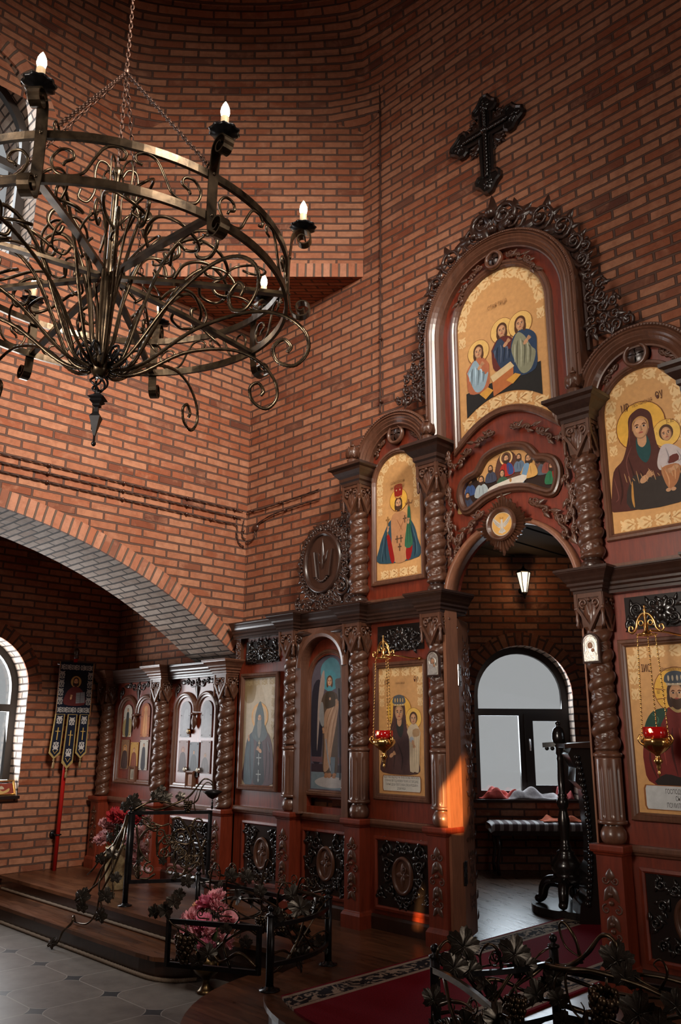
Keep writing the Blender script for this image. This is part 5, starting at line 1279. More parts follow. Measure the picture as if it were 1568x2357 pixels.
# ---- plaques in the double-arch panels of the left wing
def small_plate(label, x, z, w, h, c_bg, figs, arched=True, y=.128, grp='small icons in the left wing', mat='paint', screws=True):
    out = arch_loop(-w/2, w/2, 0, h-w/2, 12) if arched else None
    a = Art(w, h, out, bg=c_bg); figs(a)
    t = icon(label, a, x, z, y=y, frame=False, mat=mat, name='small_icon', group=grp)
    if screws:
        mb = MB()
        for u in (-.4, .4):
            for v in ((.06, .60) if arched else (.05, .95)): mb.sph((u*w, -.003, v*h), .004, 0, None, (1, .6, 1), 8, 5)
        mb.build('screws', M['black'], t)
    return t
def fig(robe, halo_c=None, head=.78, r=.30, bg2=None, wide=.75):
    def go(a):
        k = a.w/2/a.h
        if bg2: a.poly(bg2, [(-.9, .5), (.9, .55), (.9, .05), (-.9, .05)], 3)
        if halo_c: a.ell(halo_c, 0, head, r*1.8)
        a.poly(robe, [(-r*.7, head-r*1.0*k), (r*.7, head-r*1.0*k), (wide*.8, head-.18), (wide, .06), (-wide, .06), (-wide*.8, head-.18)], 4); a.folds(tuple(min(1, q*2+.03) for q in robe), [[(-.2, head-.15), (-.3, .1)], [(.25, head-.15), (.3, .1)]], .06)
        a.face(0, head, r*.9, hair=robe, long=False)
    return go
def pale_blots(a):  # no figure, only soft blotches close to the plate's grey
    a.poly((.33, .33, .36), [(-.6, .85), (.3, .9), (.6, .6), (.1, .4), (-.5, .5)], 4); a.poly((.40, .41, .44), [(-.2, .7), (.5, .75), (.4, .3), (-.4, .2)], 4)
C1, C0 = -3.69, -4.775
small_plate('arched pale grey plate, upper left in the lighter double-arch panel', C1-.175, 1.33, .165, .345, (.36, .36, .39), pale_blots)
small_plate('arched pale grey plate, upper right in the lighter double-arch panel', C1+.18, 1.33, .165, .345, (.38, .38, .40), pale_blots)
small_plate('small plate with a dark seated figure, lower left in the lighter double-arch panel', C1-.185, 1.00, .155, .30, (.30, .20, .19), fig((.06, .03, .03), (.34, .14, .11), .70, .26), False)
small_plate('dim grey plate in the middle of the lighter double-arch panel', C1+.0, .965, .15, .32, (.15, .16, .18), fig((.05, .055, .06), None, .70, .24), False)
small_plate('pinkish grey plate, lower right in the lighter double-arch panel', C1+.185, 1.00, .155, .30, (.33, .26, .26), fig((.15, .13, .13), (.36, .26, .22), .55, .22), False)
small_plate('arched white plate with a dark robed figure in the shadowy double-arch panel', C0-.175, 1.33, .165, .335, (.50, .44, .36), fig((.03, .03, .03), None, .82, .22, (.34, .24, .10), .4))
small_plate('arched orange plate with a pale figure in the shadowy double-arch panel', C0+.18, 1.33, .165, .345, (.36, .10, .03), fig((.46, .20, .07), (.55, .22, .06), .82, .24, None, .5))
small_plate('dark brown plate with an orange halo, lower left in the shadowy panel', C0-.185, 1.0, .155, .30, (.20, .10, .05), fig((.05, .025, .02), (.45, .20, .06), .70, .28), False)
small_plate('ochre plate with a red-robed figure in the middle of the shadowy panel', C0+.0, .965, .15, .31, (.42, .22, .05), fig((.17, .04, .015), (.45, .24, .05), .74, .28), False)
small_plate('white plate with a black-robed figure, lower right in the shadowy panel', C0+.185, 1.0, .155, .30, (.48, .43, .36), fig((.03, .025, .03), None, .82, .22, None, .5), False)
def little_frame(label, x, z, c):
    a = Art(.075, .105, bg=c); a.poly(tuple(q*.6 for q in c), [(-.5, .2), (.5, .2), (.4, .7), (0, .85), (-.4, .7)], 4)
    icon(label, a, x, z, y=.118, name='little_framed_picture', group='little framed pictures below the plates', prof=[(-.030, -.02), (-.030, .010), (-.018, .016), (-.006, .010), (.002, .001)], cat_='picture')
little_frame('little wooden framed picture at the foot of the lighter double-arch panel', C1-.03, .885, (.40, .18, .10)); little_frame('little square framed picture low in the shadowy double-arch panel', C0+.01, .90, (.30, .24, .17))
def knob_light(label, x, z, mat):
    t = thing('icon_lamp', label, 'lamp', (x, .118, z), 'round lamps on the lighter panel'); f = lambda p: (p[0], -p[2], p[1])
    mb = MB(); mb.lathe([(.022, -.012), (.026, .0), (.026, .012), (.020, .020)], 18, 0, f); mb.build('bezel', M[mat], t)
    mb = MB(); mb.lathe([(.019, .014), (.017, .024), (.008, .030), (.001, .031)], 16, 0, f); mb.build('lens', plain('lamp_lens', (.75, .70, .60), rough=.2), t)
knob_light('brass rimmed round lamp on the upper left pale grey plate', C1-.085, 1.385, 'gold'); knob_light('chrome round lamp beside the dark seated figure plate', C1-.11, 1.03, 'silver'); knob_light('chrome round lamp at the edge of the pinkish grey plate', C1+.105, 1.03, 'silver')
# ================================================================ wrought iron chandelier
CX, CYY = -.057, -3.036; ZL, ZU, RR = 3.326, 3.518, .839
ch = thing('chandelier', 'large round wrought iron chandelier with candle bulbs and twisted scrolls hanging on chains', 'chandelier', (CX, CYY, 0))
def radial(a):                                   # (r, z, t) -> local
    c, s_ = cos(a), sin(a); return lambda p: (p[0]*c - (p[2] if len(p) > 2 else 0)*s_, p[0]*s_ + (p[2] if len(p) > 2 else 0)*c, p[1])
def hoop(z, h, name):
    mb = MB(); n = 120; vs = []; fs = []
    for i in range(n):
        a = 2*pi*i/n
        for r, zz in ((RR-.008, z-h/2), (RR+.008, z-h/2), (RR+.008, z+h/2), (RR-.008, z+h/2)): vs.append((r*cos(a), r*sin(a), zz))
    for i in range(n):
        j = (i+1) % n
        for k in range(4): fs.append((4*i+k, 4*j+k, 4*j+(k+1) % 4, 4*i+(k+1) % 4))
    mb.add(vs, fs, 0, False); return mb.build(name, M['patina'], ch)
hoop(ZU, .034, 'upper_hoop'); hoop(ZL, .036, 'lower_hoop')
# strap arm with volutes at both ends, drip pan, candle and bulb
def spiral(c, R, a0, turns, d, n=26, k=.78): return [(c[0]+R*(1-k*i/n)*cos(a0+d*2*pi*turns*i/n), c[1]+R*(1-k*i/n)*sin(a0+d*2*pi*turns*i/n)) for i in range(n+1)]
top = spiral((RR+.075, ZU+.095), .052, radians(180), 1.45, -1)
botv = spiral((RR+.075, ZL-.075), .052, radians(180), 1.45, 1)
line = [(q[0], q[1]) for q in reversed(top)] + [tuple(q) for q in cat([(RR+.020, ZU+.06), (RR+.013, ZU-.02), (RR+.012, (ZU+ZL)/2), (RR+.013, ZL+.02), (RR+.020, ZL-.045)], 5)] + botv
armm = MB(); armm.tube([(x, 0, z) for x, z in line], [(.0045, .021)]*len(line), 4, 0, None, False, None)
def strap(pts, w, th):
    mb = MB(); n = len(pts); vs = []
    for i in range(n):
        t = Vector(pts[min(i+1, n-1)])-Vector(pts[max(i-1, 0)]); t.normalize(); nx, nz = -t.y*th/2, t.x*th/2
        for s1, s2 in ((1, 1), (1, -1), (-1, -1), (-1, 1)): vs.append((pts[i][0]+nx*s1, s2*w/2, pts[i][1]+nz*s1))
    fs = [(4*i+k, 4*i+(k+1) % 4, 4*i+4+(k+1) % 4, 4*i+4+k) for i in range(n-1) for k in range(4)] + [(3, 2, 1, 0), tuple(4*n-4+k for k in range(4))]
    mb.add(vs, fs, 0, False); return mb
arm = strap(line, .044, .006)
for z in (ZU, ZL): arm.sph((RR+.018, 0, z), .008, 0, None, (.6, 1, 1), 8, 5)
arm_d = arm.mesh('strap_arm', M['patina'])
BX, BZ = RR+.075, ZU+.150
pan = MB()
def wavy(r, z, a): return r*(1+.06*cos(a*10)) if r > .03 else r
pan.lathe([(.004, BZ-.004), (.030, BZ), (.054, BZ+.006), (.062, BZ+.013), (.059, BZ+.015), (.048, BZ+.010), (.022, BZ+.010), (.018, BZ+.012)], 40, 0, None, (BX, 0), True, wavy); pan_d = pan.mesh('drip_pan', M['iron'])
cand = MB(); cand.lathe([(.0165, BZ+.008), (.0165, BZ+.082), (.0150, BZ+.084)], 16, 0, None, (BX, 0)); 
M['candle'] = plain('candle_sleeve', (.55, .42, .27), rough=.5, emit=((1.0, .55, .22), .25)); cand_d = cand.mesh('candle_sleeve', M['candle'])
blb = MB(); blb.lathe([(.010, BZ+.080), (.0165, BZ+.094), (.0190, BZ+.108), (.0165, BZ+.126), (.0105, BZ+.142), (.004, BZ+.154), (.0005, BZ+.159)], 16, 0, None, (BX, 0))
M['bulb'] = plain('glowing_candle_bulb', (1, .9, .75), rough=.3, emit=((1.0, .80, .50), 28.0)); blb_d = blb.mesh('bulb', M['bulb'])
for k in range(8):
    a = radians(45*k-1.5); e = empty('candle_arm', (0, 0, 0), ch, a)
    for nm, d in (('strap_arm', arm_d), ('drip_pan', pan_d), ('candle_sleeve', cand_d), ('bulb', blb_d)): inst(nm, d, e)
# S scrolls between the hoops
sc_m = MB()
def on_hoop(s_, z, r=RR): return (r*cos(s_/r), r*sin(s_/r), z)
zm = (ZU+ZL)/2; hh = (ZU-ZL)/2-.018
for sg in (1, -1):
    p1 = spiral((sg*.060, zm+hh*.48), hh*.52, radians(-90 if sg > 0 else -90), .80, sg, 16, .45)
    p2 = spiral((sg*.235, zm-hh*.42), hh*.58, radians(90), .80, sg, 16, .45)
    seg = [tuple(q) for q in cat([(sg*.060+hh*.52*.0, zm+hh*.48+hh*.50), (sg*.11, zm+hh*.80), (sg*.155, zm), (sg*.20, zm-hh*.9), (sg*.235, zm-hh*1.0)], 6)]
    P = [tuple(q) for q in cat([(sg*.045, zm+hh*.30), (sg*.022, zm+hh*.40), (sg*.018, zm+hh*.75), (sg*.05, zm+hh*.98), (sg*.095, zm+hh*.82), (sg*.13, zm+hh*.1), (sg*.165, zm-hh*.75), (sg*.215, zm-hh*.98), (sg*.265, zm-hh*.80), (sg*.285, zm-hh*.1), (sg*.255, zm+hh*.45), (sg*.215, zm+hh*.40), (sg*.205, zm+hh*.0), (sg*.232, zm-hh*.22), (sg*.240, zm-hh*.42)], 6)]
    sc_m.tube([on_hoop(x, z) for x, z in P], .0062, 7)
sc_d = sc_m.mesh('s_scroll_pair', M['patina'])
for k in range(8): inst('s_scroll_pair', sc_d, ch, (0, 0, 0), radians(45*k-1.5+22.5))
# spokes rising to the hub
sp = MB(); sp.tube([(RR-.005, 0, ZL), (.45, 0, ZL+.055), (.04, 0, ZL+.095)], [(.009, .016)]*3, 4); sp_d = sp.mesh('spoke', M['patina'])
for k in range(8): inst('spoke', sp_d, ch, (0, 0, 0), radians(45*k-1.5))
# central pole and bottom spike
mb = MB(); mb.lathe([(.004, 4.03), (.020, 4.02), (.026, 4.0), (.020, 3.975), (.016, 3.96), (.016, 3.52), (.026, 3.50), (.030, 3.42), (.022, 3.36), (.019, 3.30), (.019, 3.06), (.034, 3.02), (.05, 2.98), (.040, 2.94), (.020, 2.915)], 16); mb.build('centre_pole', M['patina'], ch)
mb = MB()
for k in range(4):
    a = k*pi/2+.3; P = [(.010+.030*sin(pi*i/14), 2.93-.085*i/14, a+2.4*i/14) for i in range(15)]
    mb.tube([(r*cos(b), r*sin(b), z) for r, z, b in P], .0055, 6)
mb.lathe([(.010, 2.855), (.014, 2.848), (.012, 2.835), (.018, 2.832), (.052, 2.812), (.034, 2.804), (.040, 2.796), (.022, 2.785), (.024, 2.775), (.012, 2.768), (.013, 2.745)], 4, 0, None, (0, 0), False)
mb.lathe([(.010, 2.75), (.034, 2.722), (.026, 2.700), (.005, 2.63)], 4, 0, None, (0, 0), False); mb.lathe([(.005, 2.64), (.005, 2.606), (.010, 2.602), (.011, 2.594), (.006, 2.586), (.001, 2.584)], 10)
mb.build('bottom_spike', M['iron'], ch)
# long twisted rods sweeping out from the bud, ending in volutes below the hoop
def twisted_rod(P, r, tw):
    mb = MB(); Q = cat(P, 12); mb.tube([(q.x, q.z if len(q) > 2 else 0, q.y) for q in Q], [(r*1.0, r*.72)]*len(Q), 6, 0, None, False, None, tw); return mb
R1 = [(.03, 2.985, 0), (.09, 2.955, .01), (.20, 3.00, .02), (.42, 3.17, .03), (.66, 3.255, .03), (.82, 3.24, .03), (.925, 3.16, .03), (.945, 3.06, .03), (.885, 2.985, .03), (.805, 3.005, .03), (.785, 3.075, .03), (.83, 3.115, .03), (.865, 3.08, .03), (.85, 3.05, .03)]
R2 = [(.03, 2.975, 0), (.07, 2.95, 0), (.14, 3.0, -.02), (.22, 3.18, -.04), (.32, 3.40, -.05), (.43, 3.52, -.05), (.53, 3.535, -.04), (.59, 3.47, -.04), (.56, 3.40, -.04), (.50, 3.405, -.04), (.485, 3.455, -.04), (.515, 3.48, -.04)]
R3 = [(.02, 3.03, 0), (.05, 3.10, 0), (.08, 3.30, .0), (.14, 3.52, .02), (.22, 3.64, .02), (.30, 3.63, .02), (.32, 3.56, .02), (.27, 3.53, .02), (.25, 3.57, .02)]
R4 = [(.025, 3.98, 0), (.05, 4.03, 0), (.09, 4.03, 0), (.105, 3.96, 0), (.10, 3.86, 0), (.13, 3.79, 0), (.17, 3.80, 0), (.165, 3.85, 0)]
for nm, P, n, off, tw in (('twisted_rod', R1, 10, 8, .5), ('twisted_rod', R2, 10, 26, .5), ('curled_rod', R3, 8, 0, 0), ('top_curl', R4, 6, 15, 0)):
    d = twisted_rod(P, .0098 if nm != 'top_curl' else .0065, tw).mesh(nm, M['patina'])
    for k in range(n): inst(nm, d, ch, (0, 0, 0), radians(360/n*k+off))
# loose C and S scrolls lying among the spokes
cs = MB()
P = [(.30, 3.44, -.02), (.34, 3.50, -.08), (.44, 3.52, -.10), (.54, 3.47, -.07), (.57, 3.42, .0), (.53, 3.41, .06), (.46, 3.43, .06), (.44, 3.46, .02)]
Q = cat(P, 8); cs.tube([(q.x, q.z, q.y) for q in Q], .008, 7)
P = [(.56, 3.40, .0), (.60, 3.46, .05), (.68, 3.47, .06), (.74, 3.42, .03), (.74, 3.37, -.02), (.69, 3.36, -.05), (.65, 3.39, -.03)]
Q = cat(P, 8); cs.tube([(q.x, q.z, q.y) for q in Q], .006, 7)
P = [(.12, 3.46, 0), (.18, 3.56, .05), (.26, 3.58, .06), (.31, 3.52, .02), (.29, 3.45, -.03), (.23, 3.44, -.03), (.21, 3.48, .0)]
Q = cat(P, 8); cs.tube([(q.x, q.z, q.y) for q in Q], .006, 7)
cs_d = cs.mesh('scroll_cluster', M['patina'])
for k in range(12): inst('scroll_cluster', cs_d, ch, (0, 0, .02*(k % 3)), radians(30*k+10))
bd = MB()
for k in range(12):
    a = 2*pi*k/12; P = [(.03, 3.0), (.075, 2.965), (.115, 2.995), (.105, 3.045), (.065, 3.05), (.05, 3.02), (.07, 3.0)]
    Q = cat([(r*cos(a+.5*i/6), r*sin(a+.5*i/6), z) for i, (r, z) in enumerate(P)], 6); bd.tube(Q, .0065, 6)
bd.build('bud_scrolls', M['iron'], ch)
# chains
def chain(name, a, b, par, r=.0032, pitch=.030):
    mb = MB(); A, B = Vector(a), Vector(b); n = max(2, int((B-A).length/pitch)); d = (B-A).normalized(); u = d.orthogonal().normalized(); v = d.cross(u)
    for i in range(n):
        c = A+(B-A)*((i+.5)/n); e = u if i % 2 else v
        mb.tube([c+d*(pitch*.66*cos(t))+e*(.0085*sin(t)) for t in [2*pi*k/10 for k in range(10)]], r, 5, closed=True)
    return mb.build(name, M['chain'], par)
KN = (0, 0, 4.60)
chain('suspension_chain', (0, 0, 8.6), KN, ch); chain('stay_chain', (0, 0, 4.57), (0, 0, 4.03), ch)
for k, ang in enumerate((-46.5, -1.5, 43.5, 133.5, 178.5, 223.5)):
    if k in (2, 4): continue
    a = radians(ang+(3 if k != 1 else 0)); chain('stay_chain', (.012*cos(a), .012*sin(a), 4.58), ((RR-.03)*cos(a), (RR-.03)*sin(a), ZU+.07), ch)
    mb = MB(); c = Vector(((RR-.02)*cos(a), (RR-.02)*sin(a), ZU+.04)); mb.tube([c+Vector((cos(a), sin(a), 0))*.030*cos(t)+Vector((0, 0, 1))*.030*sin(t) for t in [2*pi*i/16 for i in range(16)]], .005, 6, closed=True); mb.build('chain_ring', M['patina'], ch)
mb = MB(); mb.sph(KN, .016, 0, None, (1, 1, 1.6)); mb.build('chain_knot', M['chain'], ch)
# ================================================================ carved cross on the brick wall
t = thing('wall_cross', 'black carved cross with trefoil ends on the brick wall above the gable', 'cross', (-.10, .235, 6.20)); f = lambda p: (p[0], -p[2], p[1])
mb = MB()
O = []
for k, L in enumerate((.34, .33, .34, .56)):
    d = radians(90*k); c, s_ = cos(d), sin(d)
    tip = [(.058, -.058), (L-.155, -.056), (L-.15, -.095), (L-.12, -.118), (L-.075, -.115), (L-.055, -.085), (L-.03, -.062), (L+.015, -.035), (L+.025, 0), (L+.015, .035), (L-.03, .062), (L-.055, .085), (L-.075, .115), (L-.12, .118), (L-.15, .095), (L-.155, .056), (.058, .058)]
    O += [(x*c-y*s_, x*s_+y*c) for x, y in tip]
O = [O[i] for i in range(len(O)) if i == 0 or hypot(O[i][0]-O[i-1][0], O[i][1]-O[i-1][1]) > .002]
mb.prism(O, -.02, .018, 0, f); mb.sweep(O, [(-.012, -.01), (-.012, .026), (.004, .036), (.018, .026), (.022, .016)], True, 0, f)
mb.build('cross_body', M['black'], t)
mb = MB()
for k, L in enumerate((.34, .33, .34, .56)):
    d = radians(90*k); c, s_ = cos(d), sin(d); g = lambda p, c=c, s_=s_: f((p[0]*c-p[1]*s_, p[0]*s_+p[1]*c, p[2]))
    mb.tube([g((.02+(L-.14)*i/30, .010*sin(i*1.3), .030)) for i in range(31)], .014, 6); mb.tube([g((.02+(L-.14)*i/30, -.010*sin(i*1.3), .032)) for i in range(31)], .013, 6)
    rosette(mb, (L-.065, 0), .060, 6, g, 0, .016)
mb.sph(f((0, 0, .035)), .035); mb.build('rope_carving', M['black'], t)
mb = MB()
for k in range(4):
    d = radians(45+90*k); g = lambda p, c=cos(d), s_=sin(d): f((p[0]*c-p[1]*s_, p[0]*s_+p[1]*c, p[2]))
    for q in (-1, 0, 1): leaf(mb, (.05, 0), q*.42, .20-.03*abs(q), .07, g, 0, -.004, .025, .1*q); scroll(mb, (.14, q*.05), .030, 0, 1.2, q or 1, .009, g, 0, .0); mb.sph(g((.20, q*.03, .004)), .016, n=7, m=5)
mb.build('corner_rays', M['dark'], t)

# ================================================================ hanging vigil lamps
M['redglass'] = plain('red_glass_cup', (.45, .006, .006), rough=.08, spec=.8); M['flame'] = plain('vigil_flame', (1, .3, .1), emit=((1.0, .22, .06), 14.0))
def vigil(label, x, y, zt, zb):
    t = thing('vigil_lamp', label, 'lamp', (x, y, 0), 'hanging vigil lamps'); H = zt
    mb = MB(); mb.tube([(.125, .29, H-.115), (.10, .20, H-.115), (.075, .10, H-.105), (.02, .0, H-.10)], .006, 8); mb.lathe([(.012, 0), (.016, .01), (.010, .03)], 12, 0, lambda p: (.12+p[0], .285-p[2], H-.115+p[1]))
    for s_ in (1, -1):
        P = [(0, 0, H), (s_*.028, 0, H-.012), (s_*.050, 0, H-.045), (s_*.060, 0, H-.085), (s_*.082, 0, H-.108), (s_*.102, 0, H-.095), (s_*.098, 0, H-.072), (s_*.080, 0, H-.074), (s_*.080, 0, H-.088)]
        mb.tube(cat(P, 6), [.0085*(1-.4*i/48) for i in range(49)], 8); mb.tube([(s_*.028+.014*cos(q), 0, H-.055+.014*sin(q)) for q in [i*pi/8 for i in range(16)]], .0045, 6, closed=True)
    mb.lathe([(.004, H+.045), (.008, H+.038), (.004, H+.028), (.011, H+.018), (.006, H+.006), (.012, H-.01), (.006, H-.05), (.014, H-.07), (.014, H-.10), (.030, H-.115), (.034, H-.122), (.010, H-.126)], 16)
    mb.tube([(.055*cos(q), .055*sin(q), H-.122) for q in [2*pi*i/24 for i in range(24)]], .004, 6, closed=True); mb.build('hook_bracket', M['gold'], t)
    for k in range(3):
        q = radians(90+120*k+20); A = Vector((.055*cos(q), .055*sin(q), H-.125)); B = Vector((.078*cos(q), .078*sin(q), zb-.01)); n = int((B-A).length/.011); mb = MB()
        mb.tube([A+(B-A)*i/(2*n)+Vector((.0022*(-1)**i, .0022*(-1)**(i//2), 0)) for i in range(2*n+1)], [.0026 if i % 2 else .0042 for i in range(2*n+1)], 6); mb.build('chain', M['gold'], t)
    mb = MB(); mb.lathe([(.066, zb+.045), (.066, zb+.005), (.058, zb-.012), (.052, zb-.012), (.052, zb+.0), (.058, zb+.04), (.062, zb+.046)], 32); mb.build('glass_cup', M['redglass'], t)
    mb = MB(); mb.sph((0, -.064, zb+.026), .010, 0, None, (1, .6, 1.3), 8, 6); mb.build('flame', M['flame'], t)
    mb = MB(); mb.lathe([(.056, zb-.008), (.074, zb-.016), (.080, zb-.035), (.066, zb-.062), (.040, zb-.085), (.018, zb-.098), (.012, zb-.112), (.020, zb-.122), (.026, zb-.134), (.016, zb-.148), (.010, zb-.156), (.013, zb-.166), (.008, zb-.178), (.006, zb-.188), (.009, zb-.196), (.003, zb-.212), (.0005, zb-.225)], 28, 0, None, (0, 0), True, lambda r, z, a: r*(1+.05*cos(9*a)) if r > .03 else r)
    for k in range(3):
        q = radians(90+120*k+20); g = lambda p, c=cos(q), s_=sin(q): (p[0]*c, p[0]*s_, zb+p[1])
        mb.tube([g(p) for p in cat([(.060, -.05, 0), (.085, -.045, 0), (.102, -.022, 0), (.092, .002, 0), (.078, -.008, 0), (.084, -.022, 0)], 5)], .0055, 6)
        for j in range(6): b = q+j*pi/9+.3; leaf(mb, (0, 0), pi/2, .05, .02, lambda p, b=b: ((.066-.2*p[1]+p[2])*cos(b)-p[0]*sin(b), (.066-.2*p[1]+p[2])*sin(b)+p[0]*cos(b), zb-.058+p[1]), 0, 0, .008)
    mb.build('chased_bowl', M['gold'], t); return t
vigil('gold vigil lamp with red cup hanging before the mother and child, left of doorway', -.95, -.16, 2.025, 1.345)
vigil('gold vigil lamp with red cup hanging before the crowned ruler, right of doorway', 1.065, -.16, 2.035, 1.362)

# ================================================================ vine ironwork
def grape_leaf_mesh():
    mb = MB(); P = []; n = 40
    for i in range(n):
        a = 2*pi*i/n; d = (a-pi/2)
        r = .62+.30*abs(cos(2.5*d))**.8+.07*cos(17*d); r *= (1.0-.42*max(0, cos(a+pi/2))**4)
        P.append((r*cos(a), r*sin(a), -.10*r*r+.10*abs(sin(2.5*d))))
    vs = [(0, -.08, .10)]+[(x*.5, y*.5, .05+z*.4+.06*(i % 2)) for i, (x, y, z) in enumerate(P)]+P
    fs = [(0, 1+i, 1+(i+1) % n) for i in range(n)]+[(1+i, 1+n+i, 1+n+(i+1) % n, 1+(i+1) % n) for i in range(n)]
    mb.add(vs, fs, 0, True); mb.add([(x, y, z-.05) for x, y, z in vs], [tuple(reversed(q)) for q in fs], 0, True)
    for k in range(5): a = pi/2+(k-2)*2*pi/5; mb.tube([(0, -.08, .11), (.5*cos(a), .5*sin(a), .09), (.86*cos(a), .86*sin(a), .0)], [.05, .035, .015], 5)
    return mb.mesh('vine_leaf', M['leafmetal'])
LEAF = grape_leaf_mesh()
def grape_mesh():
    mb = MB(); rnd = random.Random(4)
    for j in range(6):
        z = -.018*j; R = .030*(1-(j/6.5)**1.5)+.004
        for k in range(max(1, int(2*pi*R/.021))): a = k*2*pi/max(1, int(2*pi*R/.021))+j*.7; mb.sph((R*cos(a), R*sin(a), z+rnd.uniform(-.004, .004)), .0125, n=9, m=6)
    mb.tube([(0, 0, .05), (.004, 0, .02), (0, 0, 0)], .004, 6); return mb.mesh('grape_cluster', M['patina'])
GRAPE = grape_mesh()
def put(par, data, name, loc, rot, s):
    o = bpy.data.objects.new(name, data); COL.objects.link(o); o.parent = par; o.location = loc; o.rotation_euler = rot; o.scale = (s, s, s); return o
def iron_post(par, p, h, r=.020):
    mb = MB(); mb.lathe([(r, .0), (r, h-.045)], 16, 0, None, p[:2], True); mb.v = [(x, y, z+p[2]) for x, y, z in mb.v]
    b = MB(); b.lathe([(.058, 0), (.058, .006), (.030, .010), (.024, .022)], 20, 0, None, p[:2]); b.lathe([(r*.9, h-.05), (r*1.25, h-.045), (r*1.25, h-.035), (.010, h-.03), (.012, h-.022)], 14, 0, None, p[:2]); b.sph((p[0], p[1], h-.008), .019, n=12, m=8)
    for k in range(4): a = k*pi/2+.4; b.sph((p[0]+.045*cos(a), p[1]+.045*sin(a), .008), .006, 0, None, (1, 1, .6), 8, 5)
    mb.v += []; n0 = len(mb.v); mb.f += [[i+n0 for i in q] for q in b.f]; mb.v += [(x, y, z+p[2]) for x, y, z in b.v]; mb.m += b.m; mb.s += b.s; mb.c += b.c; mb.uv += b.uv
    return mb.build('post', M['iron'], par)
def bar(par, pts, w=.012, name='bar', mat='iron'):
    mb = MB(); mb.tube(pts, [(w, w*.8)]*len(pts), 4); return mb.build(name, M[mat], par)
def vine(par, pts, r=.008, taper=.35, name='vine', mat='patina'):
    Q = cat(pts, 7); n = len(Q); mb = MB(); mb.tube(Q, [r*(1-(1-taper)*i/n)*(1+.12*sin(i*.9)) for i in range(n)], 7); return mb.build(name, M[mat], par)
def tendril(par, p, d, up, R, r=.0042, turns=1.3, stem=None):
    # stem from p towards d then a spiral curl in the plane of d and up
    d = Vector(d).normalized(); up = Vector(up).normalized(); p = Vector(p); L = stem or R*2.5; c = p+d*L+up*R; P = [p, p+d*L*.5+up*R*.05]
    for i in range(18): a = -pi/2+2*pi*turns*i/17; q = R*(1-.72*i/17); P.append(c+d*q*cos(a)+up*q*sin(a))
    return vine(par, P, r, .5, 'tendril')
def foliage(par, A, B, z0, z1, nl, seed, size=.055, grapes_n=1, spread=.05, tend=4):
    rnd = random.Random(seed); A = Vector(A); B = Vector(B); d = (B-A); n_ = Vector((-d.y, d.x, 0)).normalized()
    if n_.y > 0: n_ = -n_
    for k in range(nl):
        s_ = (k+.5)/nl+rnd.uniform(-.05, .05); q = A+d*s_+n_*rnd.uniform(-spread*.3, spread); z = rnd.uniform(z0, z1)
        put(par, LEAF, 'vine_leaf', (q.x, q.y, z), (radians(rnd.uniform(55, 115)), rnd.uniform(-.6, .6), atan2(d.y, d.x)+rnd.uniform(-.7, .7)), size*rnd.uniform(.75, 1.2))
    for k in range(grapes_n):
        q = A+d*rnd.uniform(.2, .8)+n_*spread*.8; put(par, GRAPE, 'grape_cluster', (q.x, q.y, z0+(z1-z0)*rnd.uniform(.3, .6)), (0, 0, rnd.uniform(0, 6)), rnd.uniform(.9, 1.15))
    for k in range(tend):
        q = A+d*rnd.uniform(.05, .95); tendril(par, (q.x, q.y, z1-rnd.uniform(0, .06)), d*rnd.choice((-1, 1))+n_*d.length*.25*rnd.uniform(-1, 1), (0, 0, 1), rnd.uniform(.020, .034), .0045)
def wavy_vines(par, A, B, z0, z1, n, seed, r=.0085, over=.06):
    rnd = random.Random(seed); A = Vector(A); B = Vector(B); d = B-A; nn = Vector((-d.y, d.x, 0)).normalized()
    for k in range(n):
        P = []; ph = rnd.uniform(0, 6.28); m_ = 7; up_ = rnd.choice((1, -1))
        for i in range(m_+1):
            s_ = i/m_; z = (z0+z1)/2+up_*(z1-z0)*(s_-.5)*.9+(z1-z0)*.28*sin(ph+s_*7)
            q = A+d*s_+nn*(.022*sin(ph*2+s_*9)); P.append((q.x, q.y, min(z1+over, max(z0-.02, z))))
        vine(par, P, r*rnd.uniform(.75, 1.15), .5)
# --- fixed panel left of the ambo, between two posts
A_, B_ = (-.688, -1.397, 0), (-.852, -.793, 0)
t = thing('iron_railing', 'short curved iron vine railing panel on the left edge of the ambo', 'railing'); iron_post(t, A_, .42, .022); iron_post(t, B_, .42, .022)
def bow(A, B, z, b=.06): return [(A[0]+(B[0]-A[0])*i/10+(B[1]-A[1])*b*sin(pi*i/10)*-1, A[1]+(B[1]-A[1])*i/10+(B[0]-A[0])*b*sin(pi*i/10), z) for i in range(11)]
bar(t, bow(A_, B_, .325, -.12), .011, 'top_bar'); bar(t, bow(A_, B_, .125, -.12), .011, 'bottom_bar')
wavy_vines(t, A_, B_, .10, .34, 4, 3); foliage(t, (-.76, -1.2, 0), B_, .05, .36, 7, 5, .062, 0, .06, 4); put(t, LEAF, 'vine_leaf', (-.80, -1.08, .36), (radians(60), 0, 1.2), .085); put(t, LEAF, 'vine_leaf', (-.70, -1.36, .36), (radians(80), .3, .5), .06)
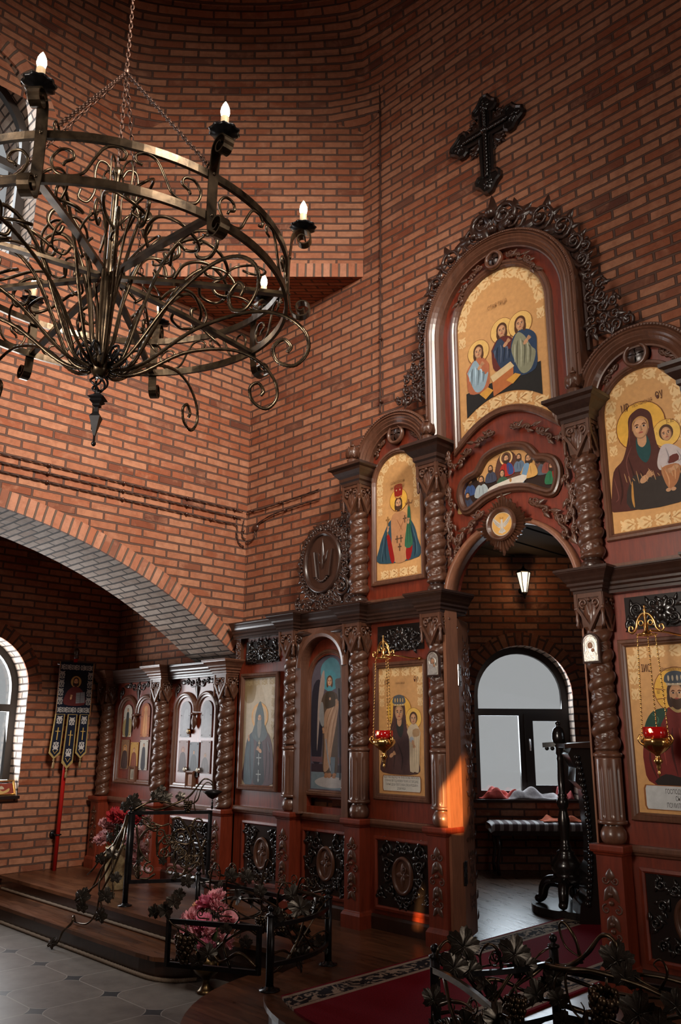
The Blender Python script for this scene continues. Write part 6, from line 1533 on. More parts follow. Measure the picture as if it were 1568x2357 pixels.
# --- low gate leaf swung out to the left
t = thing('iron_gate', 'low iron gate leaf with grapes swung open before the pink flowers', 'gate'); A_, B_ = Vector((-.722, -1.452, 0)), Vector((-1.225, -1.712, 0))
for z in (.09, .315): bar(t, [(A_.x, A_.y, z), (B_.x, B_.y, z)], .013, 'rail_bar')
for P_ in (A_, B_): bar(t, [(P_.x, P_.y, .078), (P_.x, P_.y, .327)], .013, 'stile_bar')
def on(A, B, s_, z, off=0.0): d = B-A; n_ = Vector((-d.y, d.x, 0)).normalized(); q = A+d*s_+n_*off; return (q.x, q.y, z)
vine(t, [on(A_, B_, s_, z, .01) for s_, z in ((.02, .12), (.2, .18), (.4, .13), (.55, .20), (.75, .26), (.95, .30), (1.08, .36), (1.22, .33))], .011); vine(t, [on(A_, B_, s_, z, -.01) for s_, z in ((.02, .28), (.15, .30), (.35, .24), (.55, .15), (.8, .12), (.97, .11))], .010)
vine(t, [on(A_, B_, s_, z, .0) for s_, z in ((.3, .10), (.38, .22), (.30, .30), (.22, .36), (.32, .40), (.48, .37))], .008); vine(t, [on(A_, B_, s_, z, .0) for s_, z in ((.9, .11), (.86, .2), (.9, .28), (.97, .30))], .008)
for s_, z, e, rx in ((.52, .17, .060, 80), (.63, .13, .055, 95), (1.02, .37, .060, 70), (.93, .42, .055, 60), (1.15, .36, .05, 80), (.34, .30, .04, 85), (.12, .24, .045, 90)): put(t, LEAF, 'vine_leaf', on(A_, B_, s_, z, .03), (radians(rx), .3*s_, .5+s_), e)
put(t, GRAPE, 'grape_cluster', on(A_, B_, .78, .245, .03), (0, 0, 0), 1.35); tendril(t, on(A_, B_, .3, .36), (-.5, -.2, 0), (0, 0, 1), .028); tendril(t, on(A_, B_, .55, .34), (-.5, -.2, 0), (0, 0, 1), .024); tendril(t, on(A_, B_, .12, .30), (-.5, -.2, 0), (0, 0, -1), .026)
# --- low railing along the edge of the solea
t = thing('iron_railing', 'low iron railing wound with grape vines along the solea edge, left side', 'railing'); A_, B_ = Vector((-.875, -.79, 0)), Vector((-2.22, -.785, 0))
for z in (.10, .325): bar(t, [(A_.x, A_.y, z), (B_.x, B_.y, z)], .012, 'rail_bar')
iron_post(t, (-2.25, -.785, 0), .40, .018)
wavy_vines(t, A_, B_, .10, .36, 10, 8, .0095, .08); foliage(t, A_, B_, .06, .42, 18, 9, .055, 3, .08, 24)
for x, h in ((-1.86, .46), (-1.47, .52), (-1.12, .45), (-1.30, .40), (-2.05, .44)): vine(t, [(x, -.79, .10), (x-.02, -.81, .30), (x+.03, -.82, h), (x+.07, -.81, h+.012), (x+.085, -.80, h-.05), (x+.07, -.80, h-.10)], .008)
for x, z, e in ((-1.80, .40, .06), (-1.62, .41, .06), (-1.48, .34, .055), (-2.42, .20, .055), (-2.33, .30, .06), (-1.93, .30, .055), (-1.15, .36, .07)): put(t, LEAF, 'vine_leaf', (x, -.83, z), (radians(80), .2, .6), e)
# --- tall gate leaf opened towards the screen, with its post and trailing vines
t = thing('iron_gate', 'tall scrolled iron gate leaf with trailing vines at the left end of the steps', 'gate'); A_, B_ = Vector((-3.286, -.761, 0)), Vector((-2.935, -.20, 0))
iron_post(t, tuple(A_), .76, .023)
A2 = A_+(B_-A_)*.03
for z in (.18, .715): bar(t, [(A2.x, A2.y, z), (B_.x, B_.y, z)], .014, 'rail_bar')
for P_ in (A2, B_): bar(t, [(P_.x, P_.y, .167), (P_.x, P_.y, .728)], .014, 'stile_bar')
def gscroll(s_, z, R, a0, turns, d, tail, r=.0095):
    P = []
    if tail: P = [on(A2, B_, *tail[0])] + [on(A2, B_, *q) for q in tail[1:]]
    L = (B_-A2).length
    for i in range(22): a = a0+d*2*pi*turns*i/21; q = R*(1-.78*i/21); P.append(on(A2, B_, s_+q*cos(a)/L, z+q*sin(a)))
    vine(t, P, r, .55, 'scroll')
gscroll(.42, .40, .055, radians(180), 1.35, 1, [(.12, .20), (.16, .42), (.26, .55)][:1]+[(.10, .5), (.30, .62), (.32, .5)]); gscroll(.62, .52, .065, radians(60), 1.4, 1, [(.95, .22), (.90, .40), (.78, .60)]); gscroll(.70, .33, .06, radians(0), 1.4, -1, [(.50, .66), (.62, .66), (.80, .45)])
gscroll(.25, .28, .05, radians(90), 1.3, 1, [(.05, .62), (.10, .45), (.18, .36)]); gscroll(.85, .62, .05, radians(180), 1.3, -1, [(.70, .22), (.74, .40), (.76, .55)]); gscroll(.52, .25, .04, radians(0), 1.2, 1, [(.95, .50), (.85, .30), (.66, .22)])
foliage(t, A2, B_, .20, .42, 4, 12, .045, 0, .03, 2)
rnd = random.Random(44)
for k in range(15):
    s_ = .10+.8*((k*.618) % 1); z = .24+.42*((k*.377+.1) % 1); a0 = rnd.uniform(0, 6.28); dd = rnd.choice((1, -1)); R_ = rnd.uniform(.028, .046); L = (B_-A2).length
    e = (s_+(R_*cos(a0)+dd*.07*sin(a0))/L, z+R_*sin(a0)-dd*.07*cos(a0)); e2 = (e[0]+dd*.07*sin(a0+.6)/L, e[1]-dd*.07*cos(a0+.6))
    gscroll(s_, z, R_, a0, 1.3, dd, [(min(.98, max(.02, e2[0])), min(.70, max(.19, e2[1]))), (min(.98, max(.02, e[0])), min(.70, max(.19, e[1])))], .0085)
vine(t, [on(A2, B_, s_, z, o) for s_, z, o in ((-.05, .72, .0), (.1, .76, .03), (.3, .74, .0), (.5, .78, -.02), (.7, .84, .0), (.82, .93, .0), (.90, .985, 0), (1.0, .965, 0), (1.03, .90, 0))], .012); vine(t, [on(A2, B_, s_, z, o) for s_, z, o in ((.0, .74, .0), (.2, .80, .03), (.4, .80, .0), (.6, .76, .02), (.8, .80, .0), (.86, .90, .0), (.93, .955, 0), (1.0, .94, 0), (1.05, .88, 0))], .010)
vine(t, [on(A2, B_, s_, z, 0) for s_, z in ((.80, .72), (.78, .80), (.82, .90))], .007)
for s_, z, e in ((-.02, .80, .085), (.06, .73, .07), (.28, .85, .06), (.40, .83, .07), (-.12, .76, .06), (.60, .84, .05), (.34, .90, .045)): put(t, LEAF, 'vine_leaf', on(A2, B_, s_, z, .03), (radians(75), .3-s_, .4+s_), e)
put(t, GRAPE, 'grape_cluster', on(A2, B_, .70, .80), (0, 0, 0), .9)
mb = MB(); c = on(A2, B_, 1.02, .865); mb.lathe([(.004, .035), (.055, .028), (.085, .016), (.060, -.005), (.038, -.028), (.012, -.042), (.004, -.048)], 24, 0, lambda p: (c[0]+p[0], c[1]+p[1], c[2]+p[2])); mb.lathe([(.004, -.05), (.010, -.075), (.006, -.09), (.012, -.11), (.004, -.13)], 10, 0, lambda p: (c[0]+p[0], c[1]+p[1], c[2]+p[2])); mb.build('oil_bowl', M['iron'], t)
for P in ([(-3.29, -.78, .70), (-3.22, -.86, .58), (-3.30, -.90, .36), (-3.43, -.92, .19), (-3.60, -.95, .08), (-3.70, -.96, .03)], [(-3.27, -.80, .66), (-3.12, -.92, .50), (-3.16, -.97, .30), (-3.28, -.99, .12), (-3.28, -1.02, -.02), (-3.34, -1.06, -.10), (-3.50, -1.08, -.11)],
          [(-3.30, -.80, .62), (-3.34, -.9, .42), (-3.38, -.95, .22), (-3.30, -.99, .12), (-3.22, -1.0, .0), (-3.19, -1.0, -.06)], [(-3.50, -1.08, -.10), (-3.30, -1.20, -.02), (-3.26, -1.235, -.06), (-3.38, -1.24, -.14), (-3.44, -1.24, -.22), (-3.52, -1.26, -.268)],
          [(-3.28, -.80, .70), (-3.16, -.9, .62), (-3.20, -.95, .40), (-3.14, -.97, .22), (-3.10, -.98, .10)], [(-3.32, -.78, .55), (-3.48, -.86, .40), (-3.62, -.88, .26), (-3.72, -.88, .20)], [(-3.32, -.78, .50), (-3.46, -.88, .30), (-3.58, -.90, .12), (-3.64, -.92, .06)]): vine(t, P, .0105, .55)
for (x, y, z), rx, rz, e in (((-3.56, -1.0, .06), 70, .4, .085), ((-3.15, -1.02, .12), 85, .8, .075), ((-3.19, -1.03, -.03), 80, .3, .07), ((-3.40, -.95, .36), 80, .5, .06), ((-3.22, -.95, .42), 75, .9, .065), ((-3.46, -1.28, -.23), 60, .2, .055), ((-3.55, -1.0, -.02), 95, .6, .06), ((-3.36, -.9, .52), 80, .2, .055), ((-3.12, -.96, .25), 85, .9, .055)): put(t, LEAF, 'vine_leaf', (x, y, z), (radians(rx), .2, rz), e)
# --- railing on the right of the ambo (foreground)
A_, B_ = Vector((.61, -1.55, 0)), Vector((.87, -1.0, 0))
t = thing('iron_railing', 'curved iron vine railing panel between two posts on the right of the ambo', 'railing'); iron_post(t, tuple(A_), .455, .022); iron_post(t, tuple(B_), .455, .022)
bar(t, bow(A_, B_, .345, -.10), .011, 'top_bar'); bar(t, bow(A_, B_, .13, -.10), .011, 'bottom_bar'); wavy_vines(t, A_, B_, .10, .37, 6, 21, .011)
foliage(t, A_, B_, .10, .38, 8, 22, .06, 1, .06, 5)
for s_, z, e in ((.20, .46, .085), (.12, .38, .075), (.62, .41, .085), (.70, .36, .07), (.24, .36, .07), (.95, .30, .06)): put(t, LEAF, 'vine_leaf', on(A_, B_, s_, z, -.04), (radians(80), .3, .9), e)
vine(t, [on(A_, B_, s_, z, o) for s_, z, o in ((.98, .36, 0), (.80, .32, -.03), (.62, .26, -.02), (.5, .14, 0), (.42, .10, 0))], .012); vine(t, [on(A_, B_, s_, z, o) for s_, z, o in ((.55, .33, 0), (.50, .42, -.02), (.42, .45, -.02), (.37, .40, 0), (.40, .30, 0), (.48, .20, 0))], .008); vine(t, [on(A_, B_, s_, z, o) for s_, z, o in ((.02, .36, 0), (.0, .44, -.03), (.08, .48, -.03), (.14, .43, -.02), (.12, .34, 0))], .009)
# --- right gate leaf swung towards the camera
A_, B_ = Vector((.645, -1.60, 0)), Vector((1.225, -1.86, 0))
t = thing('iron_gate', 'low iron gate leaf full of vine leaves in the near foreground, bottom right', 'gate')
bar(t, [(A_.x+(B_.x-A_.x)*i/10, A_.y+(B_.y-A_.y)*i/10, .375-.05*(i/10)**2+.012*sin(pi*i/10)) for i in range(11)], .012, 'top_bar', 'patina'); bar(t, [(A_.x, A_.y, .10), (B_.x, B_.y, .10)], .013, 'bottom_bar')
for P_, h in ((A_, .385), (B_, .335)): bar(t, [(P_.x, P_.y, .088), (P_.x, P_.y, h)], .013, 'stile_bar')
wavy_vines(t, A_, B_, .10, .34, 7, 31, .010, .03); foliage(t, A_, B_, .10, .30, 12, 32, .058, 1, .05, 6); vine(t, [on(A_, B_, s_, z, 0) for s_, z in ((.02, .14), (.2, .20), (.4, .16), (.6, .24), (.8, .20), (.98, .28))], .013)
for s_, z, e in ((.90, .34, .075), (.98, .30, .07), (.70, .26, .07), (.82, .22, .06), (.08, .28, .06)): put(t, LEAF, 'vine_leaf', on(A_, B_, s_, z, -.03), (radians(75), .2, .4+s_), e)
put(t, GRAPE, 'grape_cluster', on(A_, B_, 1.0, .24, -.05), (0, 0, 0), 1.3)
# --- low railing continuing right along the solea
A_, B_ = Vector((.895, -.98, 0)), Vector((2.6, -.80, 0))
t = thing('iron_railing', 'low iron railing with big grapes and vines along the solea, right side', 'railing')
for z in (.125, .315): bar(t, [(A_.x, A_.y, z), (B_.x, B_.y, z)], .013, 'rail_bar')
iron_post(t, (2.6, -.80, 0), .40, .018); wavy_vines(t, A_, B_, .12, .36, 4, 41, .010, .05)
vine(t, [(.86, -1.02, .33), (.98, -1.04, .36), (1.06, -1.03, .42), (1.13, -1.02, .50), (1.19, -1.02, .49), (1.22, -1.02, .40), (1.34, -1.02, .34), (1.5, -1.02, .32)], .013); vine(t, [(.84, -1.06, .34), (.98, -1.08, .35), (1.10, -1.06, .36), (1.3, -1.04, .34), (1.5, -1.02, .30), (1.7, -1.0, .33)], .015)
vine(t, [(.98, -1.04, .36), (.96, -1.06, .30), (.98, -1.06, .20), (1.03, -1.06, .16), (1.045, -1.06, .20), (1.03, -1.06, .225)], .007); vine(t, [(.97, -1.06, .355), (.92, -1.08, .30), (.91, -1.08, .22)], .007); vine(t, [(1.0, -.98, .36), (.98, -.99, .46), (.93, -.99, .52), (.90, -.99, .50), (.93, -.99, .42), (1.02, -.99, .38)], .009); vine(t, [(1.38, -1.02, .33), (1.42, -1.02, .40), (1.40, -1.02, .45), (1.365, -1.02, .43), (1.385, -1.02, .405)], .007)
vine(t, [(1.08, -1.10, .12), (1.08, -1.10, .20), (1.13, -1.10, .205), (1.3, -1.09, .18), (1.5, -1.08, .165), (1.8, -1.05, .17)], .011)
for (x, y, z), e, rx in (((.93, -1.08, .22), .055, 80), ((.95, -1.08, .14), .05, 95), ((1.20, -1.03, .42), .085, 80), ((1.30, -1.06, .24), .095, 75), ((1.38, -1.06, .20), .08, 90), ((1.24, -1.04, .36), .07, 85), ((1.46, -1.05, .30), .07, 80)): put(t, LEAF, 'vine_leaf', (x, y, z), (radians(rx), .2, .5), e)
put(t, GRAPE, 'grape_cluster', (1.165, -1.09, .285), (.2, .3, 0), 1.55); foliage(t, (1.5, -1.0, 0), B_, .12, .38, 6, 43, .06, 1, .05, 4)

# ================================================================ flowers
def bloom_mesh(name, c, mat_name, seed, tight=1.0):
    mb = MB(); rnd = random.Random(seed)
    for ring, n, R, tilt in ((0, 5, .42, 86), (1, 8, .62, 76), (2, 10, .80, 60), (3, 12, .92, 42), (4, 12, 1.0, 20), (5, 10, .95, -6)):
        for k in range(n):
            a = 2*pi*k/n+ring*.5+rnd.uniform(-.15, .15); T_ = radians(tilt+rnd.uniform(-10, 10)); L = R*(.60+.30*rnd.random()); wd = .30
            vs = []
            for i in range(5):
                s_ = i/4
                for j in range(5):
                    y = (j/4-.5)*2*wd*sin(pi*(s_*.75+.12))**.8; r = .10+L*s_*cos(T_*(1-.25*s_)); z = L*s_*sin(T_)*1.0+.11*sin(j*2.7+k)*s_ + .12*(abs(j-2)/2)*s_
                    vs.append((r*cos(a)-y*sin(a), r*sin(a)+y*cos(a), z))
            mb.add(vs, [(5*i+j, 5*i+5+j, 5*i+6+j, 5*i+1+j) for i in range(4) for j in range(4)], 0, True)
    mb.sph((0, 0, .05), .22, n=8, m=6)
    return mb.mesh(name, plain(mat_name, c, rough=.75, noise=.25, nscale=40))
PINK = bloom_mesh('pink_bloom', (.80, .36, .40), 'pink_petals', 2); ROSE = bloom_mesh('rose_bloom', (.82, .24, .36), 'bright_pink_petals', 5); PEACH = bloom_mesh('peach_bloom', (.72, .34, .20), 'peach_petals', 8); REDB = bloom_mesh('red_bloom', (.34, .012, .018), 'red_petals', 3); DUSTY = bloom_mesh('dusty_bloom', (.60, .32, .32), 'dusty_pink_petals', 6)
M['stem'] = plain('green_stem', (.05, .10, .03), rough=.6)
def flower(name, label, data, loc, base, s_, group, tilt=(0, 0)):
    t = thing(name, label, 'flower', tuple(loc), group); o = put(t, data, 'petals', (0, 0, 0), (tilt[0], tilt[1], loc[0]*40), s_)
    mb = MB(); b = Vector(base)-Vector(loc); mb.tube([(0, 0, .01), (b.x*.3, b.y*.3, b.z*.45), tuple(b)], .004, 6); mb.build('stem', M['stem'], t); return t
# brass urn with pink blooms in the corner of the steps
t = thing('flower_urn', 'dark brass urn on the tiled floor under the pink flowers', 'vase', (-1.74, -1.05, -.28))
mb = MB(); mb.lathe([(.062, 0), (.066, .010), (.046, .022), (.026, .05), (.022, .075), (.034, .09), (.075, .12), (.098, .155), (.100, .185), (.086, .215), (.070, .235), (.070, .265), (.082, .285), (.086, .295), (.078, .294), (.064, .262), (.062, .22)], 36); mb.build('body', plain('shaded_brass', (.09, .055, .022), rough=.3, metal=.9, noise=.4, nscale=14), t)  # brass colour darkened for the shade the urn stands in
mb = MB()
for s_ in (1, -1): mb.tube([(s_*.09, 0, .15), (s_*.125, 0, .18), (s_*.12, 0, .22), (s_*.085, 0, .225)], .007, 7)
mb.build('handles', M['gold'], t)
UB = (-1.74, -1.05, -.06); rnd = random.Random(17)
pinks = [(-.20, -.03, .02, PINK, .085), (-.09, -.06, .07, PINK, .09), (.03, -.06, .06, ROSE, .08), (.13, -.04, .03, PINK, .085), (-.03, .0, .16, ROSE, .09), (-.13, .03, .13, PEACH, .07), (.07, .02, .14, PINK, .08), (.19, .02, .10, PINK, .075), (-.02, -.10, -.03, PINK, .08), (.11, -.09, -.06, ROSE, .075), (-.14, -.09, -.04, PINK, .075), (.22, -.03, -.02, PINK, .07), (.0, .06, .20, PINK, .08)]
nm = {id(PINK): ('pink', 'soft pink'), id(ROSE): ('rose', 'bright pink'), id(PEACH): ('peach', 'peach'), id(REDB): ('red', 'deep red'), id(DUSTY): ('dusty', 'dusty pink')}
for dx, dy, dz, d, s_ in pinks:
    flower('peony_flower', '%s peony in the brass urn behind the low gate' % nm[id(d)][1], d, (UB[0]+dx, UB[1]+dy, UB[2]+dz+.14), UB, s_, 'peonies in the brass urn', (radians(25-dy*120), radians(dx*200)))
for dx, dz in ((-.2, .04), (.22, .10), (.0, .0)):
    mb = MB(); 
    for k in range(3): leaf(mb, (0, 0), radians(70+k*25), .16, .05, lambda p, dx=dx, dz=dz: (UB[0]+dx*.6+p[0], UB[1]-.06-p[2], UB[2]+dz+p[1]), 0, 0, .01)
    tag(mb.build('peony_leaves', M['stem']), 'spray of green leaves hanging from the brass urn', 'leaves', 'leaves in the brass urn')
# tall wicker coloured vase with dusty pink and red blooms behind the tall gate
t = thing('flower_vase', 'pale gold vase standing on the solea behind the trailing vines', 'vase', (-4.02, -.42, 0))
mb = MB(); mb.lathe([(.085, 0), (.092, .01), (.10, .10), (.115, .24), (.12, .30), (.11, .34), (.118, .36), (.11, .36), (.10, .33), (.098, .28)], 32, 0, None, (0, 0), True, lambda r, z, a: r*(1+.025*cos(14*a+z*60))); mb.build('body', plain('pale_gold_weave', (.42, .32, .17), rough=.45, noise=.3, nscale=60), t)
UB = (-4.02, -.42, .30)
for dx, dy, dz, d, s_ in ((-.20, -.05, .10, DUSTY, .10), (-.28, .0, .20, DUSTY, .085), (-.15, -.06, .22, DUSTY, .09), (-.02, -.03, .30, REDB, .11), (.10, -.03, .31, REDB, .11), (-.12, .04, .32, REDB, .09), (.22, -.0, .14, DUSTY, .10), (.30, .02, .05, DUSTY, .10), (.34, -.02, .18, DUSTY, .095), (.24, .03, -.03, DUSTY, .09), (.22, .04, .30, REDB, .08)):
    flower('ruffled_flower', '%s ruffled flower in the pale gold vase behind the tall gate' % nm[id(d)][1], d, (UB[0]+dx, UB[1]+dy, UB[2]+dz), UB, s_, 'flowers in the pale gold vase', (radians(20), radians(dx*150)))

# ================================================================ carpet runner
def rug_mat():
    m, t, b = nt('crimson_runner'); v = N(t, 'ShaderNodeTexCoord').outputs['Object']; sp = N(t, 'ShaderNodeSeparateXYZ', i_0=v)
    ax = mth(t, 'ABSOLUTE', sp.outputs[0]); e = mth(t, 'SUBTRACT', .53, ax)
    band = mth(t, 'MULTIPLY', mth(t, 'GREATER_THAN', e, .02), mth(t, 'LESS_THAN', e, .215)); inner = mth(t, 'MULTIPLY', mth(t, 'GREATER_THAN', e, .05), mth(t, 'LESS_THAN', e, .185))
    wv = N(t, 'ShaderNodeTexNoise', i_Vector=v, i_Scale=9.0, i_Detail=2.0, i_Distortion=2.6)
    pat = ramp(t, wv.outputs[0], [(.47, (0, 0, 0)), (.50, (1, 1, 1))])
    ln = mth(t, 'GREATER_THAN', mth(t, 'ABSOLUTE', mth(t, 'SUBTRACT', e, .1175)), .062)
    wool = N(t, 'ShaderNodeTexNoise', i_Vector=v, i_Scale=160.0, i_Detail=2.0)
    red = ramp(t, wool.outputs[0], [(.3, (.12, .004, .010)), (.7, (.24, .008, .020))])
    cr = ramp(t, wool.outputs[0], [(.3, (.28, .21, .155)), (.7, (.46, .37, .29))])
    bd = mixc(t, mth(t, 'MULTIPLY', inner, pat), cr, (.022, .020, .024)); bd = mixc(t, mth(t, 'MULTIPLY', inner, mth(t, 'MULTIPLY', ln, .9)), bd, (.03, .025, .028))
    t.links.new(mixc(t, band, red, bd), b.inputs['Base Color']); b.inputs['Roughness'].default_value = .95; b.inputs['Specular IOR Level'].default_value = .1
    t.links.new(N(t, 'ShaderNodeBump', i_Height=wool.outputs[0], i_Strength=.5, i_Distance=.004).outputs[0], b.inputs['Normal']); return m
mb = MB(); P = [(.53, -1.42), (.53, 1.45), (-.53, 1.45), (-.53, -1.42)] + [(-.53+1.06*i/12, -1.42-.17*sin(pi*i/12)) for i in range(1, 12)]
mb.prism(P, 0, .012, 0); tag(mb.build('carpet_runner', rug_mat(), None, (-.01, -.02, .0005)), 'crimson carpet runner with black and cream floral border through the doorway', 'carpet')

# ================================================================ open leaf of the royal doors
t = thing('royal_door_leaf', 'open carved door leaf edge with steel hinges in the doorway', 'door', (-.545, .195, 0), rz=radians(113))
mb = MB(); mb.box(0, .34, .0, .045, .02, 2.20, b=.004); mb.build('door_panel', M['jamb'], t)
mb = MB()
for i in range(46):
    z = .1+i*.045; mb.sph((.345+.006*sin(i*1.7), .02, z), .017, 0, None, (1, .9, 1.3), 8, 6)
    if i % 3 == 0: leaf(mb, (.34, z), radians(60), .07, .03, lambda p: (p[0]+.005, .0-p[2]*1.0, p[1]), 0, 0, .012)
mb.build('carved_edge', M['carve'], t)
mb = MB(); f = lambda p: (p[0], -p[2], p[1]); acanthus(mb, .16, 1.9, lambda p: (.24+p[0], .002-p[2]*.4, 1.15+p[1]), 77, None, 0, .012, .07); mb.build('carved_relief', M['carve'], t)
for z in (1.78, .45):
    mb = MB(); m_ = 'steel' if z > 1 else 'iron'; mb.box(.0, .052, -.012, .0, z-.075, z+.075, b=.001); mb.box(-.034, -.006, -.014, -.008, z-.075, z+.075, b=.001); mb.tube([(-.003, -.012, z-.078), (-.003, -.012, z+.078)], .006, 10)
    h = mb.build('hinge', M[m_], t); mb = MB()
    for u in (.012, .032, -.012, -.030):
        for k in range(3): mb.sph((u, -.013, z-.055+.05*k+.02*((u > .02)-.5)), .005, 0, None, (1, .6, 1), 8, 5)
    mb.build('screws', M['black'], h)

# ================================================================ things in the sanctuary
# wall lantern
p = sf((S0+.946, 3.02, 0)); t = thing('wall_lantern', 'lit black wall lantern with tapered glass on the sanctuary bricks', 'lamp', p, rz=radians(45)); L_ = MB()
L_.lathe([(.030, -.10), (.034, -.112), (.020, -.13), (.008, -.15), (.010, -.165), (.002, -.175)], 8, 0, None, (0, -.16)); L_.lathe([(.085, .118), (.092, .124), (.060, .150), (.020, .170), (.008, .195)], 6, 0, None, (0, -.16), False)
for k in range(6): a = k*pi/3; L_.tube([(.034*cos(a), -.16+.034*sin(a), -.10), (.080*cos(a), -.16+.080*sin(a), .12)], .005, 6)
L_.build('lantern_frame', M['iron'], t); mb = MB(); mb.tube([(0, .0, -.06), (0, -.05, -.10), (0, -.12, -.15), (0, -.16, -.155)], .008, 8); mb.lathe([(.035, 0), (.035, .012), (.02, .02)], 16, 0, lambda p: (p[0], -p[2], -.06+p[1])); mb.build('bracket', M['iron'], t)
mb = MB(); mb.lathe([(.030, -.098), (.074, .118)], 6, 0, None, (0, -.16), False); M['lantern'] = plain('lit_frosted_glass', (.9, .88, .8), rough=.4, emit=((1.0, .88, .70), 1.25)); mb.build('glass', M['lantern'], t)
_l = bpy.data.lights.new('lantern_light', 'POINT'); _l.energy = 2.2; _l.color = (1, .60, .28); _l.shadow_soft_size = .05; _o = bpy.data.objects.new('lantern_light', _l); COL.objects.link(_o); _o.location = sf((S0+.946, 3.00, .30))
# bench with striped cover
def sfo(u, w, z): return sf((S0+u, z, w))
t = thing('bench', 'low bench with striped grey and white cover under the sanctuary window', 'bench'); 
def stripe_mat():
    m, t_, b = nt('striped_cover'); v = N(t_, 'ShaderNodeTexCoord').outputs['UV']; sp = N(t_, 'ShaderNodeSeparateXYZ', i_0=v)
    t_.links.new(mixc(t_, mth(t_, 'LESS_THAN', mth(t_, 'FRACT', mth(t_, 'MULTIPLY', sp.outputs[0], 11.0)), .42), (.16, .12, .12), (.56, .54, .53)), b.inputs['Base Color']); b.inputs['Roughness'].default_value = .9; return m
mb = MB(); n = 36; prof = [(.02, -.075), (.0, -.05), (.0, -.012), (.02, .0), (.10, .008), (.28, .008), (.34, .0), (.36, -.02), (.36, -.06)]; vs = []; us = []; fs = []
for i in range(n+1):
    u = .43+1.25*i/n; e = .02*(1 if i in (0, n) else 0)
    for w_, z in prof: vs.append(sfo(u, .38-w_ if False else .02+.36-w_, .50+z-e))
K = len(prof)
for i in range(n):
    for k in range(K-1): fs.append((i*K+k, i*K+k+1, (i+1)*K+k+1, (i+1)*K+k)); us.append([(i/n*1.25, 0), (i/n*1.25, 1), ((i+1)/n*1.25, 1), ((i+1)/n*1.25, 0)])
fs += [tuple(range(K)), tuple(n*K+k for k in range(K-1, -1, -1))]; us += [[(0, 0)]*K, [(1.2, 0)]*K]
mb.add(vs, fs, 0, True, None, None, us); mb.build('striped_cushion', stripe_mat(), t)
mb = MB(); mb.box(.45, 1.66, .03, .36, .38, .43, 0, lambda p: sfo(p[0], p[1], p[2])); mb.build('seat_board', M['dark'], t)
for u in (.50, 1.60):
    for w_ in (.07, .32): mb = MB(); mb.tube([sfo(u, w_, .40), sfo(u+.015, w_+.01, .25), sfo(u-.01, w_, .10), sfo(u, w_+.01, 0)], [.026, .02, .016, .020], 8); mb.build('leg', M['dark'], t)
def cloth(name, label, u0, u1, w0, w1, z, amp, c, seed, group=None, mat=None, zmin=.0):
    mb = MB(); rnd = random.Random(seed); nx, ny = 34, 14; ph = [rnd.uniform(0, 6.28) for _ in range(6)]; vs = []
    for j in range(ny+1):
        for i in range(nx+1):
            s_, q = i/nx, j/ny; ed = min(1, 6*min(s_, 1-s_))*min(1, 4*min(q, 1-q)+.15)
            h = amp*ed*(.55+.35*sin(ph[0]+s_*9+q*2)+.22*sin(ph[1]+s_*17-q*5)+.18*sin(ph[2]+q*9+s_*4))
            vs.append(sfo(u0+(u1-u0)*s_+.012*sin(q*9+ph[3]), w0+(w1-w0)*q+.010*sin(s_*15+ph[4]), z+max(.003, h)))
    base = len(vs); fs = [(j*(nx+1)+i, j*(nx+1)+i+1, (j+1)*(nx+1)+i+1, (j+1)*(nx+1)+i) for j in range(ny) for i in range(nx)]
    vs += [(x, y, z+zmin) for x, y, _ in vs]; fs += [tuple(base+k for k in reversed(q)) for q in list(fs)]
    rim = [i for i in range(nx+1)]+[(j)*(nx+1)+nx for j in range(1, ny+1)]+[ny*(nx+1)+i for i in range(nx-1, -1, -1)]+[j*(nx+1) for j in range(ny-1, 0, -1)]
    fs += [(rim[i-1], base+rim[i-1], base+rim[i], rim[i]) for i in range(len(rim))]
    mb.add(vs, fs, 0, True); return tag(mb.build(name, mat or plain(name+'_weave', c, rough=.85, noise=.3, nscale=30)), label, 'cloth', group)
sillz = .708
cloth('folded_cloth', 'crumpled red cloth on the left of the sanctuary window sill', .40, .86, -.20, -.02, sillz, .11, (.42, .045, .03), 5)
cloth('folded_cloth', 'long crumpled white and grey cloth along the sanctuary window sill', .66, 1.32, -.22, .0, sillz, .10, (.40, .36, .36), 9)
cloth('folded_cloth', 'crumpled red cloth at the right end of the sanctuary window sill', 1.20, 1.40, -.20, -.02, sillz, .12, (.36, .05, .045), 12)
cloth('folded_cloth', 'thin red and orange cloth dropped on the striped bench', .98, 1.40, .10, .32, .512, .045, (.50, .10, .035), 15)
# turned stand on a low plinth
t = thing('candle_stand', 'tall black turned wooden stand with cross-arm and clawed feet in the sanctuary', 'stand', (-.63, 1.66, .06))
mb = MB(); mb.lathe([(.10, .16), (.135, .175), (.14, .195), (.115, .21), (.10, .235), (.120, .265), (.128, .30), (.10, .345), (.066, .385), (.074, .397), (.054, .408), (.042, .43), (.048, .44), (.036, .455), (.036, .50), (.046, .58), (.048, .64), (.034, .70), (.030, .72), (.044, .745), (.050, .775), (.042, .80), (.030, .815), (.040, .83), (.028, .845), (.030, .95), (.026, 1.10), (.030, 1.12), (.024, 1.14), (.034, 1.16), (.030, 1.20), (.038, 1.22), (.03, 1.235)], 24); mb.build('turned_column', M['black'], t)
mb = MB(); mb.lathe([(.03, 1.235), (.05, 1.25), (.056, 1.28), (.054, 1.32), (.040, 1.36), (.02, 1.375), (.016, 1.385), (.024, 1.40), (.022, 1.412), (.008, 1.42)], 20); mb.build('knob_finial', M['black'], t)
mb = MB(); mb.tube([(-.13, -.04, 1.225), (0, 0, 1.235), (.16, .12, 1.235), (.26, .16, 1.20), (.28, .16, 1.14)], [(.020, .018)]*5, 4)
